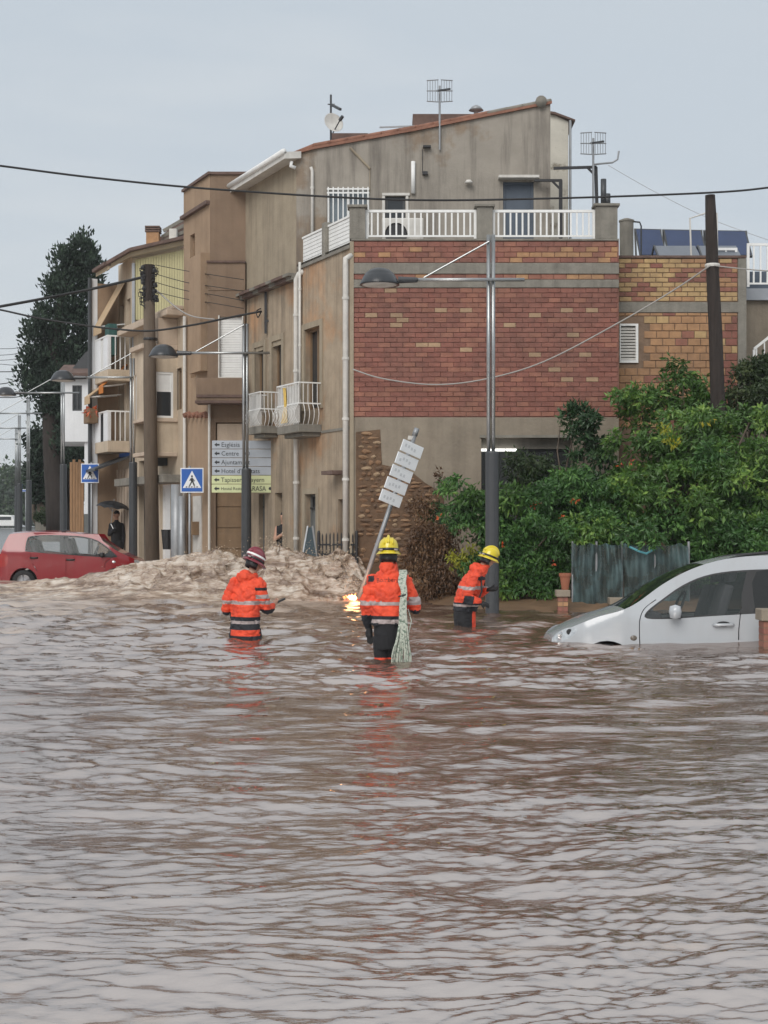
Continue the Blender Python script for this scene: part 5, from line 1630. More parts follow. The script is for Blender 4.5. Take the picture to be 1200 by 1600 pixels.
# signs
def text_mesh(parent, body, size, place, material, name='lettering', xscale=1.0, depth=.002):
    c = bpy.data.curves.new('t', 'FONT'); c.body = body; c.size = size; c.extrude = 0; c.resolution_u = 2
    o = bpy.data.objects.new('t', c); COL.objects.link(o)
    dg = bpy.context.evaluated_depsgraph_get(); dg.update()
    me = bpy.data.meshes.new_from_object(o.evaluated_get(dg))
    bpy.data.objects.remove(o, do_unlink=True)
    m = MB(); m.add([place((v.co.x * xscale, v.co.y)) for v in me.vertices], [tuple(p.vertices) for p in me.polygons])
    bpy.data.meshes.remove(me)
    return m.build(name, material, parent, fix=False)


def crossing_sign(px, py, size_px, Y, label, base_z, pole_px=0, turn=0):
    c = P(px, py, Y); hs = size_px / 2 / F * Y
    t = thing('crossing_sign', label, 'road sign', (c.x, Y, base_z), 'pedestrian crossing signs')
    ca, sa = math.cos(turn), math.sin(turn)
    fr = lambda p: c + Vector((p[0] * ca, p[0] * sa - p[1], p[2]))
    m = MB(); m.box((-hs, -.012, -hs * 1.08), (hs, .0, hs * 1.08), fr); m.build('plate', MAT['sign_white'], t, bevel=.004)
    m = MB(); k = .91; m.box((-hs * k, .0005, -hs * k * 1.08), (hs * k, .003, hs * k * 1.08), fr); m.build('blue_field', MAT['sign_blue'], t)
    m = MB(); m.prism([(-hs * .8, -hs * .66), (hs * .8, -hs * .66), (0, hs * .84)], .0035, .005, fr); m.build('white_triangle', MAT['sign_white'], t)
    m = MB()
    q = lambda pts: m.prism([(a * hs, b * hs) for a, b in pts], .0055, .007, fr)
    q([(-.07, .28), (.0, .22), (.07, .28), (.08, .38), (0, .46), (-.08, .38)])
    q([(-.10, .2), (.10, .2), (.16, -.12), (.06, -.12), (-.08, -.12), (-.13, .0)])
    q([(-.08, -.12), (.04, -.12), (-.16, -.50), (-.28, -.50)]); q([(.0, -.12), (.13, -.12), (.28, -.46), (.16, -.5)])
    q([(.08, .18), (.13, .12), (.26, -.06), (.2, -.1)]); q([(-.1, .18), (-.24, -.02), (-.19, -.06), (-.08, .08)])
    for i in range(5):
        a = -.52 + i * .23
        q([(a, -.53), (a + .12, -.53), (a + .10, -.62), (a - .03, -.62)])
    m.build('pictogram', MAT['sign_text'], t)['kind'] = 'stuff'
    m = MB(); pp = c.x + pole_px / F * Y
    m.tube([(pp, Y + .05, base_z), (pp, Y + .05, c.z + hs * 1.25)], .03, 10); m.build('post', MAT['grey_metal'], t, smooth=True)
    return t


crossing_sign(300, 750.5, 36, 33.3, 'blue pedestrian crossing sign between utility pole and direction panel', -.4, -4)
crossing_sign(140.5, 739.5, 28, 40, 'blue pedestrian crossing sign above the red car and umbrella', -.1, 2)
crossing_sign(40, 762, 12, 80, 'tiny blue pedestrian crossing sign far off beside the left lamp posts', .1)

# direction panel: six plates on a post
Yp = 32.0; kp = F / Yp
c = P(380, 880, Yp)
dp = thing('direction_sign', 'stack of six grey and yellow arrow plates behind a street lamp', 'road sign', (c.x, Yp, -.5))
m = MB(); m.tube([(c.x, Yp + .06, -.5), (c.x, Yp + .06, P(0, 686, Yp).z)], .035, 10); m.build('post', MAT['grey_metal'], dp, smooth=True)
names = ['Església', 'Centre', 'Ajuntament', "Hotel d'Entitats", 'Tapisseria Bayern', 'Hostal Restaurant']
for i in range(6):
    ya, yb = 688.5 + i * 13.7, 688.5 + i * 13.7 + 12.9
    a, b_ = P(331.5 - (i > 3) * .5, yb, Yp), P(429.5, ya, Yp)
    m = MB(); m.box((a.x, Yp - .03, a.z), (b_.x, Yp, b_.z)); pl_ = m.build('plate', MAT['sign_grey'] if i < 4 else MAT['sign_yellow'], dp, bevel=.008)
    m = MB(); fr = lambda p: Vector((p[0], Yp - .032 - p[1], p[2]))
    zc_ = (a.z + b_.z) / 2; x0 = a.x + .05
    m.prism([(x0, zc_), (x0 + .055, zc_ + .045), (x0 + .055, zc_ + .018), (x0 + .115, zc_ + .018), (x0 + .115, zc_ - .018), (x0 + .055, zc_ - .018), (x0 + .055, zc_ - .045)], .0, .003, fr); m.build('arrow', MAT['sign_text'], pl_)
    sz = .14 if i < 5 else .095
    text_mesh(pl_, names[i], sz, lambda q: Vector((x0 + .15 + q[0], Yp - .034, zc_ - sz * .33 + q[1])), MAT['sign_text'], xscale=.95)
    if i == 5: text_mesh(pl_, 'CARASA', .15, lambda q: Vector((a.x + .70 + q[0], Yp - .034, zc_ - .05 + q[1])), MAT['sign_text'], xscale=.85)
    if i == 5:
        m = MB(); m.lathe([(0, 0), (.035, 0), (.035, .003), (0, .003)], fr=lambda q: Vector((b_.x - .1 + q.x, Yp - .032 - q.z, zc_ + q.y)), n=14); m.build('dot', MAT['sign_text'], pl_)
    if i == 1:
        m = MB(); cc = Vector((x0 + .72, Yp - .034, zc_))
        for r0, r1 in ((.05, .04), (.024, .014)):
            m.lathe([(r0, 0), (r1, 0), (r1, .002), (r0, .002)], fr=lambda q: cc + Vector((q.x, -q.z, q.y)), n=18)
        m.build('ring_mark', MAT['sign_text'], pl_)['kind'] = 'stuff'

# leaning post with five white plates
Yl = 26.3
b0, b1 = P(573, 900, Yl), P(652, 668, Yl)
lp = thing('leaning_sign', 'leaning signpost with five white plates pushed over by the torrent', 'road sign', b0)
ax = (b1 - b0); ax.y = .25; axn = ax.normalized()
b_base = b0 - axn * .9
m = MB(); m.tube([b_base, b0 + ax * .965], .042, 12); m.tube([b0 + ax * .95, b0 + ax], .05, 12); m.build('post', MAT['grey_metal'], lp, smooth=True)
m = MB(); q = b0 + ax * .93; m.bar(q - Vector((.10, 0, -.02)), q + Vector((.02, 0, 0)), .07); m.build('clamp', MAT['white_dirty'], lp)
bvec = Vector((30, 22, -17.5)) / (F / Yl)
bvec = bvec - axn * bvec.dot(axn)
nv = bvec.cross(axn).normalized()
if nv.y > 0: nv = -nv
for i in range(5):
    cpt = P(645.5 - i * 8.3, 690 + i * 24 * .985, Yl - .12)
    cpt = P(643.5 - i * 8.2, 701.5 + i * 19.3, Yl - .1)
    hh = axn * .105
    m = MB(); m.obox(cpt, bvec * .5, hh, nv * .012); pl_ = m.build('plate', MAT['sign_white'], lp, bevel=.004)
    m = MB(); rr = random.Random(i)
    for k in range(4):       # faded lettering that can no longer be read
        s0 = -.32 + k * .15
        m.obox(cpt + bvec * s0 + nv * .0135 + hh * rr.uniform(-.25, .25), bvec * .045, axn * .026, nv * .0008)
    m.build('faded_marks', MAT['sign_faint'], pl_)['kind'] = 'stuff'

# iron fence and folded board at the corner
Yf = 27.95
fe = thing('iron_fence', 'low black iron fence with spiked bars by the house corner', 'fence', P(525, 880, Yf))
m = MB(); m.bar(P(497, 851, Yf + .6), P(557, 851, Yf), .035); m.bar(P(497, 866, Yf + .6), P(557, 866, Yf), .035); m.build('rail', MAT['black_metal'], fe)
for i in range(11):
    a = 498 + i * 5.9; yy = Yf + .6 - .6 * i / 10
    m = MB(); tp = 838 - 3 * math.sin(i / 10 * math.pi) - (5 if i in (0, 10) else 0)
    m.tube([P(a, 905, yy), P(a, tp, yy), P(a, tp - 4, yy)], [.013, .013, .001] if i not in (0, 10) else [.03, .03, .02], 6); m.build('bar', MAT['black_metal'], fe)
bo = thing('folded_sign', 'dark teal folded board leaning by the grey door', 'board', P(484, 872, 29.0))
m = MB(); v = [P(473, 872, 28.8), P(494, 872, 28.8), P(487, 824, 29.2), P(481, 824, 29.2)]; m.add(v + [p + Vector((0, .06, 0)) for p in v], [(0, 1, 2, 3), (7, 6, 5, 4), (0, 4, 5, 1), (1, 5, 6, 2), (2, 6, 7, 3), (3, 7, 4, 0)]); m.build('cover', MAT['plastic_teal'], bo)
m = MB(); m.bar(P(472, 874, 28.85), P(481, 822, 29.2), .03); m.bar(P(495, 874, 28.85), P(488, 822, 29.2), .03); m.build('frame', MAT['grey_metal'], bo)['kind'] = 'stuff'
# litter bin and blue bin
lb = thing('litter_bin', 'dark litter bin on a post beneath the crossing sign', 'litter bin', P(262, 850, 35.2))
q = P(261, 842, 35.2); m = MB(); m.lathe([(.10, -.25), (.14, .2), (.15, .22), (.12, .22), (.1, -.2)], q, 14); m.build('drum', MAT['black_metal'], lb, smooth=False)
m = MB(); m.tube([q + Vector((.16, 0, .3)), q + Vector((.16, 0, -1.2))], .035, 8); m.build('post', MAT['grey_metal'], lb)
sp = thing('steel_bollard', 'pale grey steel column beside the crossing sign post', 'post', P(284, 870, 34.5))
q = P(284, 870, 34.5); m = MB(); m.tube([(q.x, q.y, -.5), (q.x, q.y, P(0, 775, 34.5).z)], .085, 12); m.build('column', MAT['grey_metal'], sp, smooth=True)
bb = thing('blue_bin', 'blue wheeled bin on the pavement beyond the umbrella', 'bin', P(158, 838, 44))
q = P(158, 836, 44); m = MB(); m.prism([(-.24, 0), (.24, 0), (.28, .62), (-.28, .62)], -.25, .25, lambda p: q + Vector(p)); m.build('tub', MAT['bin_blue'], bb, bevel=.02)
m = MB(); m.box((q.x - .3, q.y - .3, q.z + .62), (q.x + .3, q.y + .3, q.z + .70)); m.build('lid', MAT['bin_blue'], bb, bevel=.02)

# garden edge: brick stumps, pots, net fence
def brick_pier(px0, px1, pyt, pyb, Y, label):
    a, b_ = P(px0, pyb, Y), P(px1, pyt, Y)
    t = thing('brick_pier', label, 'pier', ((a.x + b_.x) / 2, Y, -.3), 'brick piers of the garden')
    h_ = .075; z = -.3; k = 0; w_ = b_.x - a.x
    while z < b_.z - .14:
        for j in range(2):
            x0 = a.x + w_ * j / 2 + .004 + (.0 if k % 2 else 0); m = MB(); m.box((x0, Y + rr.uniform(0, .008), z), (x0 + w_ / 2 - .010, Y + w_, z + h_ - .012))
            m.build('brick', MAT[rr.choice(['brick_red', 'brick_orange', 'brick_tan'])], t)
        z += h_; k += 1
    m = MB(); m.box((a.x + .008, Y + .012, -.3), (b_.x - .012, Y + w_ - .01, z)); m.build('core', MAT['mortar'], t)
    m = MB(); m.box((a.x - .03, Y - .03, z), (b_.x + .03, Y + w_ + .03, b_.z)); m.build('cap', MAT['render_low'], t, bevel=.012)
    return t


rr = random.Random(21)
brick_pier(872, 888, 922, 958, 23.4, 'brick pier carrying a flower pot at the left end of the net fence')
brick_pier(955, 973, 934, 958, 23.8, 'low brick pier in front of the green net fence')
brick_pier(1193, 1225, 952, 1010, 16.6, 'brick pier with pale cap at the right edge in front of the silver car')
pt = thing('flower_pot', 'tapered terracotta flower pot standing on the brick pier', 'flower pot', P(884, 922, 23.5))
q = P(883, 922, 23.52)
m = MB(); m.lathe([(.0, 0), (.055, 0), (.085, .22), (.098, .22), (.10, .27), (.085, .27), (.08, .24), (0, .23)], q, 18); m.build('pot', mat('terracotta', (.30, .11, .06), .8, .15, 5), pt, smooth=False)

nf = thing('net_fence', 'sagging blue-green shade net fence along the garden', 'fence', P(985, 955, 24.2))
Yn = 24.2
net_mat = bpy.data.materials.new('shade_net'); net_mat.use_nodes = True
n_ = net_mat.node_tree; b_ = n_.nodes['Principled BSDF']; b_.inputs['Base Color'].default_value = (.045, .085, .09, 1); b_.inputs['Roughness'].default_value = .8; b_.inputs['Alpha'].default_value = .76
nz = n_.nodes.new('ShaderNodeTexNoise'); nz.inputs['Scale'].default_value = 3; nz.inputs['Detail'].default_value = 6
tcn = n_.nodes.new('ShaderNodeTexCoord'); n_.links.new(tcn.outputs['Object'], nz.inputs['Vector'])
cr_ = n_.nodes.new('ShaderNodeValToRGB'); cr_.color_ramp.elements[0].position = .4; cr_.color_ramp.elements[0].color = (.04, .058, .056, 1); cr_.color_ramp.elements[1].position = .68; cr_.color_ramp.elements[1].color = (.10, .17, .18, 1)
n_.links.new(nz.outputs['Fac'], cr_.inputs['Fac']); n_.links.new(cr_.outputs[0], b_.inputs['Base Color'])
for pi, (pa, pb) in enumerate(((894, 972), (974, 1077))):
    nx, nz_ = 70, 24
    vs, fs = [], []
    for j in range(nz_ + 1):
        for i in range(nx + 1):
            f = i / nx; g = j / nz_
            px = pa + (pb - pa) * f
            sag = 4 * math.sin(math.pi * ((f * 3) % 1.0)) if pi == 0 else 5 * math.sin(math.pi * ((f * 2.3) % 1.0))
            pyt = 848 + sag + (2 if f > .9 else 0)
            py = 952 + (pyt - 952) * g
            dy = .035 * math.sin(f * 40 + g * 2 + pi) * (.4 + g) + .05 * math.sin(f * 9 + g * 5) + .03 * math.sin(f * 17 - g * 9)
            vs.append(P(px + 1.5 * math.sin(g * 6 + f * 5), py, Yn + dy))
    for j in range(nz_):
        for i in range(nx): fs.append((j * (nx + 1) + i, j * (nx + 1) + i + 1, (j + 1) * (nx + 1) + i + 1, (j + 1) * (nx + 1) + i))
    m = MB(); m.add(vs, fs); m.build('net_sheet', net_mat, nf, smooth=True, fix=False)
for a in (895, 932, 972, 1024, 1076):
    m = MB(); m.tube([P(a, 960, Yn + .1), P(a, 846, Yn + .1)], .022, 8); m.build('post', MAT['grey_metal'], nf)
m = MB(); rr = random.Random(4)
for i in range(60):
    a = 896 + i * 3.02; m.tube([P(a, 955, Yn + .16), P(a + rr.uniform(-1, 1), 856 + rr.uniform(-4, 4), Yn + .16)], .010, 5)
m.build('reed_canes', mat('reed', (.19, .15, .10), .9, .3, 6, island=.4), nf)['kind'] = 'stuff'
m = MB(); m.tube([P(976, 851, Yn - .06), P(1000, 862, Yn - .1), (P(1010, 865, Yn - .1)), P(1022, 858, Yn - .06)], .02, 6); m.build('tie_rope', mat('turquoise', (.10, .33, .38), .7, .1, 5), nf)
# ================================================================ CARS
def smooth_line(pts, n=6):
    """Catmull-Rom through 2-D points"""
    q = [Vector((p[0], p[1])) for p in pts]; out_ = []
    for i in range(len(q) - 1):
        p0 = q[max(i - 1, 0)]; p1 = q[i]; p2 = q[i + 1]; p3 = q[min(i + 2, len(q) - 1)]
        for k in range(n):
            f = k / n
            v = .5 * ((2 * p1) + (p2 - p0) * f + (2 * p0 - 5 * p1 + 4 * p2 - p3) * f * f + (3 * p1 - p0 - 3 * p2 + p3) * f ** 3)
            out_.append((v.x, v.y))
    out_.append((q[-1].x, q[-1].y)); return out_


def loop_line(pts, n=5):
    q = pts[-1:] + list(pts) + pts[:2]
    s_ = smooth_line(q, n)
    return s_[n:-n][:-1] if False else s_[n:n + n * len(pts)]


def offset_seg(pts, w_):
    """thin closed strip along a polyline"""
    L_, R_ = [], []
    for i, p in enumerate(pts):
        a = pts[max(i - 1, 0)]; b = pts[min(i + 1, len(pts) - 1)]
        dx, dy = b[0] - a[0], b[1] - a[1]; l = math.hypot(dx, dy) or 1
        L_.append((p[0] - dy / l * w_, p[1] + dx / l * w_)); R_.append((p[0] + dy / l * w_, p[1] - dx / l * w_))
    return L_ + R_[::-1]


def circle(cx, cz, r, n=28):
    return [(cx + r * math.cos(2 * math.pi * k / n), cz + r * math.sin(2 * math.pi * k / n)) for k in range(n)]


class Car:
    """car in its own frame: x from nose (0) to tail, y across, z up; both flanks cut from one drawn side view"""
    def __init__(s, root, place, half, mats):
        s.root, s.place, s.half, s.M = root, place, half, mats

    def side(s, regions, order, width, grid=.06):
        """regions: name -> polygon; order: first match wins; None polygons drop; width(x,z)->half width"""
        pts, edges = [], []
        for nm in order:
            poly = regions[nm]
            b = len(pts); pts.extend([Vector(p) for p in poly]); n = len(poly)
            edges.extend([(b + i, b + (i + 1) % n) for i in range(n)])
        body = regions[order[-1]]
        xs = [p[0] for p in body]; zs = [p[1] for p in body]
        x = min(xs) + grid / 2
        while x < max(xs):
            z = min(zs) + grid / 2
            while z < max(zs):
                if inside(body, x, z): pts.append(Vector((x, z)))
                z += grid
            x += grid
        v, e, f, *_ = delaunay_2d_cdt(pts, edges, [], 0, 1e-4)
        groups = {}
        for t in f:
            c = sum((v[i] for i in t), Vector((0, 0))) / len(t)
            for nm in order:
                if inside(regions[nm], c.x, c.y): groups.setdefault(nm, []).append(t); break
        return v, groups

    def emit(s, v, tris, nm, material, parent, width, sides=(-1, 1), push=0.0, smooth=True):
        res = []
        for sg in sides:
            used = {}; m = MB(); fs = []
            for t in tris:
                q = []
                for i in t:
                    if i not in used:
                        used[i] = len(m.v); m.v.append(tuple(s.place((v[i].x, sg * (width(v[i].x, v[i].y) + push), v[i].y))))
                    q.append(used[i])
                m.f.append(tuple(q)); m.m.append(0)
            res.append(m.build(nm, material, parent, smooth=smooth, fix=False))
        return res

    def loft(s, line, width, crown, nm, material, parent, seg=10, push=0.0):
        m = MB(); n = seg + 1
        for x, z in line:
            wd = width(x, z)
            for k in range(n):
                f = -1 + 2 * k / seg
                m.v.append(tuple(s.place((x, f * wd, z + crown * (1 - f * f) + push))))
        for i in range(len(line) - 1):
            for k in range(seg):
                m.f.append((i * n + k, i * n + k + 1, (i + 1) * n + k + 1, (i + 1) * n + k)); m.m.append(0)
        return m.build(nm, material, parent, smooth=True, fix=False)


def car_paint(name, col, rough=.3, dirt=(.2, .13, .09)):
    return mat(name, col, rough, .04, 1.0, 0, coat=.5, streak=.08, scol=dirt, metal=.0)


BLACK_TRIM = mat('black_trim', (.012, .012, .013), .45, .1, 8)
TYRE = mat('tyre', (.015, .015, .015), .8, .1, 8)
RIM = mat('rim', (.35, .35, .36), .35, .05, 5, metal=.7)
SEAT = mat('car_seat', (.05, .05, .055), .9, .1, 6)
CARGLASS = glass('car_glass', (.10, .12, .12), .02, .28)
CARGLASS_DARK = glass('car_glass_dark', (.012, .014, .014), .03, .88)
LAMPGLASS = mat('lamp_glass', (.55, .57, .58), .08, .3, 14, metal=.5, coat=.8)
TAIL = mat('tail_lamp', (.30, .015, .012), .15, .1, 5, coat=.8)
CHROME = mat('chrome', (.6, .6, .6), .15, .05, 5, metal=1)


def wheel(parent, place, x, z, r, y, sg):
    m = MB(); n = 24
    prof = [(r * .62, -.10), (r * .95, -.10), (r, -.06), (r, .06), (r * .95, .10), (r * .62, .10)]
    fr = lambda q: place((x + q.x, sg * (y - .1 + q.z), z + q.y))
    m.lathe(prof, fr=fr, n=n); o = m.build('wheel', TYRE, parent, smooth=True)
    m = MB(); m.lathe([(r * .63, .07), (r * .55, .05), (r * .2, .075), (0, .08)], fr=fr, n=n); m.build('rim', RIM, o, smooth=True)
    for k in range(5):
        a = 2 * math.pi * k / 5
        q = MB(); c0 = fr(Vector((math.cos(a) * r * .15, math.sin(a) * r * .15, .085))); c1 = fr(Vector((math.cos(a) * r * .58, math.sin(a) * r * .58, .085))); q.bar(c0, c1, .05, .03); q.build('spoke', RIM, o)
    return o


def seat(parent, place, x, y, z):
    m = MB()
    for a, b_, c_, d_, w_ in ((-.05, -.08, .0, .16, .24), ):
        m.prism([(x - .45, z - .12), (x + .05, z - .12), (x + .12, z + .02), (x + .26, z + .52), (x + .15, z + .54), (x - .0, z + .06), (x - .45, z + .04)], y - .24, y + .24, lambda p: place(p))
    m.build('seat', SEAT, parent, bevel=.03)
    m = MB(); m.prism([(x + .20, z + .56), (x + .30, z + .57), (x + .34, z + .74), (x + .24, z + .75)], y - .13, y + .13, lambda p: place(p)); m.build('headrest', SEAT, parent, bevel=.03)


# ---------------------------------------------------------------- silver estate at the right
YS = 17.15; KS = F / YS
def make_silver():
    nose = P(858, 1000, YS)
    zg = -.54                                  # road under the flood
    root = thing('silver_car', 'silver estate car flooded to its door sills at the right edge', 'car', (nose.x + 2.1, YS + .9, zg))
    place = lambda p: Vector((nose.x + .07 + p[0], YS + .80 + p[1], zg + p[2] - .042 * (p[1] + .8)))      # the far wheels stand lower, off the kerb
    half = .80
    X = lambda px: (px - 858) / KS
    Z = lambda py: -zg + H + (HY - py) / KS
    paint = car_paint('silver_paint', (.41, .43, .45), .2)
    # outline of the side view
    top = smooth_line([(X(a_), Z(b_ + np.interp(a_, [858, 870, 950, 985, 1025, 1430], [2, 7, 8, 5, 1, 1]))) for a_, b_ in [(858, 1008), (859, 996), (868, 985), (890, 972), (925, 957), (962, 947), (990, 936), (1030, 912), (1070, 891), (1110, 877),
                       (1150, 869.5), (1200, 866), (1270, 866.5), (1330, 871), (1385, 880), (1410, 905), (1428, 945), (1432, 985), (1432, 1030)]], 6)
    bot = [(X(1425), .25), (X(1340) + .36, .22), (X(1340) - .36, .20), (X(935) + .36, .20), (X(935) - .36, .22), (.10, .25), (0.02, .36)]
    outline = top + bot
    belt = lambda x: np.interp(x, [0, X(965), X(1000), X(1200), X(1430)], [.55, Z(960), Z(968), Z(957), Z(945)])
    ztop = [p for p in top]

    def width(x, z):
        w_ = half * np.interp(x, [0, .12, .35, .8, 3.6, 4.1, 4.3], [.56, .76, .90, .985, 1, .95, .88])
        b_ = belt(x)
        if z > b_: w_ -= (z - b_) * .36 + .0
        lo = np.interp(z, [.2, .45, .75], [.05, .0, .0])
        w_ -= lo
        return float(w_ - .03 * max(0, (z - b_ + .12)) * 0)
    win_f = loop_line([(X(1004), Z(964.5)), (X(1004.5), Z(957)), (X(1030), Z(938)), (X(1062), Z(917)), (X(1098), Z(902)), (X(1130), Z(896)), (X(1160), Z(893.5)), (X(1162), Z(897)), (X(1152), Z(930)), (X(1146), Z(957.5)), (X(1100), Z(960.5)), (X(1040), Z(964.5))], 3)
    win_r = loop_line([(X(1179), Z(893)), (X(1262), Z(891)), (X(1265), Z(896)), (X(1262), Z(950)), (X(1256), Z(953)), (X(1172), Z(955.5)), (X(1171), Z(950))], 3)
    win_q = loop_line([(X(1282), Z(892)), (X(1345), Z(896)), (X(1375), Z(920)), (X(1384), Z(944)), (X(1372), Z(948)), (X(1284), Z(950))], 3)
    trim = loop_line([(X(1002), Z(966.5)), (X(1002), Z(956)), (X(1029), Z(935.5)), (X(1061), Z(914.5)), (X(1097), Z(899.5)), (X(1140), Z(892)), (X(1200), Z(889)), (X(1280), Z(888.5)), (X(1350), Z(893)), (X(1380), Z(918)), (X(1390), Z(946)), (X(1375), Z(951)), (X(1200), Z(957.5)), (X(1100), Z(963)), (X(1040), Z(967))], 3)
    seam1 = offset_seg(smooth_line([(X(991.5), .30), (X(990), Z(985)), (X(991.5), Z(965)), (X(1000), Z(950)), (X(1018), Z(937))], 5), .005)
    seam2 = offset_seg([(X(1145), .30), (X(1145), Z(985)), (X(1148), Z(957.8))], .005)
    seam3 = offset_seg([(X(1281), .45), (X(1283), Z(985)), (X(1284), Z(952))], .005)
    arch_f = circle(X(940), .235, .335); arch_r = circle(X(1335), .235, .335)
    door_f = [(X(991.5), .28), (X(990), Z(985)), (X(991.5), Z(965)), (X(1000), Z(950)), (X(1090), Z(888)), (X(1165), Z(885)), (X(1148), Z(958)), (X(1145), .28)]
    door_r = [(X(1145), .28), (X(1148), Z(958)), (X(1165), Z(885)), (X(1284), Z(886)), (X(1283), Z(985)), (X(1281), .28)]
    lamp = loop_line([(X(859), Z(1000)), (X(866), Z(990)), (X(880), Z(982)), (X(893), Z(982)), (X(890), Z(992)), (X(876), Z(1001)), (X(864), Z(1005))], 3)
    regions = dict(arch_f=arch_f, arch_r=arch_r, seam1=seam1, seam2=seam2, seam3=seam3, win_f=win_f, win_r=win_r, win_q=win_q, trim=trim, lamp=lamp, door_f=door_f, door_r=door_r, body=outline)
    order = ['arch_f', 'arch_r', 'seam1', 'seam2', 'seam3', 'win_f', 'win_r', 'win_q', 'trim', 'lamp', 'door_f', 'door_r', 'body']
    c = Car(root, place, half, None)
    v, g = c.side(regions, order, width)
    for nm, part, m_ in (('body', 'flank', paint), ('door_f', 'door', paint), ('door_r', 'door', paint), ('trim', 'window_trim', BLACK_TRIM), ('win_f', 'window', CARGLASS), ('win_r', 'window', CARGLASS_DARK), ('win_q', 'window', CARGLASS_DARK), ('lamp', 'headlight', LAMPGLASS)):
        if nm in g: c.emit(v, g[nm], part, m_, root, width)
    iw = [i for i, p in enumerate(ztop) if p[0] >= X(966)][0]; ir = [i for i, p in enumerate(ztop) if p[0] >= X(1092)][0]
    c.loft(ztop[:iw + 1], width, .03, 'bonnet', paint, root)
    c.loft(ztop[iw:ir + 1], width, .02, 'windscreen', CARGLASS_DARK, root)
    it = [i for i, p in enumerate(ztop) if p[0] >= X(1390)][0]
    c.loft(ztop[ir:it + 1], width, .025, 'roof', paint, root); c.loft(ztop[it:], width, .03, 'tailgate', paint, root)
    # A-pillar roof line, roof rail, cowl
    for sg in (-1, 1):
        m = MB(); pts = [(x, z) for x, z in smooth_line([(X(1122), Z(880)), (X(1140), Z(873)), (X(1165), Z(866.5)), (X(1220), Z(862)), (X(1300), Z(864)), (X(1350), Z(872))], 4)]
        m.tube([place((x, sg * (width(x, z) - .04), z)) for x, z in pts], .018, 8); m.build('roof_rail', BLACK_TRIM, root, smooth=True)
        m = MB(); x, z = X(1043), Z(956)
        m.lathe([(0, -.09), (.075, -.07), (.095, 0), (.08, .07), (0, .09)], fr=lambda q: place((x + q.x * .8, sg * (half + .10 + q.y * .9), z + q.z * .95)), n=14); mo = m.build('side_mirror', paint, root, smooth=True)
        m = MB(); m.bar(place((x + .07, sg * (half - .06), z - .06)), place((x + .02, sg * (half + .08), z - .04)), .07, .06); m.build('mirror_arm', BLACK_TRIM, mo)
        m = MB(); xh, zh = X(1121), Z(977); m.tube([place((xh - .115, sg * (half - .005), zh)), place((xh - .09, sg * (half + .03), zh + .004)), place((xh + .09, sg * (half + .03), zh + .006)), place((xh + .115, sg * (half - .005), zh + .004))], .018, 8); ho = m.build('door_handle', paint, root, smooth=True)
        m = MB(); m.lathe([(0, .004), (.05, .003), (.075, 0)], fr=lambda q: place((xh + q.x * 1.1, sg * (half + q.z), zh + .012 + q.y * .45)), n=16); m.build('handle_recess', BLACK_TRIM, ho, smooth=True)
        m = MB(); xi, zi = X(981), Z(997); m.lathe([(0, .012), (.03, .01), (.04, 0)], fr=lambda q: place((xi + q.x, sg * (width(xi, zi) + q.z), zi + q.y * .8)), n=14); m.build('side_repeater', mat('repeater', (.12, .10, .08), .2, .1, 5), root, smooth=True)
        m = MB(); m.box((X(992), half - .01, Z(1006)), (X(1280), half + .008, Z(1000)), lambda p: place((p[0], sg * p[1], p[2])))
        m.build('rubbing_strip', paint, root)
        wheel(root, place, X(940), .235, .30, half - .0, sg); wheel(root, place, X(1335), .235, .31, half, sg)
        for hx, hz, hr in ((X(871), Z(994), .04), (X(883), Z(988), .035)):
            m = MB(); m.lathe([(0, .006), (hr * .6, .008), (hr, .004)], fr=lambda q: place((hx + q.x, sg * (width(hx, hz) + q.z + .002), hz + q.y)), n=14); m.build('lamp_reflector', CHROME if hr > .036 else BLACK_TRIM, root, smooth=True)
    # front: bumper and grille, cabin
    m = MB(); m.prism([(.0, .28), (.12, .24), (.14, .52), (.02, .52)], -.52, .52, place); m.build('bumper', paint, root, bevel=.03)
    m = MB(); m.prism([(.02, .30), (.07, .30), (.07, .40), (.03, .40)], -.3, .3, place); m.build('grille', BLACK_TRIM, root)
    m = MB(); m.box((.9, -.78, .2), (4.0, .78, .30), place); m.box((.40, -.58, .25), (.95, .58, .60), place); m.build('floor_pan', BLACK_TRIM, root)
    m = MB(); m.prism([(X(975), .62), (X(1030), .62), (X(1026), Z(958)), (X(1000), Z(952)), (X(975), Z(958))], -.74, .74, place); m.build('dashboard', SEAT, root, bevel=.02)
    for y in (-.37, .37): seat(root, place, X(1110), y, Z(985)); seat(root, place, X(1240), y, Z(985))
    m = MB(); cx_w, cz_w = X(1062), Z(948)
    ring = [place((cx_w + .07 * math.sin(a), -.37 + .18 * math.cos(a), cz_w + .17 * math.sin(a))) for a in [2 * math.pi * k / 20 for k in range(21)]]
    m.tube(ring, .016, 6); m.bar(ring[0], ring[10], .03); m.build('steering_wheel', BLACK_TRIM, root)


make_silver()

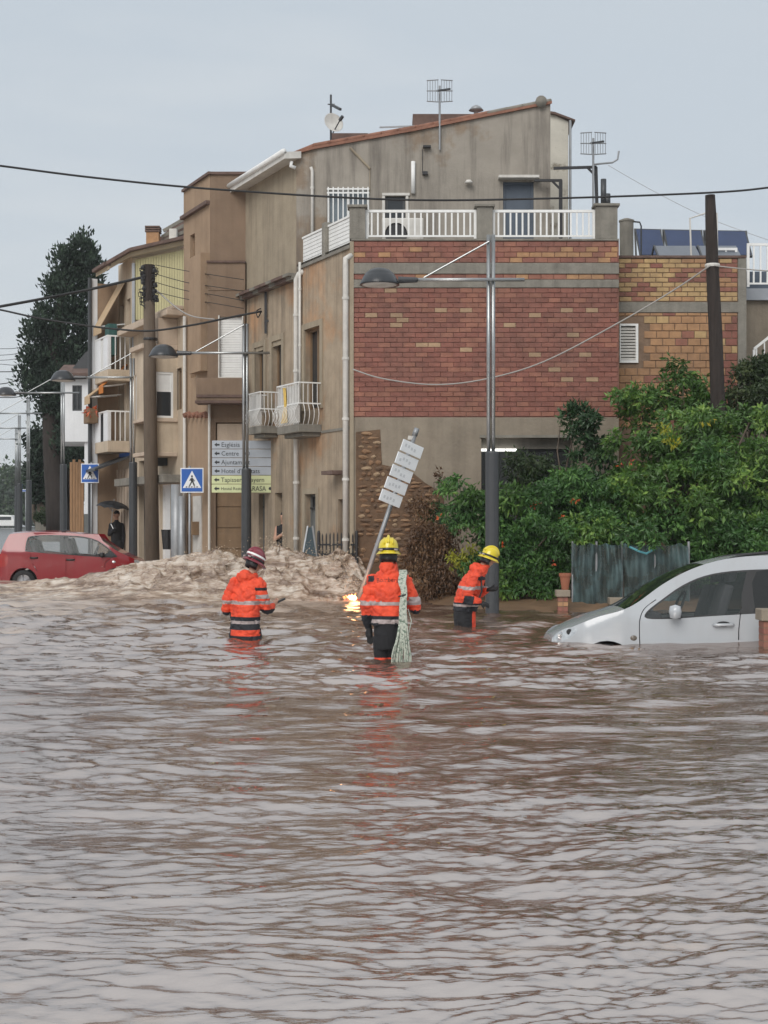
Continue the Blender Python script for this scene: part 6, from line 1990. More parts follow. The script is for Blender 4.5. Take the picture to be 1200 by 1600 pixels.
# ---------------------------------------------------------------- red hatchback at the left
def make_red():
    Yn = 36.0; K = F / Yn
    zg = -.32
    head = R(4.0)
    nose = P(220, 900, Yn)
    root = thing('red_car', 'small red hatchback stalled in the flood at the left edge', 'car', (nose.x - 1.8, Yn + .8, zg))
    # nose points right and a little towards the houses; tail towards the left edge
    ca, sa = math.cos(head), math.sin(head)
    place = lambda p: Vector((nose.x - p[0] * ca + (p[1]) * sa * -1, Yn + .82 - p[0] * sa * 1.0 + p[1] * ca, zg + p[2]))
    half = .80
    X = lambda px: (220 - px) / K / ca
    Z = lambda py: -zg + H + (HY - py) / K
    paint = car_paint('red_paint', (.225, .008, .013), .22)
    topp = [(218, 897), (219, 888), (214, 878), (200, 871), (183, 863), (170, 855), (157, 846), (143, 839.5), (125, 835.5), (100, 832.5), (70, 831.5), (40, 832), (18, 834), (12, 836), (5, 850), (1, 862), (-2, 870), (-4, 885), (-4, 900)]
    top = smooth_line([(X(a), Z(b)) for a, b in topp], 6)
    bot = [(X(-4), .3), (X(0), .22), (X(175), .20), (X(210), .22), (X(219), .35)]
    outline = top + bot
    belt = lambda x: np.interp(x, [0, X(183), X(60), X(-5)], [Z(880), Z(869), Z(864), Z(862)])

    def width(x, z):
        w_ = half * np.interp(x, [0, .12, .35, .8, 2.9, 3.3, 3.6], [.62, .78, .9, .985, 1, .96, .86])
        b_ = belt(x)
        if z > b_: w_ -= (z - b_) * .34
        return float(w_)
    wf = loop_line([(X(176), Z(869.5)), (X(172), Z(864)), (X(157), Z(852)), (X(143), Z(844.5)), (X(122), Z(840)), (X(99), Z(838.5)), (X(100), Z(845)), (X(103), Z(864.5)), (X(140), Z(867.5))], 3)
    wr = loop_line([(X(96), Z(838.5)), (X(70), Z(837.5)), (X(48), Z(839)), (X(42), Z(843)), (X(40), Z(857)), (X(45), Z(860.5)), (X(98), Z(864))], 3)
    trim = loop_line([(X(178), Z(871)), (X(173), Z(863)), (X(158), Z(850.5)), (X(143), Z(842.5)), (X(122), Z(838)), (X(97), Z(836.5)), (X(70), Z(836)), (X(47), Z(837.5)), (X(40.5), Z(842)), (X(38.5), Z(858)), (X(44), Z(862)), (X(100), Z(866.5)), (X(140), Z(869.5))], 3)
    af = circle(X(178), .28, .33); ar = circle(X(36), .28, .335)
    s1 = offset_seg([(X(160), .3), (X(161), Z(880)), (X(172), Z(871))], .006); s2 = offset_seg([(X(101), .3), (X(101), Z(866.5))], .006)
    s3 = offset_seg(smooth_line([(X(57), Z(892)), (X(50), Z(880)), (X(46), Z(862.5))], 4), .006)
    hl = loop_line([(X(218), Z(885)), (X(213), Z(877)), (X(205), Z(875)), (X(209), Z(885))], 3)
    tl_ = loop_line([(X(-2), Z(866)), (X(9), Z(866)), (X(12), Z(874)), (X(9), Z(884)), (X(-4), Z(884))], 3)
    df = [(X(160), .28), (X(161), Z(880)), (X(174), Z(871)), (X(150), Z(835)), (X(98), Z(834)), (X(101), .28)]
    dr = [(X(101), .28), (X(98), Z(834)), (X(44), Z(835)), (X(46), Z(862)), (X(50), Z(880)), (X(57), Z(892)), (X(62), .28)]
    regions = dict(af=af, ar=ar, s1=s1, s2=s2, s3=s3, wf=wf, wr=wr, trim=trim, hl=hl, tl=tl_, df=df, dr=dr, body=outline)
    order = ['af', 'ar', 's1', 's2', 's3', 'wf', 'wr', 'trim', 'hl', 'tl', 'df', 'dr', 'body']
    c = Car(root, place, half, None)
    v, g = c.side(regions, order, width)
    for nm, part, m_ in (('body', 'flank', paint), ('df', 'door', paint), ('dr', 'door', paint), ('trim', 'window_trim', BLACK_TRIM), ('wf', 'window', CARGLASS), ('wr', 'window', CARGLASS), ('hl', 'headlight', LAMPGLASS), ('tl', 'tail_light', TAIL)):
        if nm in g: c.emit(v, g[nm], part, m_, root, width)
    ii = lambda px: [i for i, p in enumerate(top) if p[0] >= X(px)][0]
    c.loft(top[:ii(183) + 1], width, .04, 'bonnet', paint, root); c.loft(top[ii(183):ii(143) + 1], width, .04, 'windscreen', CARGLASS, root)
    c.loft(top[ii(143):ii(14) + 1], width, .04, 'roof', paint, root); c.loft(top[ii(14):ii(0) + 1], width, .03, 'rear_window', CARGLASS_DARK, root); c.loft(top[ii(0):], width, .03, 'tailgate', paint, root)
    for sg in (-1, 1):
        m = MB(); x, z = X(157), Z(867)
        m.lathe([(0, -.07), (.06, -.05), (.085, 0), (.07, .05), (0, .07)], fr=lambda q: place((x + q.x * .8, sg * (half + .08 + q.y * .8), z + q.z)), n=12); m.build('side_mirror', BLACK_TRIM, root, smooth=True)
        for px, py in ((52, 871.5), (108, 874.5)):
            m = MB(); xh, zh = X(px), Z(py); m.tube([place((xh - .09, sg * (half - .01), zh)), place((xh - .06, sg * (half + .02), zh)), place((xh + .06, sg * (half + .02), zh)), place((xh + .09, sg * (half - .01), zh))], .022, 8); m.build('door_handle', BLACK_TRIM, root, smooth=True)
        m = MB(); xi, zi = X(174), Z(878); m.lathe([(0, .012), (.03, .01), (.05, 0)], fr=lambda q: place((xi + q.x, sg * (width(xi, zi) + q.z), zi + q.y * .6)), n=12); m.build('side_repeater', LAMPGLASS, root, smooth=True)
        wheel(root, place, X(178), .28, .28, half, sg); wheel(root, place, X(36), .28, .28, half, sg)
    m = MB(); m.prism([(.0, .25), (.14, .22), (.14, .5), (.02, .5)], -.5, .5, place); m.build('bumper', paint, root, bevel=.03)
    m = MB(); m.prism([(X(-4), .25), (X(2), .22), (X(2), .55), (X(-5), .55)], -.66, .66, place); m.build('bumper', paint, root, bevel=.03)
    m = MB(); m.box((.3, -.7, .2), (3.4, .7, .3), place); m.box((.15, -.62, .25), (.8, .62, .62), place); m.build('floor_pan', BLACK_TRIM, root)
    m = MB(); m.prism([(X(178), .62), (X(150), .62), (X(152), Z(868)), (X(165), Z(864)), (X(178), Z(868))], -.68, .68, place); m.build('dashboard', SEAT, root, bevel=.02)
    for y in (-.34, .34): seat(root, place, X(112), y, Z(876)); seat(root, place, X(58), y, Z(878))
    m = MB(); cx_w, cz_w = X(138), Z(864)
    ring = [place((cx_w - .07 * math.sin(a), .34 + .18 * math.cos(a), cz_w + .16 * math.sin(a))) for a in [2 * math.pi * k / 20 for k in range(21)]]
    m.tube(ring, .016, 6); m.build('steering_wheel', BLACK_TRIM, root)
    # torn bumper edge by the front wheel
    m = MB(); a = place((X(205), -half * .97, Z(886))); m.bar(a, place((X(182), -half * 1.0, Z(889))), .05, .06); m.build('torn_trim', mat('torn', (.25, .22, .19), .8, .5, 20), root)


make_red()
# ================================================================ PEOPLE
JACKET = mat('orange_jacket', (.78, .078, .028), .7, .16, 5, .9, 13, col2=(.52, .042, .016), c2scale=5.5, c2lo=.46, c2hi=.68)
JACKET_DARK = mat('navy_cloth', (.014, .015, .020), .8, .2, 6, .4, 30)
REFLECT = mat('reflective_band', (.37, .31, .30), .45, .15, 9)
SKIN = mat('skin', (.46, .26, .18), .55, .08, 9)
GLOVE = mat('glove', (.012, .012, .013), .7, .2, 9)
HAIR = mat('dark_hair', (.02, .015, .012), .7, .3, 20)
HELM_Y = mat('yellow_helmet', (.66, .52, .02), .28, .06, 6, coat=.4)
HELM_R = mat('maroon_helmet', (.20, .02, .035), .28, .06, 6, coat=.4)
BLACKCL = mat('black_clothes', (.010, .010, .012), .85, .2, 6, .3, 30)


def ball(m, c, rx, ry, rz, n=12, rot=None):
    c = Vector(c); b = len(m.v); k = n // 2
    for j in range(k + 1):
        a = math.pi * j / k
        for i in range(n):
            t = 2 * math.pi * i / n
            q = Vector((rx * math.sin(a) * math.cos(t), ry * math.sin(a) * math.sin(t), rz * math.cos(a)))
            if rot: q = rot @ q
            m.v.append(tuple(c + q))
    for j in range(k):
        for i in range(n):
            i2 = (i + 1) % n
            m.f.append((b + j * n + i, b + (j + 1) * n + i, b + (j + 1) * n + i2, b + j * n + i2)); m.m.append(0)


def limb(m, pts, rs, n=12):
    pts = [Vector(p) for p in pts]
    for i in range(len(pts) - 1):
        m.tube([pts[i], pts[i].lerp(pts[i + 1], .5), pts[i + 1]], [rs[i], (rs[i] + rs[i + 1]) / 2, rs[i + 1]], n)
    for p, r in zip(pts, rs): ball(m, p, r, r, r, n)


def trunk(m, rings, n=20):
    """rings: (x,y,z, rx, ry, yaw)"""
    b = len(m.v)
    for (x, y, z, rx, ry, yaw) in rings:
        for i in range(n):
            t = 2 * math.pi * i / n
            # superellipse: flatter back
            cx_, sy_ = math.cos(t), math.sin(t)
            q = (abs(cx_) ** .85 * math.copysign(1, cx_) * rx, abs(sy_) ** .85 * math.copysign(1, sy_) * ry)
            m.v.append((x + q[0] * math.cos(yaw) - q[1] * math.sin(yaw), y + q[0] * math.sin(yaw) + q[1] * math.cos(yaw), z))
    for j in range(len(rings) - 1):
        for i in range(n):
            i2 = (i + 1) % n
            m.f.append((b + j * n + i, b + j * n + i2, b + (j + 1) * n + i2, b + (j + 1) * n + i)); m.m.append(0)
    m.f.append(tuple(b + i for i in reversed(range(n)))); m.m.append(0)
    e = b + (len(rings) - 1) * n
    m.f.append(tuple(e + i for i in range(n))); m.m.append(0)


def remesh(m, voxel=.014, smooth=4):
    """fuse the overlapping closed shapes into one continuous skin"""
    me = m.mesh('tmp', MAT['dark'])
    bm = bmesh.new(); bm.from_mesh(me); bmesh.ops.recalc_face_normals(bm, faces=bm.faces); bm.to_mesh(me); bm.free()
    o = bpy.data.objects.new('tmp', me); COL.objects.link(o)
    r = o.modifiers.new('r', 'REMESH'); r.mode = 'VOXEL'; r.voxel_size = voxel
    s_ = o.modifiers.new('s', 'SMOOTH'); s_.iterations = smooth; s_.factor = .5
    dg = bpy.context.evaluated_depsgraph_get(); dg.update()
    res = bpy.data.meshes.new_from_object(o.evaluated_get(dg))
    bpy.data.objects.remove(o, do_unlink=True); bpy.data.meshes.remove(me)
    return res


def finish(me, name, parent, mats, classify=None, folds=0.0, seed=0, xf=None):
    """place a fused mesh under parent; classify(co, normal)->material slot, folds = cloth relief"""
    n = len(me.vertices)
    co = np.empty(n * 3, np.float32); me.vertices.foreach_get('co', co); co = co.reshape(-1, 3).astype(float)
    if folds:
        nr = np.empty(n * 3, np.float32); me.vertices.foreach_get('normal', nr); nr = nr.reshape(-1, 3)
        f = 1 - 2 * np.abs(fbm(co[:, 0] * 5 + co[:, 2] * 3, co[:, 1] * 5, co[:, 2] * 9, seed=seed, oct=3))
        f2 = np.abs(fbm(co[:, 0] * 7 - co[:, 2] * 6, co[:, 1] * 7, co[:, 2] * 13 + co[:, 0] * 5, seed=seed + 3, oct=2))
        co = co + nr * (folds * (f - .9 * np.clip(1 - f2 * 5, 0, 1)))[:, None]
    slots = None
    if classify:
        slots = [classify(*p) for p in [np.mean(co[list(pl.vertices)], 0) for pl in me.polygons]]
    if xf is not None:
        co = np.array([xf(p) for p in co])
    me.vertices.foreach_set('co', np.ascontiguousarray(co, dtype=np.float32).ravel())
    me.materials.clear()
    for m_ in mats: me.materials.append(m_)
    me.polygons.foreach_set('use_smooth', [True] * len(me.polygons))
    me.polygons.foreach_set('material_index', slots if slots else [0] * len(me.polygons))
    me.update(); me.name = name
    o = bpy.data.objects.new(name, me); COL.objects.link(o); o.parent = parent
    ROOT[o.as_pointer()] = ROOT[parent.as_pointer()].copy()
    return o


def local_build(m, name, parent, mats, xf, smooth=True, bevel=0):
    """shapes given in figure coordinates -> placed part"""
    root = ROOT[parent.as_pointer()]
    m.v = [tuple(Vector(xf(p)) + root) for p in m.v]
    return m.build(name, mats, parent, smooth=smooth, fix=True, bevel=bevel)


def helmet(parent, c, tilt, yaw, shell, xf, stripe=False, s=.92):
    rot = Matrix.Rotation(yaw, 3, 'Z') @ Matrix.Rotation(tilt, 3, 'X')     # +Y is where the face looks
    fr = lambda q: Vector(c) + rot @ (Vector(q) * s)
    m = MB(); m.lathe([(0.0, .165), (.035, .162), (.075, .148), (.108, .120), (.125, .08), (.131, .035), (.133, .0), (.126, -.008), (.118, .0)], fr=lambda q: fr((q.x, q.y * 1.12, q.z)), n=28)
    h_ = local_build(m, 'helmet', parent, shell, xf)
    m = MB(); m.lathe([(.128, .0), (.150, -.018), (.162, -.030), (.160, -.036), (.146, -.026), (.126, -.01)], fr=lambda q: fr((q.x, q.y * 1.15 + (.018 if q.y > 0 else 0), q.z)), n=28); local_build(m, 'brim', h_, shell, xf)
    m = MB(); m.lathe([(.134, .004), (.137, .008), (.137, .030), (.133, .034)], fr=lambda q: fr((q.x, q.y * 1.12, q.z)), n=28); local_build(m, 'strap_band', h_, BLACK_TRIM, xf)
    for off, w_, hh in ((0, .022, .018), (-.055, .010, .010), (.055, .010, .010)):
        m = MB(); pts = []
        for k in range(11):
            a = math.pi * (.12 + .76 * k / 10)
            pts.append(fr((off, -math.cos(a) * .140 * 1.03, .03 + math.sin(a) * (.142 - abs(off) * .35))))
        m.tube(pts, w_ if off else .020, 8); local_build(m, 'crest' if off == 0 else 'rib', h_, shell, xf)
    for sg in (-1, 1):
        m = MB(); m.bar(fr((sg * .08, -.148, .012)), fr((sg * .11, -.12, .012)), .03, .016); local_build(m, 'reflector', h_, REFLECT, xf)
    if stripe:
        m = MB(); m.lathe([(.1335, .052), (.136, .056), (.132, .078), (.128, .08)], fr=lambda q: fr((q.x, q.y * 1.12, q.z)), n=28); local_build(m, 'white_stripe', h_, MAT['white_paint'], xf)
    m = MB(); m.lathe([(.112, .0), (.118, -.06), (.110, -.115), (.105, -.11), (.108, -.05), (.104, .0)], fr=lambda q: fr((q.x, min(q.y, .03) * 1.0, q.z)), n=20); local_build(m, 'neck_guard', h_, BLACK_TRIM, xf)
    return h_


def head_mesh(m, c, tilt, yaw, s=1.0):
    rot = Matrix.Rotation(yaw, 3, 'Z') @ Matrix.Rotation(tilt, 3, 'X')
    c = Vector(c); fr = lambda q: c + rot @ (Vector(q) * s)
    ball(m, fr((0, -.01, .03)), .078 * s, .098 * s, .10 * s, 16, rot)
    ball(m, fr((0, .035, -.045)), .056 * s, .062 * s, .075 * s, 14, rot)          # jaw
    ball(m, fr((0, .108, -.015)), .014 * s, .022 * s, .024 * s, 8, rot)           # nose
    ball(m, fr((0, .085, -.062)), .028 * s, .016 * s, .014 * s, 8, rot)           # mouth
    ball(m, fr((0, .085, .022)), .06 * s, .018 * s, .012 * s, 8, rot)             # brow
    for sg in (-1, 1):
        ball(m, fr((sg * .079, -.005, -.005)), .012 * s, .022 * s, .034 * s, 8, rot)
        ball(m, fr((sg * .03, .086, .004)), .012 * s, .010 * s, .008 * s, 8, rot)


def hand_mesh(m, wrist, direction, palm_n, s=1.0, curl=.5):
    """palm, four jointed fingers of different length and a thumb from its side"""
    w_ = Vector(wrist); d = Vector(direction).normalized(); n = Vector(palm_n); n = (n - d * n.dot(d)).normalized(); sd = d.cross(n)
    limb(m, [w_, w_ + d * .045 * s, w_ + d * .085 * s], [.026 * s, .036 * s, .034 * s], 10)
    for k, (L_, off) in enumerate(((.075, -.030), (.085, -.010), (.080, .010), (.062, .029))):
        p = w_ + d * .085 * s + sd * off * s
        dirs = [d, (d * math.cos(curl) + n * math.sin(curl)), (d * math.cos(curl * 2.1) + n * math.sin(curl * 2.1))]
        pts = [p]
        for q, l in zip(dirs, (.45, .32, .23)): pts.append(pts[-1] + q * L_ * l * s)
        limb(m, pts, [.0105 * s, .010 * s, .0092 * s, .008 * s], 8)
    p = w_ + d * .03 * s - sd * .028 * s
    td = (d * .75 - sd * .6 + n * .25).normalized()
    limb(m, [p, p + td * .035 * s, p + (td + n * .3 + d * .3).normalized() * .07 * s], [.014 * s, .012 * s, .0095 * s], 8)


def jacket_stripes(bands, blacks, extra=None):
    """material slots: 0 orange, 1 reflective, 2 black"""
    def f(x, y, z):
        if extra:
            r = extra(x, y, z)
            if r is not None: return r
        for a, b in bands:
            if a < z < b: return 1
        for a, b in blacks:
            if a < z < b: return 2
        return 0
    return f


def firefighter_back():
    """seen from behind, rope over the right shoulder; figure coordinates: x right, y away, z above the water"""
    Y = 15.25; X = (607 - CX) / F * Y
    root = thing('person', 'firefighter seen from behind in orange jacket with rope bundle over the shoulder', 'person', (X, Y, -.57), 'firefighters wading in the flood')
    xf = lambda p: Vector((p[0] * .87, p[1], p[2] + .57))
    # jacket
    m = MB()
    trunk(m, [(0, 0, .36, .20, .150, 0), (0, 0, .44, .205, .152, 0), (-.0, 0, .56, .215, .150, 0), (0, .0, .70, .225, .145, 0), (0, .0, .80, .215, .130, 0), (0, .01, .87, .15, .11, 0), (0, .015, .92, .085, .085, 0)])
    trunk(m, [(0, .012, .87, .115, .105, 0), (0, .012, .93, .098, .098, 0), (0, .012, .985, .094, .094, 0)])
    limb(m, [(-.19, .0, .80), (-.245, -.01, .62), (-.262, .01, .46)], [.082, .082, .070])
    limb(m, [(-.262, .01, .46), (-.25, .05, .40), (-.236, .07, .34)], [.07, .06, .048])
    limb(m, [(.19, .0, .80), (.26, .02, .66), (.325, .05, .535)], [.082, .078, .070])
    limb(m, [(.325, .05, .535), (.30, .20, .53), (.22, .30, .55)], [.068, .058, .05])
    def ex(x, y, z):
        if x < -.2 and z < .455: return 2
        if x > .25 and (y > .06 and z < .60 or z < .50): return 2
        if x < -.19 and .555 < z < .60: return 1
        if x > .24 and .60 < z - (x - .25) * .0 < .645: return 1
        if x < -.14 and .805 < z < .86 and y < .05 and x > -.24: return 2 if x < -.17 else None
    me = remesh(m, .012, 3)
    finish(me, 'jacket', root, [JACKET, REFLECT, JACKET_DARK], jacket_stripes([(.555, .60), (.372, .412)], [(.412, .452), (-1, .372)], ex), .020, 5, xf)
    # body: trousers, legs, head, hands in one skin
    m = MB()
    trunk(m, [(-.005, 0, .10, .155, .13, 0), (-.01, 0, .25, .165, .14, 0), (0, 0, .40, .17, .13, 0), (0, 0, .7, .13, .10, 0), (0, .0, .84, .09, .08, 0)])
    limb(m, [(-.085, .0, .20), (-.085, .01, -.08), (-.085, .0, -.36), (-.085, -.0, -.53)], [.10, .085, .065, .055])
    limb(m, [(.075, .0, .20), (.08, .02, -.08), (.08, .0, -.36), (.08, -.0, -.53)], [.10, .085, .065, .055])
    for sg in (-.085, .08): ball(m, (sg, .06, -.54), .05, .13, .045)
    limb(m, [(0, .01, .84), (0, .015, 1.0)], [.06, .06])
    head_mesh(m, (0, .03, 1.085), R(-8), 0)
    limb(m, [(-.236, .07, .36), (-.23, .06, .30)], [.04, .034]); hand_mesh(m, (-.228, .06, .32), (.06, -.02, -1), (.3, .6, 0), 1.05, .25)
    limb(m, [(.24, .28, .55), (.19, .33, .56)], [.04, .03]); hand_mesh(m, (.19, .33, .56), (-1, .2, .05), (0, .6, -.5), 1.0, .8)
    me = remesh(m, .010, 2)
    finish(me, 'body', root, [BLACKCL, SKIN, GLOVE, JACKET], lambda x, y, z: 1 if z > .98 else (2 if (x < -.185 and z < .36) or (x > .1 and y > .25) else (3 if z < .018 else 0)), .004, 9, xf)
    helmet(root, (0, .02, 1.108), R(-6), 0, HELM_Y, xf)
    # the word across the shoulders, laid on the cloth
    jk = [o for o in root.children if o.name.startswith('jacket')][0]
    from mathutils.bvhtree import BVHTree
    bv = BVHTree.FromPolygons([v.co for v in jk.data.vertices], [p.vertices for p in jk.data.polygons])

    def place(q):
        x, z = q[0] - .125, .57 + .785 + q[1] + .018 * math.cos((q[0] - .115) * 10)
        h_ = bv.ray_cast(Vector((x, -1, z)), Vector((0, 1, 0)))
        y = h_[0].y - .003 if h_[0] else -.14
        return Vector((x, y, z)) + ROOT[root.as_pointer()]
    text_mesh(jk, 'Bombers', .065, place, mat('print_dark', (.16, .03, .02), .7, .1, 5), name='lettering', xscale=.95)
    # rope bundle, a thing of its own
    rp = thing('rope_bundle', 'pale green-flecked rope bundle hanging down the back of the wading firefighter', 'rope', (X + .13, Y - .15, 0))
    rmat = mat('rope', (.50, .53, .45), .85, .25, 40, .6, 90, col2=(.16, .22, .17), c2scale=38, c2lo=.52, c2hi=.58)
    rr = random.Random(2)
    for k in range(18):
        x0 = .085 + .075 * (k % 9) / 9; lay = k // 9
        fan = (k % 9 - 4) / 4.0
        pts = [(x0 + .01, .16, .80 - lay * .03), (x0 + .01, .07, .875), (x0, -.02, .905 + .01 * lay), (x0, -.115, .87), (x0 - .01, -.165 - lay * .012, .80), (x0 * .72 + .045, -.185 - lay * .014, .70), (.118 + fan * .030, -.19 - lay * .015, .58),
               (.118 + fan * .036, -.195 - lay * .015, .40), (.108 + fan * .055 + rr.uniform(-.01, .01), -.2 - lay * .02, .22), (.10 + fan * .085 + rr.uniform(-.015, .015), -.2 - lay * .02 + rr.uniform(-.02, .02), .05), (.10 + fan * .09, -.2, -.2)]
        m = MB(); sm = []
        q = [Vector(p) for p in pts]
        for i in range(len(q) - 1):
            p0 = q[max(i - 1, 0)]; p1 = q[i]; p2 = q[i + 1]; p3 = q[min(i + 2, len(q) - 1)]
            for j in range(4):
                f = j / 4; sm.append(.5 * ((2 * p1) + (p2 - p0) * f + (2 * p0 - 5 * p1 + 4 * p2 - p3) * f * f + (3 * p1 - p0 - 3 * p2 + p3) * f ** 3))
        m.tube([p + Vector((X + .03, Y, 0)) for p in sm], .0085, 6); m.build('strand', rmat, rp, smooth=True)
    m = MB(); m.lathe([(.062, -.008), (.066, 0), (.062, .008)], fr=lambda q: Vector((X + .148 + q.x * .75, Y - .19 + q.y * .4, .665 + q.z + q.x * .2)), n=18); m.build('binding', BLACK_TRIM, rp)
    m = MB(); m.tube([Vector((X + x, Y + y, z)) for x, y, z in ((.2, -.1, .52), (.235, -.14, .40), (.20, -.17, .25), (.16, -.18, .12), (.19, -.18, -.05))], .006, 6); m.build('strand', rmat, rp, smooth=True)


def firefighter_left():
    """three-quarter back view, looking down at a small device"""
    Y = 17.7; X = (384 - CX) / F * Y
    root = thing('person', 'firefighter in maroon helmet looking down at a device in front of the torrent', 'person', (X, Y, -.70), 'firefighters wading in the flood')
    xf = lambda p: Vector((p[0] * .88, p[1], p[2] + .70))
    yaw = R(-38)
    m = MB()
    trunk(m, [(.0, 0, -.10, .235, .17, yaw), (-.005, 0, .02, .23, .165, yaw), (-.01, 0, .16, .215, .155, yaw), (-.01, .0, .30, .215, .152, yaw), (-.005, .02, .45, .222, .150, yaw), (.01, .03, .60, .22, .145, yaw), (.02, .04, .70, .20, .125, yaw), (.04, .06, .76, .13, .10, yaw), (.06, .07, .80, .08, .08, yaw)])
    ball(m, (-.015, -.03, .755), .125, .095, .075, 14, Matrix.Rotation(yaw, 3, 'Z'))   # hood
    limb(m, [(-.165, .07, .66), (-.245, .06, .48), (-.27, .10, .36)], [.08, .075, .065]); limb(m, [(-.27, .10, .36), (-.17, .30, .40), (.0, .42, .42)], [.062, .055, .048])
    limb(m, [(.19, -.05, .66), (.235, -.03, .50), (.255, .0, .39)], [.085, .080, .07]); limb(m, [(.255, .0, .39), (.30, .12, .365), (.33, .24, .39)], [.066, .058, .05])
    def ex(x, y, z):
        if x > .10 and y < .10 and .50 < z < .545 and x > .15: return 1
        if x > .20 and z < .385: return 2 if z < .365 else None
        if x > .14 and y < -.06 and .60 < z < .635: return 2
        if x < -.2 and z < .33: return 2
    me = remesh(m, .012, 3)
    finish(me, 'jacket', root, [JACKET, REFLECT, JACKET_DARK], jacket_stripes([(.43, .47), (.195, .24)], [(.24, .285), (.13, .195), (-1, .055)], ex), .020, 15, xf)
    m = MB()
    trunk(m, [(0, 0, -.25, .18, .14, yaw), (0, 0, .0, .19, .14, yaw), (0, .0, .4, .15, .11, yaw), (.03, .05, .74, .08, .07, yaw)])
    limb(m, [(-.09, .06, -.15), (-.09, .05, -.42), (-.09, .03, -.64)], [.10, .075, .06]); limb(m, [(.09, -.04, -.15), (.10, -.05, -.42), (.10, -.06, -.64)], [.10, .075, .06])
    for p in ((-.06, .07), (.13, -.01)): ball(m, (p[0], p[1], -.66), .06, .12, .045)
    limb(m, [(.05, .06, .74), (.095, .095, .86)], [.06, .056])
    head_mesh(m, (.115, .12, .93), R(-30), R(-62))
    limb(m, [(.32, .21, .39), (.335, .27, .405)], [.04, .032]); hand_mesh(m, (.335, .26, .405), (.35, .6, .2), (-.4, 0, .9), 1.0, .7)
    limb(m, [(.0, .42, .42), (.06, .43, .43)], [.036, .03]); hand_mesh(m, (.06, .43, .43), (1, .1, .1), (0, -.6, .5), 1.0, .7)
    me = remesh(m, .010, 2)
    finish(me, 'body', root, [BLACKCL, SKIN], lambda x, y, z: 1 if (z > .80 or (z > .34 and x > .29 and y > .2) or (y > .38)) else 0, .003, 19, xf)
    helmet(root, (.108, .11, .945), R(-24), R(-62), HELM_R, xf, stripe=True)
    dv = thing('handset', 'small dark handset held by the firefighter in the maroon helmet', 'handset', (X + .37, Y + .36, .44))
    q = ROOT[dv.as_pointer()]; m = MB(); m.obox(q, (.075, .02, .035), (-.01, .035, 0), (-.004, 0, .010)); m.build('case', BLACK_TRIM, dv, bevel=.004)


def firefighter_right():
    """side view, stooping towards the lamp post"""
    Y = 20.2; X = (731 - CX) / F * Y
    root = thing('person', 'firefighter in yellow helmet stooping sideways next to the street lamp', 'person', (X, Y, -.60), 'firefighters wading in the flood')
    xf = lambda p: Vector((p[0] * .92 + .15 * max(0, p[2] - .15), p[1], (p[2] if p[2] < .15 else .15 + (p[2] - .15) * .92) + .60))
    yaw = R(-75)
    m = MB()
    trunk(m, [(-.05, 0, .20, .185, .16, yaw), (-.055, 0, .30, .19, .165, yaw), (-.05, .0, .42, .20, .165, yaw), (-.03, .0, .55, .215, .16, yaw), (.0, .0, .68, .215, .145, yaw), (.04, .0, .78, .19, .12, yaw), (.08, .0, .84, .12, .10, yaw), (.11, .0, .88, .085, .085, yaw)])
    ball(m, (.02, 0, .845), .10, .11, .07, 14)                                   # collar and hood
    limb(m, [(.02, -.19, .74), (-.05, -.235, .55), (-.085, -.235, .42)], [.088, .085, .072]); limb(m, [(-.085, -.235, .42), (.02, -.27, .36), (.10, -.25, .34)], [.07, .06, .05])
    limb(m, [(.06, .19, .74), (.10, .24, .56), (.16, .25, .46)], [.085, .08, .07]); limb(m, [(.16, .25, .46), (.22, .16, .50)], [.065, .05])
    def ex(x, y, z):
        if y < -.16 and .525 < z < .575 : return 1
        if y < -.12 and z < .435 and x > -.115 and x < .03 and z > .30: return 2
        if x > .045 and .66 < z < .72 and y < -.05: return 2
    me = remesh(m, .012, 3)
    finish(me, 'jacket', root, [JACKET, REFLECT, JACKET_DARK], jacket_stripes([(.535, .575), (.265, .30)], [(.30, .325), (-1, .265)], ex), .021, 25, xf)
    m = MB()
    trunk(m, [(-.04, 0, -.05, .16, .15, yaw), (-.05, 0, .12, .175, .16, yaw), (-.05, 0, .3, .165, .15, yaw), (.0, 0, .65, .13, .10, yaw), (.07, 0, .82, .07, .07, yaw)])
    limb(m, [(-.06, -.09, .06), (-.01, -.10, -.25), (-.05, -.10, -.55)], [.115, .09, .06]); limb(m, [(-.04, .09, .06), (.10, .09, -.2), (.08, .09, -.55)], [.11, .09, .06])
    for p in ((.0, -.1), (.14, .09)): ball(m, (p[0], p[1], -.56), .12, .05, .045)
    limb(m, [(.09, 0, .84), (.15, 0, .94)], [.058, .055]); head_mesh(m, (.185, .0, .985), R(-22), R(-80))
    limb(m, [(.10, -.25, .34), (.14, -.24, .335)], [.04, .03]); hand_mesh(m, (.14, -.24, .335), (1, .1, -.3), (0, .5, -.5), 1.0, .6)
    limb(m, [(.22, .16, .50), (.26, .12, .51)], [.035, .03]); hand_mesh(m, (.26, .12, .51), (1, -.2, .1), (0, -.5, .3), 1.0, .7)
    me = remesh(m, .010, 2)
    finish(me, 'body', root, [BLACKCL, SKIN, GLOVE, JACKET], lambda x, y, z: 1 if z > .86 else (2 if (x > .09 and .25 < z < .6) else (3 if (x > .055 and z < .22) else 0)), .004, 29, xf)
    helmet(root, (.175, .0, 1.0), R(-20), R(-80), HELM_Y, xf)
    # harness straps
    m = MB(); m.tube([(.10, -.20, .66), (.14, -.17, .50), (.10, -.21, .36), (.07, -.2, .30)], .014, 6); local_build(m, 'harness_strap', root, BLACK_TRIM, xf)


firefighter_back(); firefighter_left(); firefighter_right()


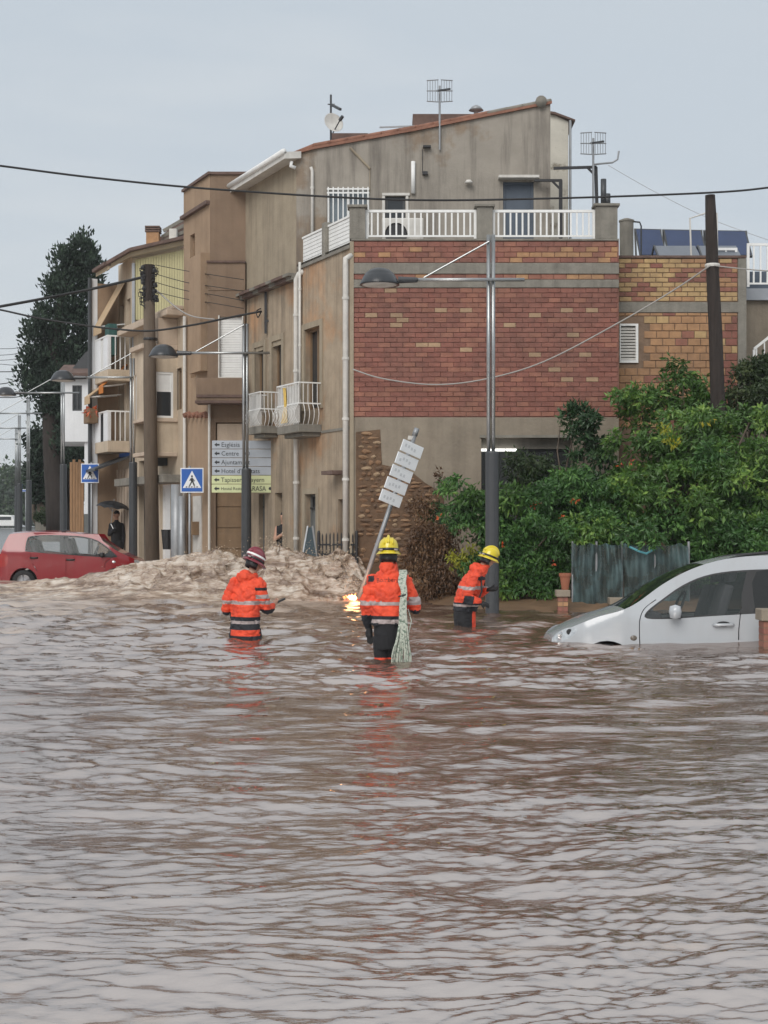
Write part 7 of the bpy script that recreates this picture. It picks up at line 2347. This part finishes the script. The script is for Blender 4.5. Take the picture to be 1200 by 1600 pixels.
def umbrella_person():
    Y = 39.8; k = F / Y
    X = (182 - CX) / k
    zg = -.05
    root = thing('person', 'person in black walking under an umbrella on the pavement', 'person', (X, Y, zg))
    xf = lambda p: Vector((p[0], p[1], p[2]))
    m = MB(); yaw = R(60)
    trunk(m, [(0, 0, .84, .15, .12, yaw), (0, 0, 1.0, .16, .125, yaw), (0, 0, 1.25, .19, .125, yaw), (0, 0, 1.40, .17, .11, yaw), (0, 0, 1.47, .08, .08, yaw)])
    limb(m, [(-.06, .03, .90), (-.09, .05, .48), (-.14, .03, .08)], [.10, .075, .055]); limb(m, [(.06, -.03, .90), (.06, -.04, .48), (.08, -.05, .08)], [.10, .075, .055])
    for p in ((-.16, .0), (.06, -.10)): ball(m, (p[0], p[1], .05), .07, .12, .045)
    limb(m, [(-.13, -.10, 1.38), (-.17, -.12, 1.12), (-.06, -.20, 1.22)], [.06, .052, .04]); limb(m, [(.13, .08, 1.38), (.18, .07, 1.1), (.17, .02, .86)], [.06, .05, .04])
    hand_mesh(m, (-.06, -.20, 1.22), (.6, -.4, .6), (.5, .5, 0), 1.0, .9); hand_mesh(m, (.17, .02, .86), (0, 0, -1), (-.5, 0, 0), 1.0, .4)
    limb(m, [(0, 0, 1.45), (0, 0, 1.56)], [.055, .052]); head_mesh(m, (0, .01, 1.65), R(0), R(150))
    me = remesh(m, .014, 2)
    finish(me, 'body', root, [BLACKCL, SKIN, HAIR], lambda x, y, z: 0 if z < 1.52 else (2 if (z > 1.68 or y > .02) else 1), .004, 33, xf)
    um = thing('umbrella', 'open black umbrella held over the person in black', 'umbrella', (X - .05, Y - .2, zg + 1.2))
    top = P(178, 783, Y - .2); a = Vector((.14, -.05, 1)).normalized(); rot = a.to_track_quat('Z', 'Y').to_matrix()
    m = MB(); n = 32; prof = [(0, .0), (.12, -.012), (.25, -.05), (.37, -.11), (.46, -.185)]
    for r_, z_ in prof:
        for i in range(n):
            t = 2 * math.pi * i / n
            sc_ = abs(math.sin(t * 4)); q = Vector((r_ * math.cos(t) * (1 - .05 * sc_), r_ * math.sin(t) * (1 - .05 * sc_), z_ + (.035 * sc_ * r_ / .46)))
            m.v.append(tuple(top + rot @ q))
    for j in range(len(prof) - 1):
        for i in range(n): m.f.append((j * n + i, j * n + (i + 1) % n, (j + 1) * n + (i + 1) % n, (j + 1) * n + i)); m.m.append(0)
    m.build('canopy', mat('umbrella_cloth', (.018, .019, .022), .5, .15, 6), um, smooth=False, fix=False)
    m = MB(); m.tube([top + a * .06, top - a * .62, Vector((X - .02, Y - .24, zg + 1.22))], .010, 6); m.build('shaft', MAT['steel'], um)
    for i in range(8):
        t = 2 * math.pi * i / 8
        m = MB(); m.tube([top - a * .3, top + rot @ Vector((.25 * math.cos(t), .25 * math.sin(t), -.055))], .005, 4); m.build('rib', MAT['grey_metal'], um)


def doorway_person():
    t = ft(436.5); q = FR((t, -.10, 0)); k = F / q.y
    X, Y = q.x, q.y
    zf = H + (HY - 852) / k - .13
    root = thing('person', 'bystander in black vest standing in the dark doorway of the corner house', 'person', (X, Y, zf - .3))
    xf = lambda p: Vector((p[0], p[1], p[2]))
    s_ = (852 - 800) / k / 1.05
    m = MB(); h0 = .3
    trunk(m, [(0, 0, h0 - .1, .13, .10, 0), (0, 0, h0 + .15, .14, .10, 0), (0, 0, h0 + .40, .16, .11, 0), (0, 0, h0 + .52, .14, .09, 0), (0, 0, h0 + .58, .06, .06, 0)])
    limb(m, [(-.07, 0, h0), (-.07, 0, -.3)], [.09, .06]); limb(m, [(.07, 0, h0), (.07, 0, -.3)], [.09, .06])
    limb(m, [(-.14, 0, h0 + .50), (-.18, -.06, h0 + .25), (-.06, -.14, h0 + .34)], [.05, .042, .035]); limb(m, [(.14, 0, h0 + .50), (.18, 0, h0 + .24), (.17, -.03, h0 + .02)], [.05, .042, .035])
    hand_mesh(m, (-.06, -.14, h0 + .34), (.8, -.2, .4), (0, .6, 0), .95, .7); hand_mesh(m, (.17, -.03, h0 + .02), (0, 0, -1), (-.6, 0, 0), .95, .4)
    limb(m, [(0, 0, h0 + .56), (0, -.0, h0 + .66)], [.05, .05]); head_mesh(m, (0, -.0, h0 + .74), 0, R(160), .95)
    me = remesh(m, .013, 2)
    finish(me, 'body', root, [BLACKCL, SKIN, HAIR], lambda x, y, z: (2 if (z > h0 + .78 or (z > h0 + .68 and y > .03)) else 1) if (z > h0 + .585 or abs(x) > .15 or y < -.11 or z < -.02) else 0, .003, 43, xf)


umbrella_person(); doorway_person()

# burning flare on the water between the firefighters
fl_p = P(552, 938, 26.0)
fla = thing('flare', 'bright orange flare burning at the edge of the torrent', 'flare', (fl_p.x, fl_p.y, 0))
rr = random.Random(6)
m = MB()
for k in range(7):
    ball(m, (fl_p.x + rr.gauss(0, .045), fl_p.y + rr.gauss(0, .03), .07 + rr.gauss(0, .015)), rr.uniform(.03, .06), .035, rr.uniform(.02, .045), 8)
m.build('flame', emis('flame_core', (1.0, .82, .55), 3.0), fla, smooth=True)['kind'] = 'stuff'
m = MB()
for k in range(14):
    a = rr.gauss(0, .075); hgt = rr.uniform(.03, .13) * max(.2, 1 - abs(a) * 4)
    p = Vector((fl_p.x + a, fl_p.y + .07 + rr.uniform(-.04, .04), .05 + rr.uniform(-.02, .04))); lean = rr.uniform(-.06, .06)
    m.tube([p, p + Vector((lean * .4, 0, hgt * .4)), p + Vector((lean, 0, hgt))], [.024, .02, .004], 6)
m.build('flame_fringe', emis('flame_edge', (1.0, .32, .12), .9), fla, smooth=True)['kind'] = 'stuff'
m = MB(); m.tube([fl_p + Vector((-.12, 0, .02 - fl_p.z)), fl_p + Vector((.12, .02, .03 - fl_p.z))], .02, 8); m.build('stick', TAIL, fla)
pl = bpy.data.lights.new('flare_light', 'POINT'); pl.energy = 4; pl.color = (1, .45, .18); pl.shadow_soft_size = .12
plo = bpy.data.objects.new('flare_light', pl); COL.objects.link(plo); plo.parent = fla; plo.location = (0, -.12, .22)
# ================================================================ PLANTS
def leaf_mat(name, col, col2, var=.35, gloss=.45, trans=.25):
    m, n, b = nodes_of(name); L = n.links.new
    g = n.nodes.new('ShaderNodeNewGeometry')
    cr_ = n.nodes.new('ShaderNodeValToRGB'); e = cr_.color_ramp.elements
    e[0].position = 0; e[0].color = c4(tuple(c * (1 - var) for c in col)); e[1].position = 1; e[1].color = c4(col2)
    k = e.new(.6); k.color = c4(col)
    nz = n.nodes.new('ShaderNodeTexNoise'); nz.inputs['Scale'].default_value = 1.7; nz.inputs['Detail'].default_value = 3
    L(g.outputs['Position'], nz.inputs['Vector'])
    ma = n.nodes.new('ShaderNodeMath'); ma.operation = 'MULTIPLY_ADD'; ma.inputs[1].default_value = 2.6; ma.inputs[2].default_value = -1.3
    L(nz.outputs['Fac'], ma.inputs[0])
    mb_ = n.nodes.new('ShaderNodeMath'); mb_.operation = 'MULTIPLY_ADD'; mb_.inputs[1].default_value = .55; mb_.use_clamp = True
    L(g.outputs['Random Per Island'], mb_.inputs[0])
    mc_ = n.nodes.new('ShaderNodeMath'); mc_.operation = 'ADD'; mc_.inputs[1].default_value = .22
    L(ma.outputs[0], mc_.inputs[0]); L(mc_.outputs[0], mb_.inputs[2])
    L(mb_.outputs[0], cr_.inputs['Fac']); L(cr_.outputs[0], b.inputs['Base Color'])
    b.inputs['Roughness'].default_value = gloss
    tr = n.nodes.new('ShaderNodeBsdfTranslucent'); mxs = n.nodes.new('ShaderNodeMixShader'); mxs.inputs[0].default_value = trans
    L(cr_.outputs[0], tr.inputs['Color']); L(b.outputs[0], mxs.inputs[1]); L(tr.outputs[0], mxs.inputs[2])
    L(mxs.outputs[0], n.nodes['Material Output'].inputs['Surface'])
    return m


def leaves(name, material, parent, centers, per, leaf, spread, rng, droop=.35, wide=.42, up=.3, cull=None):
    """leafy sprays: around each centre a clump of small folded leaves, drawn as two-sided blades"""
    C_ = np.asarray(centers, float)
    n = len(C_) * per
    cc = np.repeat(C_, per, 0)
    off = rng.normal(0, 1, (n, 3)); off /= np.linalg.norm(off, axis=1)[:, None] + 1e-9
    rad = spread * rng.random(n) ** .45
    rad = rad * np.repeat(rng.uniform(.6, 1.35, len(C_)), per)
    pos = cc + off * rad[:, None] * np.array([1, 1, .8])
    d = off * .8 + rng.normal(0, .45, (n, 3)); d[:, 2] += up - droop * rng.random(n) * 2
    d /= np.linalg.norm(d, axis=1)[:, None] + 1e-9
    s_ = rng.normal(0, 1, (n, 3)); s_ -= d * (s_ * d).sum(1)[:, None]; s_ /= np.linalg.norm(s_, axis=1)[:, None] + 1e-9
    nn = np.cross(d, s_)
    L_ = leaf * rng.uniform(.6, 1.3, n)[:, None]; W_ = L_ * wide * .5
    b = pos; mid = pos + d * L_ * .5 + nn * L_ * .05; tip = pos + d * L_ - nn * L_ * .12
    l = pos + d * L_ * .45 + s_ * W_ - nn * L_ * .06; r = pos + d * L_ * .45 - s_ * W_ - nn * L_ * .06
    V = np.stack([b, l, tip, r, mid], 1).reshape(-1, 3)
    i0 = np.arange(n)[:, None] * 5
    T = np.concatenate([i0 + np.array([[0, 4, 1]]), i0 + np.array([[1, 4, 2]]), i0 + np.array([[2, 4, 3]]), i0 + np.array([[3, 4, 0]])], 0)
    off_ = ROOT[parent.as_pointer()]
    me = np_mesh(name, V - np.array(off_), T.astype(np.int32), material, smooth=False)
    o = bpy.data.objects.new(name, me); COL.objects.link(o); o.parent = parent
    ROOT[o.as_pointer()] = off_.copy()
    return o


def blob_points(rng, ells, n):
    """points through a few overlapping ellipsoids, denser near their skin"""
    vol = np.array([e[3] * e[4] * e[5] for e in ells]) ** .8; vol /= vol.sum()
    out_ = []
    for e, f in zip(ells, vol):
        k = max(2, int(n * f)); q = rng.normal(0, 1, (k, 3)); q /= np.linalg.norm(q, axis=1)[:, None]
        q *= (rng.random(k) ** .33)[:, None] * rng.uniform(.82, 1.08, k)[:, None]
        out_.append(np.array(e[:3]) + q * np.array(e[3:]))
    return np.concatenate(out_)


def clump_points(rng, ells, k, r, per):
    """rounded leaf clumps set through the crown, each leafy on its outer and upper skin, with gaps between"""
    cs = blob_points(rng, ells, k); out_ = []
    for c in cs:
        rr_ = r * rng.uniform(.65, 1.25)
        q = rng.normal(0, 1, (per * 2, 3)); q[:, 2] += .35; q /= np.linalg.norm(q, axis=1)[:, None]
        q = q[q[:, 2] > -.45][:per]
        out_.append(c + q * rr_ * rng.uniform(.75, 1.05, len(q))[:, None] * np.array([1, 1, .75]))
    return np.concatenate(out_)


def branches(parent, base, tips, r, material, rng, name='trunk'):
    m = MB(); base = Vector(base)
    for i, t in enumerate(tips):
        t = Vector(t); mid = base.lerp(t, .5) + Vector((rng.normal(0, .12), rng.normal(0, .12), .1))
        q1 = base.lerp(mid, .5); 
        m.tube([base, q1 + Vector((rng.normal(0, .04), 0, 0)), mid, mid.lerp(t, .6) + Vector((rng.normal(0, .06), 0, 0)), t], [r, r * .75, r * .5, r * .3, r * .1], 6)
    return m.build(name, material, parent, smooth=True)


BARK = mat('bark', (.10, .075, .055), .9, .3, 6, .6, 30)
BARK_DARK = mat('bark_dark', (.035, .027, .023), .95, .3, 4, .7, 20, stretch=(3, 3, .5))
G_TREE = leaf_mat('green_leaf', (.075, .165, .032), (.23, .36, .07))
G_VINE = leaf_mat('vine_leaf', (.052, .135, .032), (.14, .28, .065))
G_DARK = leaf_mat('dark_leaf', (.030, .075, .026), (.07, .14, .045))
G_DUSTY = leaf_mat('dusty_leaf', (.045, .075, .028), (.10, .13, .05))
G_DRY = leaf_mat('dry_leaf', (.115, .058, .026), (.27, .17, .09), trans=.1)
G_YEL = leaf_mat('yellow_leaf', (.42, .36, .02), (.62, .50, .05))
G_YELGREEN = leaf_mat('lime_leaf', (.27, .28, .02), (.42, .40, .04))
G_FLOWER = leaf_mat('orange_flower', (.60, .10, .03), (.70, .20, .06))
G_CYP = leaf_mat('cypress_leaf', (.020, .040, .024), (.045, .075, .042), trans=.05, gloss=.8)
G_FAR = leaf_mat('far_leaf', (.045, .085, .04), (.085, .13, .05), trans=.05)


def ell(px, py, Y, rx, rz, ry=None):
    p = P(px, py, Y); s_ = Y / F
    return (p.x, p.y, p.z, rx * s_, ry if ry else rx * s_ * .7, rz * s_)


def plant(name, label, cat, base, ells, n, per, leaf, spread, material, seed, group=None, stems=7, r=.04, droop=.35, wide=.42, bark=None, up=.3, root=True, clump=None):
    rng = np.random.default_rng(seed)
    t = thing(name, label, cat, base, group)
    pts = clump_points(rng, ells, n, *clump) if clump else blob_points(rng, ells, n)
    leaves('crown', material, t, pts, per, leaf, spread, rng, droop, wide, up)
    tips = [Vector(pts[i]) for i in rng.integers(0, len(pts), stems)]
    branches(t, base, tips, r, bark or BARK, rng)
    return t


# big tree at the right
tr = plant('garden_tree', 'large leafy green tree filling the right side behind the silver car', 'tree', tuple(P(1085, 945, 26)),
           [ell(1010, 800, 25.3, 70, 60), ell(1100, 700, 26, 80, 65), ell(1170, 780, 25.6, 70, 80), ell(1080, 800, 25.2, 90, 80), ell(1000, 720, 26.2, 55, 55), ell(1160, 680, 26.4, 60, 45), ell(1010, 650, 26.8, 30, 40), ell(1240, 740, 26, 70, 110), ell(1120, 855, 25, 100, 40)],
           78, 20, .125, .115, G_TREE, 31, stems=18, r=.09, droop=.6, clump=(.36, 17))
rng = np.random.default_rng(5)
leaves('deep_green_spray', G_VINE, tr, clump_points(rng, [ell(1050, 830, 24.9, 110, 60), ell(1120, 760, 25.2, 80, 60)], 16, .28, 12), 18, .12, .11, rng, .6)  # second, deeper leaf green mixed into the crown
leaves('yellow_leaves', G_YEL, tr, [tuple(P(a, b, 24.9)) for a, b in ((1132, 740), (1136, 744), (1129, 746), (1130, 726), (1100, 660), (1112, 655))], 4, .11, .05, rng, .9)
leaves('yellow_spray', G_YELGREEN, tr, [tuple(P(a, b, 25.2)) for a, b in ((1040, 672), (1044, 682), (1050, 690), (1056, 695), (1036, 666))], 14, .10, .10, rng, .9)
# taller thin shoots against the yellow brick
plant('slender_tree', 'thin upright tree with sparse leaves against the yellow brick wall', 'tree', tuple(P(1060, 900, 27.4)),
      [ell(1050, 580, 27.4, 16, 40), ell(1075, 590, 27.3, 26, 35), ell(1030, 610, 27.3, 20, 20), ell(1090, 630, 27.2, 40, 30), ell(1000, 650, 27.2, 28, 28), ell(1060, 640, 27.2, 40, 30)],
      105, 22, .125, .15, G_TREE, 32, stems=14, r=.04, droop=.5)
plant('edge_tree', 'olive-toned tree by the stair rail at the right edge', 'tree', tuple(P(1180, 900, 27.0)),
      [ell(1165, 600, 27.5, 24, 40), ell(1180, 640, 27.2, 40, 50), ell(1215, 600, 27.5, 40, 70), ell(1150, 650, 27.3, 24, 30), ell(1190, 585, 27.6, 26, 26), ell(1150, 615, 27.5, 16, 30)], 36, 20, .105, .11, G_DUSTY, 33, stems=12, r=.05, droop=.5, clump=(.26, 12))
# tree in front of the porch
plant('porch_tree', 'small broad-leaved tree in front of the lit porch opening', 'tree', tuple(P(870, 930, 26.8)),
      [ell(915, 690, 27.0, 36, 40), ell(830, 745, 26.8, 34, 42), ell(875, 770, 26.6, 50, 36), ell(930, 750, 26.8, 34, 40), ell(905, 655, 27.1, 16, 16)], 24, 18, .12, .11, G_DARK, 34, stems=14, r=.045, droop=.5, clump=(.24, 11))
plant('porch_shrub', 'dusty green shrub just under the porch light', 'shrub', tuple(P(815, 930, 26.4)),
      [ell(815, 740, 26.4, 28, 40), ell(850, 730, 26.5, 20, 20), ell(840, 790, 26.2, 40, 30)], 70, 22, .11, .15, G_DUSTY, 35, stems=9, r=.03, droop=.5)
# trumpet vine mass
tv = plant('trumpet_vine', 'dense trumpet vine with scattered orange flowers behind the street lamp', 'vine', tuple(P(800, 945, 25.4)),
           [ell(740, 800, 25.4, 45, 45), ell(800, 820, 25.2, 60, 60), ell(860, 850, 25.0, 70, 70), ell(780, 890, 25.0, 60, 50), ell(850, 910, 24.8, 60, 32), ell(940, 810, 25.2, 60, 45), ell(720, 780, 25.6, 26, 26), ell(900, 780, 25.4, 60, 40), ell(930, 845, 24.9, 40, 22)],
           74, 22, .105, .115, G_VINE, 36, stems=14, r=.04, droop=.8, clump=(.30, 15))
rng = np.random.default_rng(8)
leaves('flowers', G_FLOWER, tv, [tuple(P(a, b, 24.55 + (b < 800) * .3)) for a, b in ((900, 783), (893, 785), (833, 790), (838, 786), (878, 808), (890, 832), (785, 851), (864, 880), (970, 728), (985, 722), (688, 808))], 5, .06, .03, rng, .2, .6)['kind'] = 'stuff'
leaves('pale_green_spray', G_TREE, tv, blob_points(rng, [ell(920, 835, 24.7, 50, 26), ell(800, 780, 24.9, 30, 18), ell(800, 905, 24.7, 26, 30), ell(730, 775, 25.2, 20, 14)], 90), 24, .12, .15, rng, .7)  # paler, yellower leaf green mixed through the vine
# withered creeper
plant('withered_creeper', 'brown withered creeper hanging between torrent and green vine', 'vine', tuple(P(680, 940, 26.2)),
      [ell(670, 850, 26.3, 34, 50), ell(690, 900, 26.1, 40, 40), ell(655, 890, 26.3, 22, 50), ell(700, 840, 26.2, 26, 30), ell(660, 800, 26.6, 20, 24), ell(715, 905, 25.9, 26, 36)],
      240, 30, .08, .15, G_DRY, 37, stems=14, r=.025, droop=1.2)
plant('creeper_tuft', 'dark green tuft growing out of the rubble above the withered creeper', 'shrub', tuple(P(672, 840, 26.9)),
      [ell(675, 805, 26.9, 18, 20), ell(690, 820, 26.6, 12, 14)], 26, 24, .09, .12, G_DARK, 38, stems=5, r=.02)
plant('yellow_sprig', 'lime-yellow leafy sprig behind the stooping firefighter', 'shrub', tuple(P(720, 905, 25.4)),
      [ell(712, 872, 24.9, 20, 12), ell(736, 862, 24.9, 14, 10), ell(728, 880, 24.9, 16, 8)], 26, 14, .085, .09, G_YELGREEN, 39, stems=8, r=.014, droop=.7, wide=.34)
plant('bank_shrub', 'low dark shrub between the net fence and silver car roof', 'shrub', tuple(P(1110, 945, 24.6)),
      [ell(1110, 880, 24.6, 50, 40), ell(1180, 860, 24.4, 60, 40)], 26, 22, .10, .11, G_VINE, 40, stems=9, r=.03, droop=.5, clump=(.26, 13))
plant('wall_weed', 'dry straw-coloured weed sprouting in front of the rendered wall', 'shrub', tuple(P(688, 775, 27.6)),
      [ell(688, 745, 27.6, 5, 18)], 9, 8, .08, .06, G_DRY, 41, stems=4, r=.01)
leaves('trailing_flowers', G_FLOWER, fb, [tuple(fc.fr((td1 - .2 - .15 * k, .9, fc.z(150, 640, .9)))) for k in range(4)], 10, .14, .12, np.random.default_rng(2), .6)

# ---- cypress on the left, seen against the sky
def cypress():
    rng = np.random.default_rng(50); Y = 60.0
    base = P(88, 828, Y)
    t = thing('cypress_tree', 'tall dark cypress with leaning trunk left of the houses', 'tree', tuple(base))
    m = MB(); pts = [P(92, 835, Y), P(88, 780, Y), P(83, 700, Y), P(80, 620, Y), P(88, 520, Y), P(105, 430, Y)]
    m.tube(pts, [.52, .45, .42, .38, .25, .1], 12); m.build('trunk', BARK_DARK, t, smooth=True)
    m = MB(); m.tube([P(120, 835, Y + .6), P(112, 740, Y + .6), P(115, 640, Y + .6), P(110, 560, Y + .5)], [.38, .34, .3, .2], 10); m.build('trunk', BARK_DARK, t, smooth=True)
    rows_ = [(372, 128, 6, 8), (385, 127, 12, 14), (402, 120, 24, 16), (402, 98, 8, 16), (425, 115, 34, 20), (455, 110, 46, 24), (490, 103, 50, 26), (525, 96, 56, 28), (560, 88, 58, 28), (590, 84, 54, 24), (610, 70, 34, 18), (625, 92, 30, 14), (560, 55, 22, 16), (590, 42, 14, 9), (500, 62, 10, 8), (520, 50, 12, 10), (640, 74, 14, 12), (420, 148, 10, 18), (455, 150, 8, 20), (660, 118, 26, 30), (700, 116, 26, 34), (610, 110, 40, 40)]
    ells = [ell(px, py, Y + rng.normal(0, .3), rx, rz, .9) for py, px, rx, rz in rows_]
    pts = blob_points(rng, ells, 620)
    leaves('crown', G_CYP, t, pts, 34, .20, .42, rng, 0, .5, 1.1)


cypress()
plant('roadside_tree', 'dark broadleaf tree low behind the cypress trunk', 'tree', tuple(P(62, 822, 66)),
      [ell(62, 690, 66, 16, 30), ell(66, 740, 66, 22, 34), ell(70, 770, 66, 20, 24), ell(112, 740, 66, 18, 50)], 210, 26, .30, .36, G_CYP, 51, stems=8, r=.2)
plant('round_bush', 'rounded clipped bush at the foot of the cypress', 'shrub', tuple(P(70, 822, 61)), [ell(70, 808, 61, 14, 10)], 40, 24, .14, .16, G_DUSTY, 52, stems=5, r=.05)


def far_wood():
    rng = np.random.default_rng(60); Y = 210.0
    tt = thing('wood', 'hazy green wooded slope far down the road', 'wood', tuple(P(0, 815, Y)))
    ells = []
    for i in range(26):
        px = -260 + i * 13 + rng.normal(0, 3)
        top = np.interp(px, [-260, 0, 20, 48, 80], [700, 728, 720, 722, 740])
        py = (top + 815) / 2 + 4
        ells.append(ell(px, py, Y + rng.normal(0, 4), 16, (815 - top) / 2, 3))
    for i in range(14): ells.append(ell(-60 + i * 8, 806, Y - 8, 8, 9, 2))
    leaves('crown', G_FAR, tt, blob_points(rng, ells, 1500), 22, .75, 1.2, rng, .2, .6)
    tt['kind'] = 'stuff'


far_wood()
# ================================================================ RAIN-LADEN AIR
hz = MB(); hz.box((-520, -70, -1.7), (520, 1600, 40))
hm = bpy.data.materials.new('rain_haze'); hm.use_nodes = True
hn = hm.node_tree; hn.nodes.clear()
ho = hn.nodes.new('ShaderNodeOutputMaterial'); pv = hn.nodes.new('ShaderNodeVolumePrincipled')
pv.inputs['Color'].default_value = (.93, .95, .97, 1); pv.inputs['Density'].default_value = .0005
hn.links.new(pv.outputs[0], ho.inputs['Volume'])
tag(hz.build('haze', hm), 'thin grey rain haze hanging over the whole flooded street', 'haze', kind='stuff')
